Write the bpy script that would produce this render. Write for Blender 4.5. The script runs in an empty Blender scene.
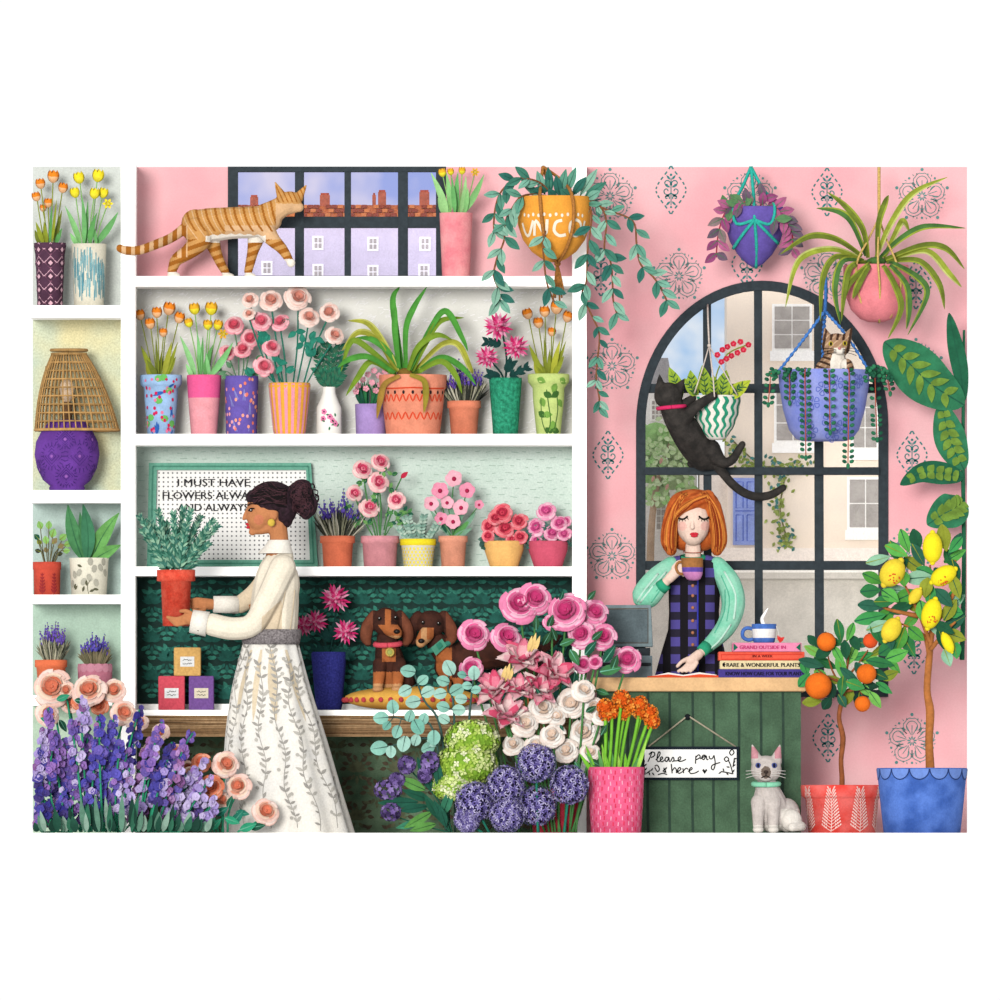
import bpy, bmesh, math, random
from mathutils import Vector
from mathutils.bvhtree import BVHTree
random.seed(7)
PI = math.pi
S = .0035                 # metres per picture unit
DC = 50.0 / S             # camera distance in picture units
C = bpy.context.scene.collection

# ------------------------------------------------------------------ camera
cam_d = bpy.data.cameras.new('camera'); cam = bpy.data.objects.new('camera', cam_d); C.objects.link(cam)
cam.location = (0, -50, 0); cam.rotation_euler = (PI / 2, 0, 0)
cam_d.sensor_width = 36; cam_d.lens = 36 * 50 / (1000 * S)
cam_d.shift_y = .333; cam_d.clip_end = 400
bpy.context.scene.camera = cam
# ------------------------------------------------------------------ light
w = bpy.data.worlds.new('daylight'); bpy.context.scene.world = w; w.use_nodes = True
w.node_tree.nodes['Background'].inputs[0].default_value = (1, 1, 1, 1)
w.node_tree.nodes['Background'].inputs[1].default_value = 1.03
sd = bpy.data.lights.new('sun', 'SUN'); sun = bpy.data.objects.new('sun', sd); C.objects.link(sun)
sd.energy = 4.6; sd.angle = math.radians(16); sd.color = (1, .97, .93)
sun.rotation_euler = (math.radians(84), 0, math.radians(-12)); sun.location = (-3, -8, 6)
vs = bpy.context.scene.view_settings
vs.view_transform = 'Standard'; vs.look = 'None'; vs.exposure = 0; vs.gamma = 1; vs.use_curve_mapping = False

# ------------------------------------------------------------------ materials
def lin(h, k=1):
    h = h.lstrip('#')
    r = []
    for i in (0, 2, 4):
        c = int(h[i:i + 2], 16) / 255
        c = c / 12.92 if c <= .04045 else ((c + .055) / 1.055) ** 2.4
        r.append(min(c * k, .96))
    return (*r, 1)
_mats = {}
ALB = .53    # paints a little darker than they look in full daylight
def M(h, v=.14, sc=.09, h2=None, rough=.85, grain=.10):
    """watercolour paint: two tones blended by a soft noise plus a paper grain"""
    key = (h, v, sc, h2, rough, grain)
    if key in _mats: return _mats[key]
    m = bpy.data.materials.new('paint_' + h.lstrip('#')); m.use_nodes = True; _mats[key] = m
    N = m.node_tree.nodes; L = m.node_tree.links; b = N['Principled BSDF']
    b.inputs['Roughness'].default_value = rough
    b.inputs['Specular IOR Level'].default_value = .12
    q = 1 if v < .016 else ALB
    a = lin(h, (1 - v) * q); c = lin(h2 or h, (1 + v * .6) * q)
    if h2: a = lin(h, q)
    tc = N.new('ShaderNodeTexCoord'); mp = N.new('ShaderNodeMapping'); mp.inputs['Scale'].default_value = (1 / S,) * 3
    L.new(tc.outputs['Object'], mp.inputs[0])
    n1 = N.new('ShaderNodeTexNoise'); n1.inputs['Scale'].default_value = sc; n1.inputs['Detail'].default_value = 3
    L.new(mp.outputs[0], n1.inputs['Vector'])
    rp = N.new('ShaderNodeValToRGB'); rp.color_ramp.elements[0].position = .36; rp.color_ramp.elements[1].position = .64
    rp.color_ramp.elements[0].color = a; rp.color_ramp.elements[1].color = c
    L.new(n1.outputs[0], rp.inputs[0])
    out = rp.outputs[0]
    if grain:
        n2 = N.new('ShaderNodeTexNoise'); n2.inputs['Scale'].default_value = .55; n2.inputs['Detail'].default_value = 2
        L.new(mp.outputs[0], n2.inputs['Vector'])
        mr = N.new('ShaderNodeMapRange'); mr.inputs[1].default_value = .3; mr.inputs[2].default_value = .7
        mr.inputs[3].default_value = 1 - grain; mr.inputs[4].default_value = 1 + grain * .6
        L.new(n2.outputs[0], mr.inputs[0])
        hs = N.new('ShaderNodeHueSaturation'); L.new(mr.outputs[0], hs.inputs['Value']); L.new(out, hs.inputs['Color'])
        out = hs.outputs[0]
    L.new(out, b.inputs['Base Color'])
    return m
def M_plaid():
    m = bpy.data.materials.new('plaid_cloth'); m.use_nodes = True
    N = m.node_tree.nodes; L = m.node_tree.links; b = N['Principled BSDF']
    b.inputs['Roughness'].default_value = .9; b.inputs['Specular IOR Level'].default_value = .1
    tc = N.new('ShaderNodeTexCoord'); sx = N.new('ShaderNodeSeparateXYZ'); L.new(tc.outputs['Object'], sx.inputs[0])
    def band(sock, off):
        a = N.new('ShaderNodeMath'); a.operation = 'MULTIPLY_ADD'; L.new(sock, a.inputs[0]); a.inputs[1].default_value = 1 / (17.2 * S); a.inputs[2].default_value = 50 + off
        f = N.new('ShaderNodeMath'); f.operation = 'FRACT'; L.new(a.outputs[0], f.inputs[0])
        g = N.new('ShaderNodeMath'); g.operation = 'LESS_THAN'; L.new(f.outputs[0], g.inputs[0]); g.inputs[1].default_value = .54
        return g.outputs[0]
    bx, bz = band(sx.outputs[0], .3), band(sx.outputs[2], .2)
    mx = N.new('ShaderNodeMix'); mx.data_type = 'RGBA'; mx.inputs[6].default_value = lin('#19161c', ALB * 1.1); mx.inputs[7].default_value = lin('#2a2637', ALB * 1.1); L.new(bx, mx.inputs[0])
    mul = N.new('ShaderNodeMath'); mul.operation = 'MULTIPLY'; L.new(bx, mul.inputs[0]); L.new(bz, mul.inputs[1])
    m2 = N.new('ShaderNodeMix'); m2.data_type = 'RGBA'; L.new(mul.outputs[0], m2.inputs[0]); L.new(mx.outputs[2], m2.inputs[6]); m2.inputs[7].default_value = lin('#544b94', ALB * 1.1)
    L.new(m2.outputs[2], b.inputs['Base Color'])
    return m
def M_glass(tint, k):
    m = bpy.data.materials.new('window_glass'); m.use_nodes = True
    N = m.node_tree.nodes; L = m.node_tree.links; N.remove(N['Principled BSDF']); o = N['Material Output']
    t = N.new('ShaderNodeBsdfTransparent'); t.inputs[0].default_value = lin(tint)
    g = N.new('ShaderNodeBsdfGlossy'); g.inputs['Roughness'].default_value = .08
    x = N.new('ShaderNodeMixShader'); x.inputs[0].default_value = k
    L.new(t.outputs[0], x.inputs[1]); L.new(g.outputs[0], x.inputs[2]); L.new(x.outputs[0], o.inputs[0])
    return m
def M_sky(c1, c2, sc, k=1):
    m = bpy.data.materials.new('sky_with_clouds'); m.use_nodes = True
    N = m.node_tree.nodes; L = m.node_tree.links; N.remove(N['Principled BSDF']); o = N['Material Output']
    tc = N.new('ShaderNodeTexCoord'); n = N.new('ShaderNodeTexNoise'); n.inputs['Scale'].default_value = sc / S; n.inputs['Detail'].default_value = 3
    L.new(tc.outputs['Object'], n.inputs['Vector'])
    rp = N.new('ShaderNodeValToRGB'); rp.color_ramp.elements[0].position = .4; rp.color_ramp.elements[1].position = .62
    rp.color_ramp.elements[0].color = lin(c1); rp.color_ramp.elements[1].color = lin(c2)
    L.new(n.outputs[0], rp.inputs[0]); e = N.new('ShaderNodeEmission'); L.new(rp.outputs[0], e.inputs[0]); e.inputs[1].default_value = k
    L.new(e.outputs[0], o.inputs[0])
    return m

# ------------------------------------------------------------------ geometry collector, points are (x, y, d): picture right, picture down, distance out from the back wall
def cr(pts, k=4):
    """Catmull-Rom resample"""
    if len(pts) < 3 or k < 2: return [tuple(p) for p in pts]
    P = [pts[0]] + list(pts) + [pts[-1]]; out = []
    for i in range(1, len(P) - 2):
        for j in range(k):
            t = j / k; a, b, c, d = P[i - 1], P[i], P[i + 1], P[i + 2]
            out.append(tuple(.5 * (2 * b[q] + (c[q] - a[q]) * t + (2 * a[q] - 5 * b[q] + 4 * c[q] - d[q]) * t * t + (3 * b[q] - a[q] - 3 * c[q] + d[q]) * t ** 3) for q in range(len(b))))
    out.append(tuple(pts[-1])); return out
def basis(ax):
    w = Vector(ax).normalized(); h = Vector((0, -1, 0)) if abs(w.y) < .9 else Vector((0, 0, 1))
    u = h.cross(w).normalized(); return u, w.cross(u).normalized(), w
class G:
    def __init__(s): s.v = []; s.f = []; s.m = []
    def add(s, vs, fs, mat):
        o = len(s.v); s.v += [tuple(v) for v in vs]
        for i, f in enumerate(fs):
            s.f.append(tuple(k + o for k in f)); s.m.append(mat)
        return s
    def join(s, g):
        o = len(s.v); s.v += g.v; s.f += [tuple(k + o for k in f) for f in g.f]; s.m += g.m; return s
    def grid(s, rows, mat, closed=False):
        n = len(rows[0]); o = len(s.v); s.v += [tuple(p) for r in rows for p in r]
        for i in range(len(rows) - 1):
            for j in range(n if closed else n - 1):
                k = (j + 1) % n
                s.f.append((o + i * n + j, o + i * n + k, o + (i + 1) * n + k, o + (i + 1) * n + j)); s.m.append(mat(i, j) if callable(mat) else mat)
        return s
    def loft(s, rings, d, mat, n=28, sq=1, rip=0, nr=9, cap=True):
        """rings (y, cx, r) turned round a vertical axis"""
        rows = [[(cx + r * (1 + rip * math.cos(nr * 2 * PI * j / n + .7)) * math.sin(2 * PI * j / n), y, d + sq * r * (1 + rip * math.cos(nr * 2 * PI * j / n + .7)) * math.cos(2 * PI * j / n)) for j in range(n)] for y, cx, r in rings]
        o = len(s.v); s.grid(rows, mat, True)
        if cap:
            m = mat(0, 0) if callable(mat) else mat
            s.f.append(tuple(range(o, o + n))); s.m.append(m)
            m = mat(len(rows) - 2, 0) if callable(mat) else mat
            s.f.append(tuple(range(o + n * (len(rows) - 1), o + n * len(rows)))); s.m.append(m)
        return s
    def tube(s, pts, r, mat, n=6, k=1, cap=True):
        rs = [r] * len(pts) if not isinstance(r, (list, tuple)) else list(r)
        P = cr([(*p, q) for p, q in zip(pts, rs)], k); V = [Vector(p[:3]) for p in P]; rows = []; u = None
        for i, p in enumerate(V):
            t = (V[min(i + 1, len(V) - 1)] - V[max(i - 1, 0)])
            t = t.normalized() if t.length > 1e-6 else Vector((0, 1, 0))
            if u is None: u = basis(t)[0]
            u = (u - t * u.dot(t)); u = u.normalized() if u.length > 1e-6 else basis(t)[0]
            b = t.cross(u)
            rows.append([p + (u * math.cos(2 * PI * j / n) + b * math.sin(2 * PI * j / n)) * P[i][3] for j in range(n)])
        o = len(s.v); s.grid(rows, mat, True)
        if cap:
            m = mat(0, 0) if callable(mat) else mat
            s.f.append(tuple(range(o, o + n))); s.m.append(m); s.f.append(tuple(range(o + n * (len(rows) - 1), o + n * len(rows)))); s.m.append(m)
        return s
    def ball(s, c, r, mat, n=10, m=7, rot=0):
        r = (r, r, r) if not isinstance(r, (tuple, list)) else r; ca, sa = math.cos(math.radians(rot)), math.sin(math.radians(rot)); rows = []
        for i in range(m + 1):
            a = PI * i / m; a = min(max(a, .02), PI - .02); row = []
            for j in range(n):
                b = 2 * PI * j / n; x, y, d = r[0] * math.sin(a) * math.cos(b), -r[1] * math.cos(a), r[2] * math.sin(a) * math.sin(b)
                row.append((c[0] + x * ca - y * sa, c[1] + x * sa + y * ca, c[2] + d))
            rows.append(row)
        o = len(s.v); s.grid(rows, mat, True)
        mm = mat(0, 0) if callable(mat) else mat
        s.f.append(tuple(range(o, o + n))); s.m.append(mm); s.f.append(tuple(range(o + n * m, o + n * m + n))); s.m.append(mm)
        return s
    def limb(s, pts, mat=None, k=4, n=12):
        s.tube([p[:3] for p in pts], [p[3] for p in pts], mat, n, k)
        for p in (pts[0], pts[-1]): s.ball(p[:3], p[3] * .99, mat, n, 8)
        return s
    def box(s, x0, x1, y0, y1, d0, d1, mat):
        v = [(x, y, d) for d in (d0, d1) for y in (y0, y1) for x in (x0, x1)]
        return s.add(v, [(0, 1, 3, 2), (4, 6, 7, 5), (0, 4, 5, 1), (2, 3, 7, 6), (0, 2, 6, 4), (1, 5, 7, 3)], mat)
    def prism(s, pts, d0, d1, mat):
        n = len(pts); v = [(x, y, d0) for x, y in pts] + [(x, y, d1) for x, y in pts]
        return s.add(v, [tuple(range(n)), tuple(range(n, 2 * n))] + [(i, (i + 1) % n, n + (i + 1) % n, n + i) for i in range(n)], mat)
    # flat marks printed on a surface through a map (u, y) -> point
    def stroke(s, pts, wd, mat, mp, k=3, taper=False):
        P = cr(pts, k); L = []; R = []
        for i, p in enumerate(P):
            a, b = P[max(i - 1, 0)], P[min(i + 1, len(P) - 1)]; tx, ty = b[0] - a[0], b[1] - a[1]; l = math.hypot(tx, ty) or 1
            h = wd / 2 * (1 if not taper else math.sin(PI * (.1 + .85 * i / (len(P) - 1))))
            L.append(mp(p[0] - ty / l * h, p[1] + tx / l * h)); R.append(mp(p[0] + ty / l * h, p[1] - tx / l * h))
        return s.grid([L, R], mat)
    def dot(s, x, y, r, mat, mp, n=8, ry=None, a=0):
        ca, sa = math.cos(a), math.sin(a); ry = ry or r
        return s.add([mp(x + r * math.cos(2 * PI * i / n) * ca - ry * math.sin(2 * PI * i / n) * sa, y + r * math.cos(2 * PI * i / n) * sa + ry * math.sin(2 * PI * i / n) * ca) for i in range(n)] + [mp(x, y)], [(i, (i + 1) % n, n) for i in range(n)], mat)
    def patch(s, pts, mat, mp): return s.add([mp(*p) for p in pts], [tuple(range(len(pts)))], mat)
    def lf(s, x, y, l, wd, a, mat, mp):
        """a small printed leaf from (x, y) at angle a"""
        ca, sa = math.cos(a), math.sin(a)
        wd *= l
        return s.grid([[mp(x + l * t * ca - k * h * wd * sa, y + l * t * sa + k * h * wd * ca) for k in (-1, 0, 1)] for t, h in ((0, .05), (.2, .36), (.45, .5), (.72, .36), (1, .02))], mat)
    # real leaves
    def leaf(s, a, b, wd, mat, bend=(0, 0, 4), roll=0, n=6, fold=.22, rib=None, pw=.8, ribw=.06, rd=.85):
        a, b = Vector(a), Vector(b); c = (a + b) / 2 + Vector(bend); ax = (b - a).normalized()
        side = ax.cross(Vector((0, 0, 1))); side = side.normalized() if side.length > .05 else Vector((1, 0, 0))
        nr = side.cross(ax).normalized(); nr = nr if nr.z > 0 else -nr
        side = (side * math.cos(roll) + nr * math.sin(roll)); nr2 = side.cross(ax).normalized(); nr2 = nr2 if nr2.z > 0 else -nr2
        rows = []; mid = []
        for i in range(n + 1):
            t = i / n; p = a * (1 - t) ** 2 + c * 2 * t * (1 - t) + b * t * t
            h = wd / 2 * (math.sin(PI * min(max(t, .02), .985) ** pw)) ** rd
            rows.append([p - side * h + nr2 * h * fold, p - side * h * .5 + nr2 * h * fold * .3, p, p + side * h * .5 + nr2 * h * fold * .3, p + side * h + nr2 * h * fold]); mid.append(p + nr2 * .35)
        s.grid(rows, mat)
        if rib:
            s.grid([[p - side * wd * ribw * (1.1 - i / n) + nr2 * .3, p + nr2 * .45, p + side * wd * ribw * (1.1 - i / n) + nr2 * .3] for i, p in enumerate(mid)], rib)
        return s
    def blade(s, pts, wd, mat, k=6, edge=None, w0=.55):
        P = [Vector(p) for p in cr(pts, k)]; rows = []; e = []
        for i, p in enumerate(P):
            t = i / (len(P) - 1); ax = (P[min(i + 1, len(P) - 1)] - P[max(i - 1, 0)]).normalized()
            side = ax.cross(Vector((0, 0, 1))); side = side.normalized() if side.length > .05 else Vector((1, 0, 0))
            h = wd / 2 * (w0 + (1 - w0) * math.sin(PI * min(1, t * 1.6) / 2)) * (1 - max(0, (t - .55) / .45) ** 1.7 * .96)
            o = Vector((0, 0, h * .5)); rows.append([p - side * h + o, p - side * h * .45 + o * .3, p, p + side * h * .45 + o * .3, p + side * h + o])
        s.grid(rows, (lambda i, j: edge if j in (0,) else mat) if edge else mat)
        return s
    # flowers
    def petals(s, c, ax, n, r0, r1, h0, h1, spread, mat, a0=0, curl=0, nu=4, nv=3, tip=0):
        u, v, w_ = basis(ax); c = Vector(c)
        for k in range(n):
            ac = a0 + 2 * PI * k / n; rows = []
            for j in range(nv + 1):
                t = j / nv; row = []
                for i in range(nu + 1):
                    q = 2 * i / nu - 1; a = ac + q * spread * (1 - tip * t * t)
                    r = (r0 + (r1 - r0) * math.sin(t * PI / 2)) * (1 - .13 * q * q * t); h = h0 + (h1 - h0) * t ** 1.4 - curl * max(0, t - .6) * 2.5 - .0 * q
                    row.append(c + (u * math.cos(a) + v * math.sin(a)) * r + w_ * h)
                rows.append(row)
            m = mat[k % len(mat)] if isinstance(mat, (list, tuple)) else mat
            s.grid(rows, m)
        return s
    def rose(s, c, R, cols, ax=(0, -.3, 1), lay=5):
        """whorls of overlapping petals, each with a paler or darker lip, tightening to a bud"""
        u, v, w_ = basis((ax[0] + random.uniform(-.3, .3), ax[1] + random.uniform(-.2, .1), ax[2])); c = Vector(c); a0 = random.random() * 6; n = len(cols)
        s.ball(c - w_ * R * .36, R * .5, cols[max(0, n - 2)], 8, 5); s.ball(c + w_ * R * .12, R * .10, cols[-1], 7, 5)
        for L in range(lay):
            f = 1 - L / lay; k = (6, 5, 5, 4, 3)[min(L, 4)]; ci = min(L * n // lay, n - 1)
            for p in range(k):
                rows = []; ac = a0 + L * .9 + 2 * PI * p / k + random.uniform(-.12, .12); sz = random.uniform(.92, 1.06)
                for j in range(5):
                    t = j / 4; row = []
                    for i in range(6):
                        q = i / 2.5 - 1; an = ac + q * PI / k * 1.35
                        r = R * sz * (.12 * f + (.2 + .78 * f - .12 * f) * math.sin(t * PI / 2)) * (1 + .10 * q) * (1 - .10 * q * q * t)
                        h = R * (-.16 + .055 * L + (.09 + .055 * L) * t ** 1.3 - (.16 * f * max(0, t - .7) / .3 if L < 3 else 0) + .03 * q * k * .4)
                        row.append(c + (u * math.cos(an) + v * math.sin(an)) * r + w_ * h)
                    rows.append(row)
                m = cols[min(n - 1, ci + (p % 2))]; lip = cols[max(0, ci - 1)] if ci else cols[1]
                s.grid(rows, lambda i, j: lip if i == 3 else m)
        return s
    def dahlia(s, c, R, cols, ax=(0, -.25, 1), n=17, lay=4, wd=.22):
        u, v, w_ = basis(ax); c = Vector(c)
        for L in range(lay):
            for k in range(n - L * 2):
                a = 2 * PI * (k + L * .4) / (n - L * 2) + random.uniform(-.1, .1); r = R * (1 - L * .21) * random.uniform(.88, 1.05); d = u * math.cos(a) + v * math.sin(a); t = w_.cross(d)
                h = R * .2 * L
                P = [c + d * R * .05 + w_ * h, c + d * r * .6 + t * R * wd * .5 + w_ * (h + R * .1), c + d * r + w_ * (h + R * .12 * (L + 1)), c + d * r * .6 - t * R * wd * .5 + w_ * (h + R * .1), c + d * r * .62 + w_ * (h + R * .02)]
                s.add(P, [(0, 1, 4), (1, 2, 4), (4, 2, 3), (0, 4, 3)], cols[(L + k) % len(cols)])
        s.ball(c + w_ * R * .2, R * .22, cols[-1], 8, 5)
        return s
    def tulip(s, b, R, H, lo, up, ax=(0, -1, 0)):
        u, v, w_ = basis(ax); b = Vector(b)
        for k in range(6):
            a0 = k * PI / 3 + .3; rr = R * (1 if k % 2 else .9); rows = []
            for j in range(7):
                t = j / 6; row = []
                for i in range(5):
                    q = i / 2 - 1; a = a0 + q * .62 * (1 - max(0, (t - .6) / .4) ** 2 * .97)
                    r = rr * math.sin(PI * (.08 + .66 * t ** .75)) * 1.0; row.append(b + (u * math.cos(a) + v * math.sin(a)) * r + w_ * H * (t - .04 * q * q))
                rows.append(row)
            s.grid(rows, lambda i, j: lo if i < 3 else up)
        return s
    def daffodil(s, c, R, cols):
        s.petals(c, (0, 0, 1), 6, R * .1, R, 0, R * .1, .5, cols[0], 0, 0, 2, 2, .8); s.petals(c, (0, 0, 1), 5, R * .2, R * .42, 0, R * .5, .8, cols[1])
        return s
    def florets(s, c, r, n, fr, cols, core=None, flat=.15, seed=0, pet=4):
        r = Vector(r if isinstance(r, (tuple, list)) else (r, r, r)); c = Vector(c); rd = random.Random(seed)
        if core: s.ball(c, tuple(r * .93), core, 14, 10)
        for i in range(n):
            z = 1 - 2 * (i + .5) / n; a = i * 2.39996; q = math.sqrt(1 - z * z); nn = Vector((q * math.cos(a), q * math.sin(a), z)); p = c + Vector((nn.x * r.x, nn.y * r.y, nn.z * r.z))
            u, v, w_ = basis(nn); f = fr * rd.uniform(.75, 1.2); a0 = rd.random() * 3; m = rd.choice(cols)
            for k in range(pet):
                b = a0 + 2 * PI * k / pet; d = u * math.cos(b) + v * math.sin(b); t = w_.cross(d)
                s.add([p, p + d * f * .55 + t * f * .38 + w_ * f * flat, p + d * f + w_ * f * flat * 1.2, p + d * f * .55 - t * f * .38 + w_ * f * flat], [(0, 1, 2, 3)], m)
        return s
    def spike(s, a, b, r, cols, stem, n=7, seed=0, start=.35):
        rd = random.Random(seed); a, b = Vector(a), Vector(b); s.tube([a, (a + b) / 2 + Vector((rd.uniform(-1, 1), 0, 0)), b], [.5, .45, .3], stem, 5, 2)
        for i in range(n):
            t = start + (1 - start) * i / (n - 1); p = a.lerp(b, t); k = r * (1.1 - .75 * (t - start) / (1 - start))
            for q in range(3):
                s.ball(p + Vector((rd.uniform(-1, 1) * k * .8, rd.uniform(-.5, .5) * k, rd.uniform(-1, 1) * k * .8)), (k * .55, k * .8, k * .55), cols[(i + q) % len(cols)], 5, 3)
        return s

def text_g(g, txt, x, y, size, d, mat, wd=None, mp=None, sx=1, bold=0, shear=0):
    """lettering; (x, y) is the left end of the baseline"""
    cu = bpy.data.curves.new('lettering', 'FONT'); cu.body = txt; cu.size = 1; cu.offset = bold; cu.resolution_u = 3
    o = bpy.data.objects.new('lettering', cu); C.objects.link(o); dg = bpy.context.evaluated_depsgraph_get(); me = bpy.data.meshes.new_from_object(o.evaluated_get(dg))
    xs = [v.co.x for v in me.vertices]; k = sx * size
    if wd: k = wd / (max(xs) - min(xs))
    mp = mp or (lambda a, b: (a, b, d)); x0 = min(xs)
    g.add([mp(x + (v.co.x - x0) * k + shear * v.co.y, y - v.co.y * size) for v in me.vertices], [tuple(p.vertices) for p in me.polygons], mat)
    bpy.data.objects.remove(o); bpy.data.curves.remove(cu); bpy.data.meshes.remove(me)
    return g

def fuse(g, vox, it, fn):
    """melt overlapping volumes into one continuous skin; fn(x, y, d) picks the material of each face"""
    me = bpy.data.meshes.new('tmp'); me.from_pydata(g.v, [], g.f)
    bm = bmesh.new(); bm.from_mesh(me); bmesh.ops.recalc_face_normals(bm, faces=bm.faces); bm.to_mesh(me); bm.free()
    o = bpy.data.objects.new('tmp', me); C.objects.link(o)
    r = o.modifiers.new('r', 'REMESH'); r.mode = 'VOXEL'; r.voxel_size = vox
    if it: q = o.modifiers.new('s', 'SMOOTH'); q.iterations = it; q.factor = .5
    m2 = bpy.data.meshes.new_from_object(o.evaluated_get(bpy.context.evaluated_depsgraph_get()))
    r_ = G(); r_.v = [tuple(v.co) for v in m2.vertices]
    for p in m2.polygons:
        r_.f.append(tuple(p.vertices)); r_.m.append(fn(*p.center) if callable(fn) else fn)
    bpy.data.objects.remove(o); bpy.data.meshes.remove(me); bpy.data.meshes.remove(m2)
    return r_

FAR = [0]   # extra distance for everything outdoors
def proj(g):
    """distance of the front of a shape at (x, y)"""
    tr = BVHTree.FromPolygons(g.v, g.f)
    def f(x, y):
        h = tr.ray_cast((x, y, 500), (0, 0, -1))[0]
        return h.z if h else None
    return f
def drape(g, pts, r, mat, f, off=.25, k=4, n=5):
    """a strand lying on the surface f"""
    P = [(x, y, f(x, y)) for x, y in cr(pts, k)]; P = [(x, y, z + off) for x, y, z in P if z is not None]
    if len(P) > 2: g.tube(P, r, mat, n)
    return g
def make(name, g, ox, oy, od, smooth=True, bev=0):
    f = 1 - (od + FAR[0]) / DC; k = S * f; me = bpy.data.meshes.new(name)
    me.from_pydata([((x - ox) * k, -(d - od) * k, (oy - y) * k) for x, y, d in g.v], [], g.f)
    slots = []; idx = {}
    for m in g.m:
        if m not in idx: idx[m] = len(slots); slots.append(m)
    for m in slots: me.materials.append(m)
    me.polygons.foreach_set('material_index', [idx[m] for m in g.m])
    bm = bmesh.new(); bm.from_mesh(me); bmesh.ops.recalc_face_normals(bm, faces=bm.faces); bm.to_mesh(me); bm.free()
    me.polygons.foreach_set('use_smooth', [smooth] * len(me.polygons)); me.update()
    o = bpy.data.objects.new(name, me); C.objects.link(o)
    if bev:
        b = o.modifiers.new('bevel', 'BEVEL'); b.width = bev * S; b.segments = 2; b.limit_method = 'ANGLE'
    return o
def place(o, ox, oy, od):
    od += FAR[0]; f = 1 - od / DC; o.location = ((ox - 500) * S * f, -od * S, (833 - oy) * S * f)
def tag(o, label, cat, group=None):
    o['label'] = label; o['category'] = cat
    if group: o['group'] = group
class T:
    """a thing: an Empty at its base that parents its parts"""
    def __init__(s, name, label, cat, ox, oy, od, group=None, kind=None):
        s.o = bpy.data.objects.new(name, None); s.o.empty_display_size = .02; C.objects.link(s.o); s.a = (ox, oy, od); place(s.o, *s.a)
        if kind: s.o['kind'] = kind
        else: tag(s.o, label, cat, group)
    def part(s, name, g, parent=None, label=None, smooth=True, bev=0, kind=None):
        o = make(name, g, *s.a, smooth, bev); o.parent = parent or s.o
        if label: o['label'] = label
        if kind: o['kind'] = kind
        return o
def solo(name, label, cat, g, ox, oy, od, group=None, smooth=True, bev=0):
    o = make(name, g, ox, oy, od, smooth, bev); place(o, ox, oy, od); tag(o, label, cat, group); return o
def struct(name, g, smooth=False, bev=0, od=0):
    o = make(name, g, 500, 833, od, smooth, bev); place(o, 500, 833, od); o['kind'] = 'structure'; return o
def flat(d): return lambda x, y: (x, y, d)
class Pot:
    """a turned vessel: rings (y, half width) from the base up; map() wraps marks round its front"""
    def __init__(s, cx, od, prof, lean=0):
        s.cx, s.d, s.p, s.lean = cx, od, prof, lean
    def c(s, y): return s.cx + s.lean * (s.p[0][0] - y)
    def r(s, y):
        P = sorted(s.p)
        if y <= P[0][0]: return P[0][1]
        for (a, ra), (b, rb) in zip(P, P[1:]):
            if y <= b: return ra + (rb - ra) * (y - a) / ((b - a) or 1)
        return P[-1][1]
    def geo(s, mat, n=32, wall=2, deep=7, sq=1, g=None):
        g = g or G(); yt, rt = s.p[-1]
        rings = [(y, s.c(y), r) for y, r in s.p] + [(yt, s.c(yt), rt - wall), (yt + deep, s.c(yt + deep), max(s.r(yt + deep) - wall, 1))]
        return g.loft(rings, s.d, mat, n, sq)
    def map(s, off=.35):
        def f(u, y):
            r = s.r(y) + off; a = u / max(r, 1); return (s.c(y) + r * math.sin(a), y, s.d + r * math.cos(a))
        return f

# common paints
WHITE = M('#fbfaf8', .015, .05, grain=.01); CREAM = M('#f3ead3'); PINK = M('#f4c0c4', .04, .011, '#f1adb4', grain=.04)
SLATE = M('#363f45', .15, .2); TERRA = M('#f0906f', .1); TERRA2 = M('#e4694b', .1)
GRN = M('#5fa058'); GRN2 = M('#8cc06a'); OLV = M('#8f9a2e'); DKG = M('#1f5a45'); TEALG = M('#237a66'); SAGE = M('#7ba68c')
LAV = M('#6b56ba'); LAV2 = M('#8a78c8'); LVL = M('#8d8d74', .3, .5); LVD = M('#45493d', .3, .5)

# ================================================================== the setting
struct('floor', G().box(33, 967, 833, 833.8, -22, 330, WHITE))

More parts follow.
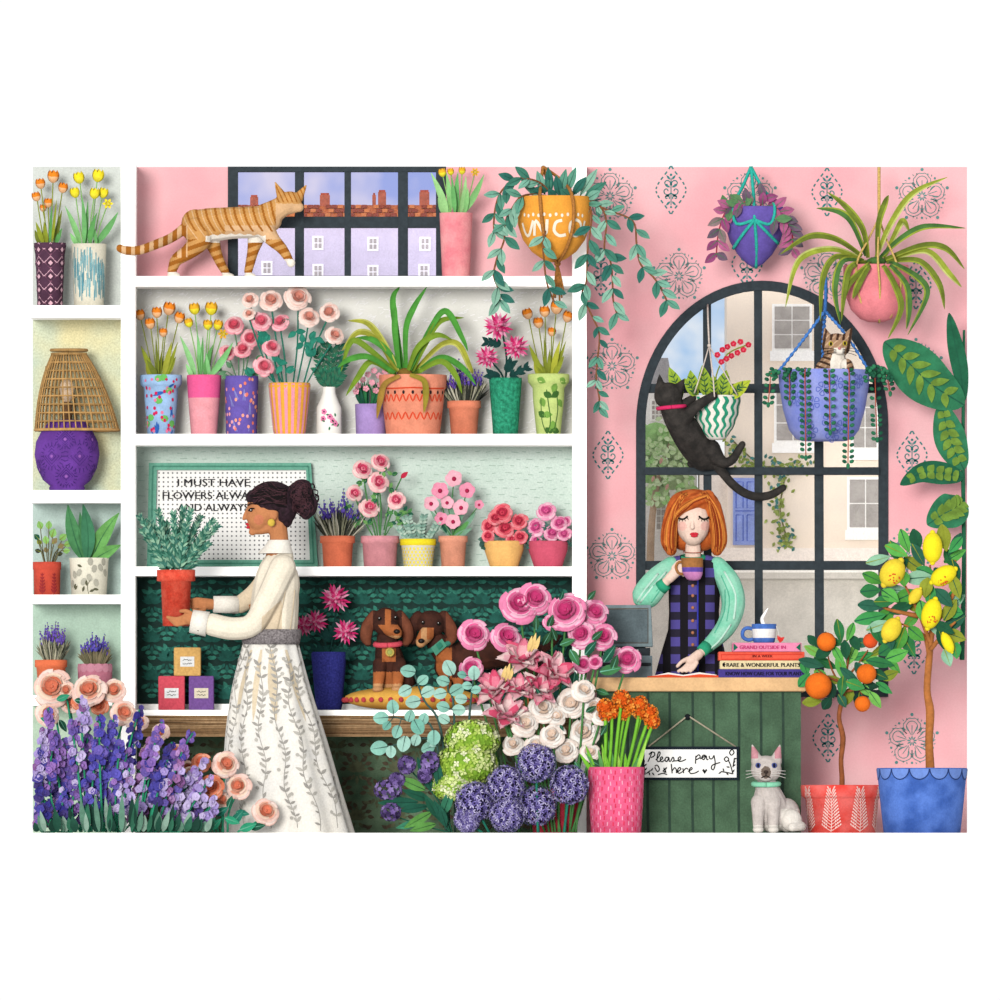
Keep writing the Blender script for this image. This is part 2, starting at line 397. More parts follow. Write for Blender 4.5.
# back wall: pink paper with printed medallions, two window openings
def arch_y(x, cx=762, rx=126, cy=425, ry=144):
    q = 1 - ((x - cx) / rx) ** 2
    return cy - ry * math.sqrt(max(q, 0))
g = G(); D0 = -20
g.box(124, 228, 167, 300, D0, 0, PINK); g.box(228, 446, 277, 300, D0, 0, PINK); g.box(446, 636, 167, 300, D0, 0, PINK); g.box(124, 636, 300, 833, D0, 0, PINK)
g.box(888, 967, 167, 833, D0, 0, PINK); g.box(636, 888, 697, 833, D0, 0, PINK)
xs = [762 - 126 * math.cos(PI * i / 60) for i in range(61)]
for a, b in zip(xs, xs[1:]):
    g.prism([(a, 167), (b, 167), (b, arch_y(b)), (a, arch_y(a))], D0, 0, PINK)
INK = M('#5d9390', .1); INK2 = M('#2f8383', .1)
mp = flat(.35)
def medallion(x, y, s=1):
    def P(a, r): return (x + r * s * math.sin(a), y - r * s * math.cos(a))
    for k in range(5):
        a = 2 * PI * k / 5; cx, cy = P(a, 15.5)
        for R, e in ((8.6, 1), (6, 0)):
            pts = [(cx + R * s * (1 + .13 * e * abs(math.sin(3.5 * q))) * math.sin(q), cy - R * s * (1 + .13 * e * abs(math.sin(3.5 * q))) * math.cos(q)) for q in [a - 2.5 + 5 * i / 16 for i in range(17)]]
            g.stroke(pts, .75, INK, mp, 1)
        for q in (-.3, 0, .3): g.stroke([P(a + q * .6, 6 + abs(q) * 4), P(a + q, 12), P(a + q * 1.15, 17)], .7, INK, mp, 2)
        a2 = a + PI / 5
        g.stroke([P(a2 - .12, 13), P(a2, 18), P(a2 + .12, 13)], .8, INK, mp, 3); g.dot(*P(a2, 23.5), 1.3, INK, mp, 7); g.dot(*P(a, 28.5), 1.7, INK, mp, 8)
        for q in (-.42, -.25, .25, .42): g.lf(*P(a + q, 25.5), 2.6, .4, a + q + 1.2, INK, mp)
    for k in range(9): g.lf(*P(k * .698, 1.5), 4, .4, k * .698 - PI / 2, INK, mp)
def lozenge(x, y, s=1):
    for sx in (-1, 1):
        for sy in (-1, 1):
            for k in range(5):
                pts = []
                for t in ((k + .12) / 5, (k + .4) / 5, (k + .68) / 5): pts.append((x + sx * s * 16 * (1 - (1 - t) ** 1.0 * 1) ** 1.0 * (1.0 + .25 * math.sin(PI * t)) if t < .99 else x + sx * 16, y + sy * s * 26 * (1 - t) ** 1.15))
                g.stroke(pts, 1.5, INK2, mp, 2)
        for yy, r, e in ((-7, 4.2, 1), (1, 4.6, -1), (8, 3, 1)):
            pts = [(x + sx * s * (4.4 + (r * (1 - i / 15)) * math.cos(2.6 + e * i * .5)), y + s * (yy + r * (1 - i / 15) * math.sin(2.6 + e * i * .5))) for i in range(13)]
            g.stroke(pts, 1.05, INK2, mp, 1)
        for yy, a in ((-11, -.9), (-3, -.4), (5, .4), (12, .8)): g.lf(x + sx * 1, y + yy * s, 6 * s, .4, a if sx > 0 else PI - a, INK2, mp)
    g.stroke([(x, y - 13 * s), (x, y + 16 * s)], .9, INK2, mp, 1); g.dot(x, y + 18 * s, 1.2, INK2, mp, 6); g.dot(x, y - 16 * s, 1.4, INK2, mp, 6)
for x, y in ((610, 196), (679, 276), (612, 366), (612, 556), (750, 196), (922, 196), (827, 276), (916, 366), (907, 556), (912, 741)): medallion(x, y, .93)
for x, y in ((671, 190), (827, 192), (601, 272), (747, 264), (916, 285), (608, 455), (912, 455), (914, 650), (828, 738)): lozenge(x, y, .95)
struct('wall_back', g)

# window_1: the shop window high above the shelves
def bars(g, L, d0, d1, mat):
    for x0, x1, y0, y1 in L: g.box(x0, x1, y0, y1, d0, d1, mat)
GL1 = M_glass('#f3f3fb', .012); GL2 = M_glass('#fafcfe', .012)
o = T('window_1', None, None, 336, 279, -8, kind='structure')
g = G(); bars(g, [(228, 238, 167, 279), (436, 446, 167, 279), (238, 436, 167, 172), (238, 436, 276, 279)], -16, 1, SLATE); o.part('window_frame', g, smooth=False)
g = G(); bars(g, [(295, 304, 172, 276), (344.5, 351, 172, 276), (398, 408, 172, 276)], -14, 0, SLATE); g.box(238, 436, 217, 228, -13, -.7, SLATE); o.part('mullion', g, smooth=False)
o.part('glass', G().box(238, 436, 172, 276, -10, -9.4, GL1), smooth=False)
# window_2: the arched window behind the counter
o = T('window_2', None, None, 762, 697, -8, kind='structure')
def arch_frame(g, t, d0, d1, mat, yb):
    n = 40; O = []; I = []
    for i in range(n + 1):
        a = PI * i / n; O.append((762 - 126 * math.cos(a), 425 - 144 * math.sin(a))); I.append((762 - (126 - t) * math.cos(a), 425 - (144 - t) * math.sin(a)))
    O = [(636, yb)] + O + [(888, yb)]; I = [(636 + t, yb)] + I + [(888 - t, yb)]
    for k in range(len(O) - 1): g.prism([O[k], O[k + 1], I[k + 1], I[k]], d0, d1, mat)
g = G(); arch_frame(g, 9.5, -16, 2, SLATE, 697); g.box(640, 884, 690, 697, -16, 6, SLATE); o.part('window_frame', g, smooth=False)
ia = lambda x: arch_y(x, rx=117, ry=135)
g = G()
for x0, x1 in ((703, 711), (754, 762), (814, 823)): g.prism([(x0, ia(x0)), (x1, ia(x1)), (x1 + 1, 690), (x0 + 1, 690)], -14, 0, SLATE)
for y0, y1 in ((384, 393), (467.5, 475), (561, 570)): g.box(645, 879, y0, y1, -13, 7 if y0 == 467.5 else -.7, SLATE)
o.part('mullion', g, smooth=False)
g = G()
for a, b in zip(xs, xs[1:]):
    if a > 644 and b < 880: g.prism([(a, ia(a)), (b, ia(b)), (b, 690), (a, 690)], -10, -9.4, GL2)
o.part('glass', g, smooth=False)

# ------------------------------------------------------------------ outside
FAR[0] = -500; keep, ALB = ALB, 1.0
g = G().box(130, 540, 170, 250, -330, -328, M_sky('#aebdf0', '#efe9f6', .012)).box(540, 742, 250, 440, -330, -328, M_sky('#a9cdf4', '#edf3fb', .016))
struct('sky', g, od=-330)
struct('street', G().box(560, 960, 574, 580, -330, -60, M('#c8c3b8', .08)), od=-140)
WIN = M('#a9a49f', .12); FRM = M('#fbfaf6', .03); STUC = M('#eaddce', .06, .02, '#f0e2d0', grain=.05); LILW = M('#d8d2e6', .05)
def house_window(t, x0, x1, y0, y1, d, nx, ny, sill=True, fr=2, bar=1.2):
    f = G().box(x0, x1, y0, y1, d - 6, d + 2, FRM)
    if sill: f.box(x0 - 2, x1 + 2, y1, y1 + 10, d - 6, d + 5, FRM)
    w_ = t.part('window', f, smooth=False); gp = G(); a = (x1 - x0 - fr * 2) / nx; b = (y1 - y0 - fr * 2) / ny
    for i in range(nx):
        for j in range(ny): gp.box(x0 + fr + i * a + bar / 2, x0 + fr + (i + 1) * a - bar / 2, y0 + fr + j * b + bar / 2, y0 + fr + (j + 1) * b - bar / 2, d + 1.5, d + 2.6, WIN)
    t.part('pane', gp, w_, smooth=False)
t = T('terraced_house', 'lilac terraced house with a red tiled roof, outside the high window', 'house', 336, 300, -180)
t.part('wall', G().box(120, 560, 219, 330, -320, -180, M('#c6bfcf', .05)), smooth=False)
rf = G(); TILE = M('#bd6637', .2, .3); TILD = M('#8f3f28', .2, .3)
rf.add([(116, 222, -172), (564, 222, -172), (564, 202, -250), (116, 202, -250), (116, 222, -328), (564, 222, -328)], [(0, 1, 2, 3), (3, 2, 5, 4)], TILE)
for j in range(4):
    for i in range(74):
        x = 118 + i * 6 + (j % 2) * 3; y = 221 - j * 5; dd = -172 - j * 19.5
        if (i * 7 + j * 3) % 4 != 0: rf.add([(x, y, dd + .8), (x + 5.2, y, dd + .8), (x + 5.2, y - 4.2, dd - 15.5), (x, y - 4.2, dd - 15.5)], [(0, 1, 2, 3)], TILD if (i * 5 + j) % 3 else M('#d07a42', .2, .3))
t.part('roof', rf, smooth=False)
for x, w2, yt in ((253, 4, 194), (324, 5, 192), (373.5, 1.8, 192), (381.5, 4, 189), (424, 5, 189)):
    t.part('chimney', G().box(x - w2, x + w2, yt, 212, -255, -245, M('#93503a', .2, .3)).box(x - w2 + .8, x + w2 - .8, yt - 2, yt, -254, -246, TILD), smooth=False)
for x, y in ((318, 243), (373, 244), (425, 244), (267, 268), (318, 271), (373, 272), (424, 271)): house_window(t, x - 5.5, x + 5.5, y - 7, y + 7, -180, 2, 2, False, 1.4, 1)

t = T('town_house', 'cream stucco town house with a blue front door seen through the arched window', 'house', 800, 580, -140)
hw = G().box(727, 962, 250, 572, -300, -140, STUC); hw.box(700, 728, 470, 572, -300, -150, M('#ece4da', .05)); hw.box(698, 962, 548, 572, -300, -134, M('#f5ebe2', .03))
t.part('wall', hw, smooth=False)
house_window(t, 772, 812, 304, 351, -140, 2, 3); house_window(t, 774, 812, 385, 443, -140, 2, 3); house_window(t, 851, 879, 385, 450, -140, 2, 3); house_window(t, 847, 884, 477, 530, -140, 2, 2)
dr = t.part('door', G().box(733, 758, 478, 545, -146, -136, M('#8c9fdc', .1)), label='blue panelled front door', smooth=False)
DB = M('#4c63c0', .1); g = G(); m5 = flat(-135.4)
for x0, x1, y0, y1 in ((736, 743, 482, 508), (747, 755, 482, 508), (736, 743, 515, 541), (747, 755, 515, 541)): g.stroke([(x0, y0), (x1, y0), (x1, y1), (x0, y1), (x0, y0)], 1.1, DB, m5, 1)
g.stroke([(735, 511), (757, 511)], 1, DB, m5, 1); t.part('door_panel', g, dr, smooth=False)
# ivy on the facade
rd = random.Random(3); iv = G(); I1, I2, I3 = M('#7d8f3c', .2), M('#95a455', .2), M('#3f7a76', .2)
def cluster(path, wd, n):
    P = cr(path, 6)
    for i in range(n):
        p = P[rd.randrange(len(P))]; a = rd.random() * 6.3; x, y = p[0] + rd.gauss(0, wd), p[1] + rd.gauss(0, wd)
        iv.leaf((x, y, -137 + rd.random() * 4), (x + 5 * math.cos(a), y + 5 * math.sin(a), -135 + rd.random() * 4), 3.2, rd.choice((I1, I1, I2, I3)), (0, 0, 1), 0, 3)
cluster([(728, 440), (742, 458), (762, 466), (790, 466), (806, 466)], 5, 120); cluster([(783, 470), (778, 500), (782, 530), (788, 543)], 5, 110)
iv.tube([(790, 548, -138), (780, 510, -138), (784, 470, -138), (760, 465, -138), (732, 440, -138)], .8, M('#6d6a3a'), 5, 4)
solo('ivy', 'olive green ivy climbing the cream house beside the blue door', 'ivy', iv, 782, 548, -138)

t = T('cottage', 'pale cottage with a grey slate roof at the left of the arched window', 'house', 665, 580, -240)
t.part('wall', G().box(560, 697, 386, 578, -310, -240, M('#ecebe8', .05)), smooth=False)
t.part('roof', G().prism([(556, 386), (673, 386), (668, 358), (566, 358)], -310, -236, M('#a3a3a6', .15)), smooth=False)
house_window(t, 650, 664, 399, 421, -240, 3, 4, False, 1.4, 1.2); house_window(t, 655, 667, 501, 531, -240, 2, 4, False, 1.2, 1)
t = T('street_tree', 'soft green tree with a brown trunk outside the arched window', 'tree', 652, 560, -190)
t.part('trunk', G().tube([(650, 575, -190), (652, 520, -190), (660, 470, -190), (671, 440, -190)], [4, 3.5, 2.5, 1], M('#b39a80'), 8, 4))
rd = random.Random(5); g = G(); T1, T2, T3 = M('#a9c68f', .1), M('#8dba72', .12), M('#bcd3a4', .1)
for x, y, r in ((656, 438, 20), (676, 448, 17), (650, 470, 17), (672, 474, 20), (690, 462, 11), (658, 496, 15), (685, 490, 9), (648, 450, 14)):
    g.ball((x, y, -196), (r * .8, r * .8, r * .5), rd.choice((T1, T2)), 10, 7)
    for i in range(26):
        a = rd.random() * 6.3; q = r * math.sqrt(rd.random()); px, py = x + q * math.cos(a), y + q * math.sin(a); b = rd.random() * 6.3
        g.leaf((px, py, -186 + rd.random() * 3), (px + 7 * math.cos(b), py + 7 * math.sin(b), -184), 5, rd.choice((T1, T2, T3)), (0, 0, 1), 0, 3)
for x, y in ((662, 458), (654, 476), (668, 484)): g.lf(x, y, 7, .5, 1.9, M('#b98f7f'), flat(-180))
t.part('crown', g)
solo('paving_wall', 'grey paving built as a low upright wall in front of the cream house, seen through the arched window', 'wall', G().box(560, 962, 574, 700, -90, -70, M('#c8c3b8', .08, .06)).box(558, 964, 566, 575, -93, -66, M('#f3f0ea', .02)), 762, 700, -80, smooth=False)  # stands in for kerb and pavement, whose flat ground would lie edge-on

FAR[0] = 0; ALB = keep
# ================================================================== the shelving unit
t = T('shelving_unit', 'white built-in shelving with green and grey backs filling the left of the shop', 'shelves', 310, 833, 0)
for x0, x1 in ((123, 137), (572, 586)): t.part('post', G().box(x0, x1, 167, 833, -5, 74, WHITE), smooth=False)
for x0, x1, y0, y1 in ((33, 123, 308, 320), (33, 123, 492, 504), (33, 123, 596, 604.5), (33, 123, 696, 706), (137, 572, 279, 289), (137, 572, 436, 447), (137, 572, 568, 577)):
    t.part('shelf', G().box(x0, x1, y0, y1, 0, 72, WHITE), smooth=False)
def panel(x0, x1, y0, y1, mat, label, extra=None):
    g = G().box(x0, x1, y0, y1, .5, 2, mat)
    if extra: extra(g)
    t.part('back_panel', g, label=label, smooth=False)
panel(33, 123, 167, 308, M('#d2d8d3', .05, .04), 'plain grey back')
panel(33, 123, 320, 492, M('#efe6b4', .05, .011, '#bcd4c8', grain=.2), 'speckled yellow and grey-green back')
panel(33, 123, 504, 596, M('#bdd2cb', .06), 'blue-grey back'); panel(33, 123, 604, 696, M('#b5d0be', .06), 'soft green back'); panel(33, 123, 706, 833, M('#b6cdb7', .06), 'soft green back')
def brushed(g):
    r = random.Random(1); m = M('#ffffff', .02)
    for i in range(1100):
        x, y, a = r.uniform(140, 570), r.uniform(291, 433), r.uniform(-.9, .1)
        g.stroke([(x, y), (x + 5 * math.cos(a), y + 5 * math.sin(a))], .9, m, flat(r.uniform(2.4, 3)), 1)
panel(137, 572, 289, 436, M('#e9e9e2', .03, .015, '#f1f1ec', grain=.05), 'pale grey back with brushed flecks', brushed)
def dashed(g):
    r = random.Random(2); m = M('#b3cabd', .05)
    for j in range(16):
        for i in range(37):
            x, y = 139 + i * 12 + (j % 2) * 5 + r.uniform(-2, 2), 452 + j * 7.3 + r.uniform(-1.5, 1.5)
            g.stroke([(x, y), (x + r.uniform(3, 7), y + r.uniform(-.8, .8))], .7, m, flat(r.uniform(2.3, 2.9)), 1)
panel(137, 572, 447, 568, M('#d9e9e0', .04, .02, '#cde0d5'), 'sage back with rows of dashes', dashed)
def damask(c1, c2, y0, y1, dx, dy, rose=None):
    def f(g):
        r = random.Random(4); mp = flat(2.3); m1, m2 = M(c1, .25, .2), M(c2, .25, .2)
        def lf(x, y, l, wd, a, m):
            mp = flat(r.uniform(2.3, 3))
            if x > 139 and x < 570 and y > y0 + 1 and y < y1 - 1 and 139 < x + l * math.cos(a) < 570 and y0 + 1 < y + l * math.sin(a) < y1 - 1: g.lf(x, y, l, wd, a, m, mp)
        j = 0; y = y0 + dy * .4
        while y < y1 + dy:
            x = 137 + (dx / 2 if j % 2 else 0)
            while x < 572 + dx / 2:
                for k in range(7):
                    a = -PI / 2 + (k - 3) * .42; lf(x, y, 14 - abs(k - 3), .38, a, m1)
                    lf(x + math.cos(a) * 11, y + math.sin(a) * 11, 7, .6, a + (.5 if k > 3 else -.5), m2)
                for s_ in (-1, 1):
                    for k in range(4): lf(x + s_ * (2 + k * 2.5), y + 3 + k * 2.2, 7, .5, (.9 - k * .5) if s_ > 0 else PI - (.9 - k * .5), m2 if k % 2 else m1)
                lf(x, y + 4, 9, .4, PI / 2, m1)
                x += dx
            j += 1; y += dy
    return f
panel(137, 572, 577, 704, M('#1f3b36', .2, .15), 'dark green damask back', damask('#245f55', '#37806f', 577, 704, 30, 19))
panel(137, 572, 704, 712, WHITE, 'white strip above the bench')
def faded(g):
    damask('#5a5f47', '#4f4436', 738, 833, 40, 24)(g)
panel(137, 572, 736, 833, M('#3e5742', .25, .03, '#62785f', grain=.15), 'faded green and brown patterned back under the bench', faded)

t = T('bench', 'long bench with white top and rough wooden front edge under the damask back', 'bench', 354, 833, 40)
t.part('top', G().box(137, 572, 710.5, 716, 2.5, 96, WHITE), smooth=False)
g = G().box(137, 572, 716, 737, 80, 97, M('#a5835f', .15, .05)); r = random.Random(9)
for k in range(26):
    y = 717 + k * .76; g.stroke([(138 + i * 27 + r.uniform(-2, 2) * (0 < i < 16), y + r.uniform(-.5, .5)) for i in range(17)], r.uniform(.3, .8), M(r.choice(('#8a6a49', '#c0a27c', '#77573a', '#b18f69')), .2, .3), flat(97.3), 2)
t.part('front_edge', g, smooth=False)

# ================================================================== plants and vases on the shelves
R = random.Random(11)
OR1, OR2 = M('#f8c08c', .1), M('#f28a22', .1); YE1, YE2 = M('#f9ea3a', .08), M('#f5b82c', .1); YEL = M('#fbe52a', .06); PYL = M('#f3ea7a', .1)
def stems(t, fl, a, b, mat, r=.6, bow=0):
    """a stem as a sub-part of its flower"""
    m = ((a[0] + b[0]) / 2 + bow, (a[1] + b[1]) / 2, (a[2] + b[2]) / 2)
    t.part('stem', G().tube([a, m, b], r, mat, 6, 4), fl)
def tulip_bunch(t, base, heads, lo, up, stem, d):
    for hx, hy, sz, *k in heads:
        sz *= 1.14
        dd = d + R.uniform(-5, 6); dx = (hx - base[0]) / 40 + R.uniform(-.15, .15)
        g = G()
        if k and k[0] == 'd': g.daffodil((hx, hy, dd + 2), sz, (up, lo)); end = (hx, hy, dd)
        else: g.tulip((hx, hy + sz * .9, dd), sz, sz * 2.1, lo, up, (dx * .6, -1, .12)); end = (hx, hy + sz * .9, dd)
        f = t.part('flower', g); stems(t, f, (base[0] + (hx - base[0]) * .3, base[1] + 5, dd), end, stem, .55, R.uniform(-1.2, 1.2))
def straps(t, L, d, mats, wd=5):
    g = G()
    for i, (x0, y0, x1, y1, *q) in enumerate(L):
        dd = d + R.uniform(-3, 7); bx = q[0] if q else 0
        g.leaf((x0, y0, dd), (x1, y1, dd + R.uniform(-2, 3)), (q[1] if len(q) > 1 else wd), mats[i % len(mats)], (bx, 0, 4), R.uniform(-.3, .3), 7, .25, None, .75)
    t.part('leaves', g)
def lavender_plant(t, cx, yb, n, wd, ht, d, fm, lm, sp=2.0, top=None):
    sp *= 1.5
    g = G()
    for i in range(int(n * 13)):
        a = R.uniform(-1, 1); x = cx + a * wd * .55; h = ht * .62 * R.uniform(.5, 1.08) * (1 - .25 * a * a); dd = d + R.uniform(-7, 8)
        g.blade([(cx + a * wd * .3, yb + 2, dd), (x, yb - h * .5, dd), (x + a * wd * .2 + R.uniform(-2, 2), yb - h, dd + R.uniform(-1, 2))], R.uniform(1.2, 1.9), lm[i % len(lm)], 2)
    t.part('foliage', g)
    for i in range(n):
        a = -1 + 2 * (i + .5) / n + R.uniform(-.08, .08); x = cx + a * wd * .62; h = ht * R.uniform(.72, 1.0) * (1 - .25 * a * a); dd = d + R.uniform(-5, 8)
        t.part('flower_spike', G().spike((cx + a * wd * .3, yb, dd), (x, yb - h, dd), sp, fm, lm[0], 6, i, .58))
def rooted(name, label, cat, pot, mat, group=None, decor=None, geo=None, partname='pot', **k):
    t = T(name, label, cat, pot.cx, pot.p[0][0], pot.d, group)
    g = geo or pot.geo(mat, **k)
    if decor: decor(g, pot, pot.map())
    t.part(partname, g); return t
def rimmed(cx, yb, yt, rb, rt, d, rim=8, ext=1.8, lean=0):
    return Pot(cx, d, [(yb, rb), (yt + rim + .6, rt - ext * .3), (yt + rim, rt + ext), (yt, rt + ext)], lean)

# --- left column, top cell
P = Pot(50, 36, [(308, 12.5), (270, 14), (250, 15), (247, 16), (243, 16)])
def dec(g, p, mp):
    a, b = M('#e2b4c2', .1), M('#8d5a72', .1)
    for j in range(5):
        for i in range(-2, 3):
            x, y = i * 13.5 + 1, 250 + j * 13.4
            for s_, m in ((6.2, b), (4.6, M('#4a2f41', .1)), (2.6, a)): g.patch([(x - s_ * .95, y), (x, y - s_), (x + s_ * .95, y), (x, y + s_)], m, p.map(.25 + (6.4 - s_) * .08))
            g.stroke([(x - 6.7, y - .2), (x, y - 6.9), (x + 6.7, y - .2)], .8, a, mp, 1)
t = rooted('tulip_vase', 'tall plum vase with diamond pattern holding orange tulips, in top left cell', 'vase', P, M('#54354a', .12), decor=dec, partname='vase')
tulip_bunch(t, (49, 243), ((41, 184, 4.4), (53, 177, 5.3), (62, 188, 4.4), (37.5, 197, 4), (48, 203, 4), (43, 208, 3.2)), OR1, OR2, OLV, 36)
straps(t, [(44, 245, 36, 222), (54, 245, 62, 210), (55, 246, 62, 228), (47, 245, 44, 222), (40, 245, 35, 230), (50, 245, 52, 205, 0, 3), (52, 245, 57, 200, 0, 3)], 38, (OLV, M('#6f7a2c'), GRN), 5)
P = Pot(89, 36, [(308, 15), (290, 15.5), (244, 17.5)])
def dec(g, p, mp):
    r = random.Random(2)
    for i in range(150):
        x = r.uniform(-22, 22); y0 = r.uniform(246, 285); l = r.uniform(8, 22)
        if y0 + l > 306 or (x < -6 and y0 < 256 and 0): continue
        if abs((y0 - 250) / 45 - (x + 22) / 60) < .45: g.stroke([(x, y0), (x + r.uniform(-.5, .5), y0 + l)], .9, M(r.choice(('#7fb2bb', '#9cc6c9', '#5c98a6')), .1), mp, 1)
t = rooted('tulip_vase', 'tall cream vase brushed with pale blue, holding yellow tulips, beside the plum vase', 'vase', P, M('#ece6d2', .05), decor=dec, partname='vase')
tulip_bunch(t, (88, 244), ((76, 193, 4.4), (80, 178, 5), (97, 176, 5.4), (94, 194, 4.6), (102, 193, 4.4), (108, 204, 5, 'd')), YE1, YEL, GRN2, 36)
straps(t, [(84, 246, 82, 196, 3, 5), (81, 246, 65, 206, 2, 6), (90, 246, 97, 213, -3, 6), (94, 246, 118, 212, 3, 7), (78, 246, 70, 233, 0, 5), (86, 246, 88, 200, 0, 4), (97, 245, 92, 222, 0, 4)], 38, (M('#6fb06a'), M('#86c27a'), GRN))
# --- lamp
LX = 67
t = T('table_lamp', 'purple round table lamp with an open woven shade on the left column shelf', 'lamp', LX, 492, 36)
P = Pot(LX, 36, [(492, 17), (488, 18), (486, 17), (480, 24), (468, 30), (455, 32.5), (442, 31), (430, 25), (424, 20), (421, 18), (420, 15)])
g = G().loft([(y, LX, r) for y, r in P.p], 36, M('#6b3c9c', .18, .06), 36); mp = P.map(.4); m = M('#4a2a7a', .1); m2 = M('#9a62b8', .1)
for cx, cy, s_ in ((-15, 457, 11), (14, 457, 13), (-1, 440, 8), (0, 477, 9), (31, 440, 9), (-34, 470, 8), (36, 474, 8)):
    for k in (1, .72, .42): g.stroke([(cx, cy - s_ * k), (cx + s_ * k, cy), (cx, cy + s_ * k), (cx - s_ * k, cy), (cx, cy - s_ * k)], .8, m, mp, 1)
    for k in range(20):
        a = k * PI / 10; g.stroke([(cx + s_ * .95 * math.cos(a), cy + s_ * .95 * math.sin(a)), (cx + s_ * 1.28 * math.cos(a), cy + s_ * 1.28 * math.sin(a))], .8, m, mp, 1)
    g.dot(cx, cy, 1.6, m2, P.map(.5))
t.part('base', g)
t.part('socket', G().loft([(421, LX, 5), (408, LX, 5.2), (404, LX, 4), (402, LX, 4)], 36, M('#7a5a3c'), 16))
t.part('bulb', G().loft([(402, LX, 3.5), (396, LX, 6), (388, LX, 8), (382, LX, 6), (379, LX, 1)], 36, M('#f7d9b8', .05, rough=.3), 16))
g = G(); RT = M('#b08a55', .2, .2); RT2 = M('#c79b60', .2, .2)
yr = lambda q: 354 + 76 * q; rr = lambda q: 17 + 25 * q ** .85 + 2.5 * math.sin(PI * q)
for k in range(44):
    a = 2 * PI * k / 44; g.tube([(LX + 2 + 8 * q + rr(q) * math.sin(a), yr(q), 36 + rr(q) * .68 * math.cos(a)) for q in (0, .2, .4, .6, .8, 1)], .75, RT if k % 3 else RT2, 5, 2)
for i in range(10):
    q = i / 9; g.tube([(LX + 2 + 8 * q + rr(q) * math.sin(2 * PI * j / 36), yr(q), 36 + rr(q) * .68 * math.cos(2 * PI * j / 36)) for j in range(37)], 1.5 if i in (0, 9) else .8, RT2 if i % 2 else RT, 5)
for q in (-.05,): g.tube([(LX + 2 + 18 * math.sin(2 * PI * j / 30), yr(q), 36 + 12 * math.cos(2 * PI * j / 30)) for j in range(31)], 1.6, RT, 5)
t.part('lamp_shade', g)
# shade held by three struts
t.part('shade_support', G().tube([(LX, 404, 36), (LX - 20, 385, 36), (LX - 21, 366, 36)], .7, RT, 5, 3).tube([(LX, 404, 36), (LX + 20, 385, 36), (LX + 21, 366, 36)], .7, RT, 5, 3))
# --- third cell
g = G(); RD = M('#d4523f', .12)
P = Pot(47, 36, [(596, 13), (570, 13.5), (569, 14.2), (562, 14.2)])
def dec(g, p, mp):
    m = M('#9e2f32', .1)
    for x in (-4.5, 8):
        for k in range(6):
            for s_ in (-1, 1): g.lf(x, 593 - k * 3.4, 5.5 - k * .5, .45, -PI / 2 + s_ * (.75), m, mp)
        g.stroke([(x, 595), (x, 573)], .7, m, mp, 1)
t = rooted('potted_pilea', 'red pot with leaf print holding a round-leaved green and brown plant', 'potted plant', P, RD, decor=dec)
g = G(); r = random.Random(3)
for x, y, s_, m in ((40, 525, 7, GRN2), (49, 525, 7, GRN2), (53, 533, 8, GRN2), (46, 540, 7, GRN2), (37, 537, 6, DKG), (39, 542, 5, OLV), (63, 537, 7.5, GRN2), (55, 541, 6, M('#8c7a55')), (61, 546, 6, M('#8c7a55')), (68, 544, 7, GRN2), (67, 551, 6, GRN2), (60, 554, 5, M('#3c4034')), (38, 551, 5, M('#3c4034')), (46, 550, 5, M('#8c7a55'))):
    a = math.atan2(y - 556, (x - 48) * 1.6); dd = 38 + r.uniform(-6, 8); g.tube([(48 + (x - 48) * .25, 566, dd), (48 + (x - 48) * .6, 552, dd), (x, y, dd)], .5, M('#6d6a4a'), 5, 3)
    g.leaf((x - s_ * .6 * math.cos(a), y - s_ * .6 * math.sin(a), dd), (x + s_ * .6 * math.cos(a), y + s_ * .6 * math.sin(a), dd + 1), s_ * .95, m, (0, 0, 1), 0, 6, .15, OLV, .9)
t.part('foliage', g)
P = Pot(89, 36, [(596, 17.5), (561, 19.5), (559, 20), (558, 20)])
def dec(g, p, mp):
    r = random.Random(8); a, b = M('#b5b3a4', .1), M('#5f5f4a', .1)
    for x, y in ((-16, 575), (-10, 573), (1, 578), (6, 569), (13, 568), (8, 583), (-5, 582), (20, 573), (-20, 584), (2, 562), (17, 562)): g.dot(x, y, 3, a, mp, 8, 4.2, r.uniform(-.5, .5))
    for x, y, q in ((-10, 565, .4), (-14, 590, -.8), (-12, 584, 2.2), (-4, 592, -1.3), (3, 592, -.4), (7, 589, .2), (0, 586, -1.6)): g.lf(x - 2, y, 6, .45, q, b, mp)
    g.stroke([(0, 594), (-1, 586), (2, 580)], .6, b, mp)
t = rooted('potted_snake_plant', 'cream pot with grey blotches holding broad upright pointed leaves', 'potted plant', P, M('#f2eedb', .04), decor=dec)
g = G(); LG, LG2 = M('#4c8a58', .2, .12), M('#6fae5e', .2, .12)
for x0, y0, x1, y1, wd, m, bx in ((83, 560, 68, 505, 15, LG, -4), (87, 561, 83, 504, 14, M('#3f7d5a', .2), 6), (88, 561, 80, 512, 9, LG, -2), (92, 560, 119, 513, 16, LG2, -6), (92, 561, 121, 545, 13, LG2, -3)):
    g.leaf((x0, y0, 36 + R.uniform(-4, 6)), (x1, y1, 38), wd, m, (bx, 0, 6), R.uniform(-.2, .2), 9, .25, M('#2f6a4a'), .8, .03)
t.part('leaves', g)
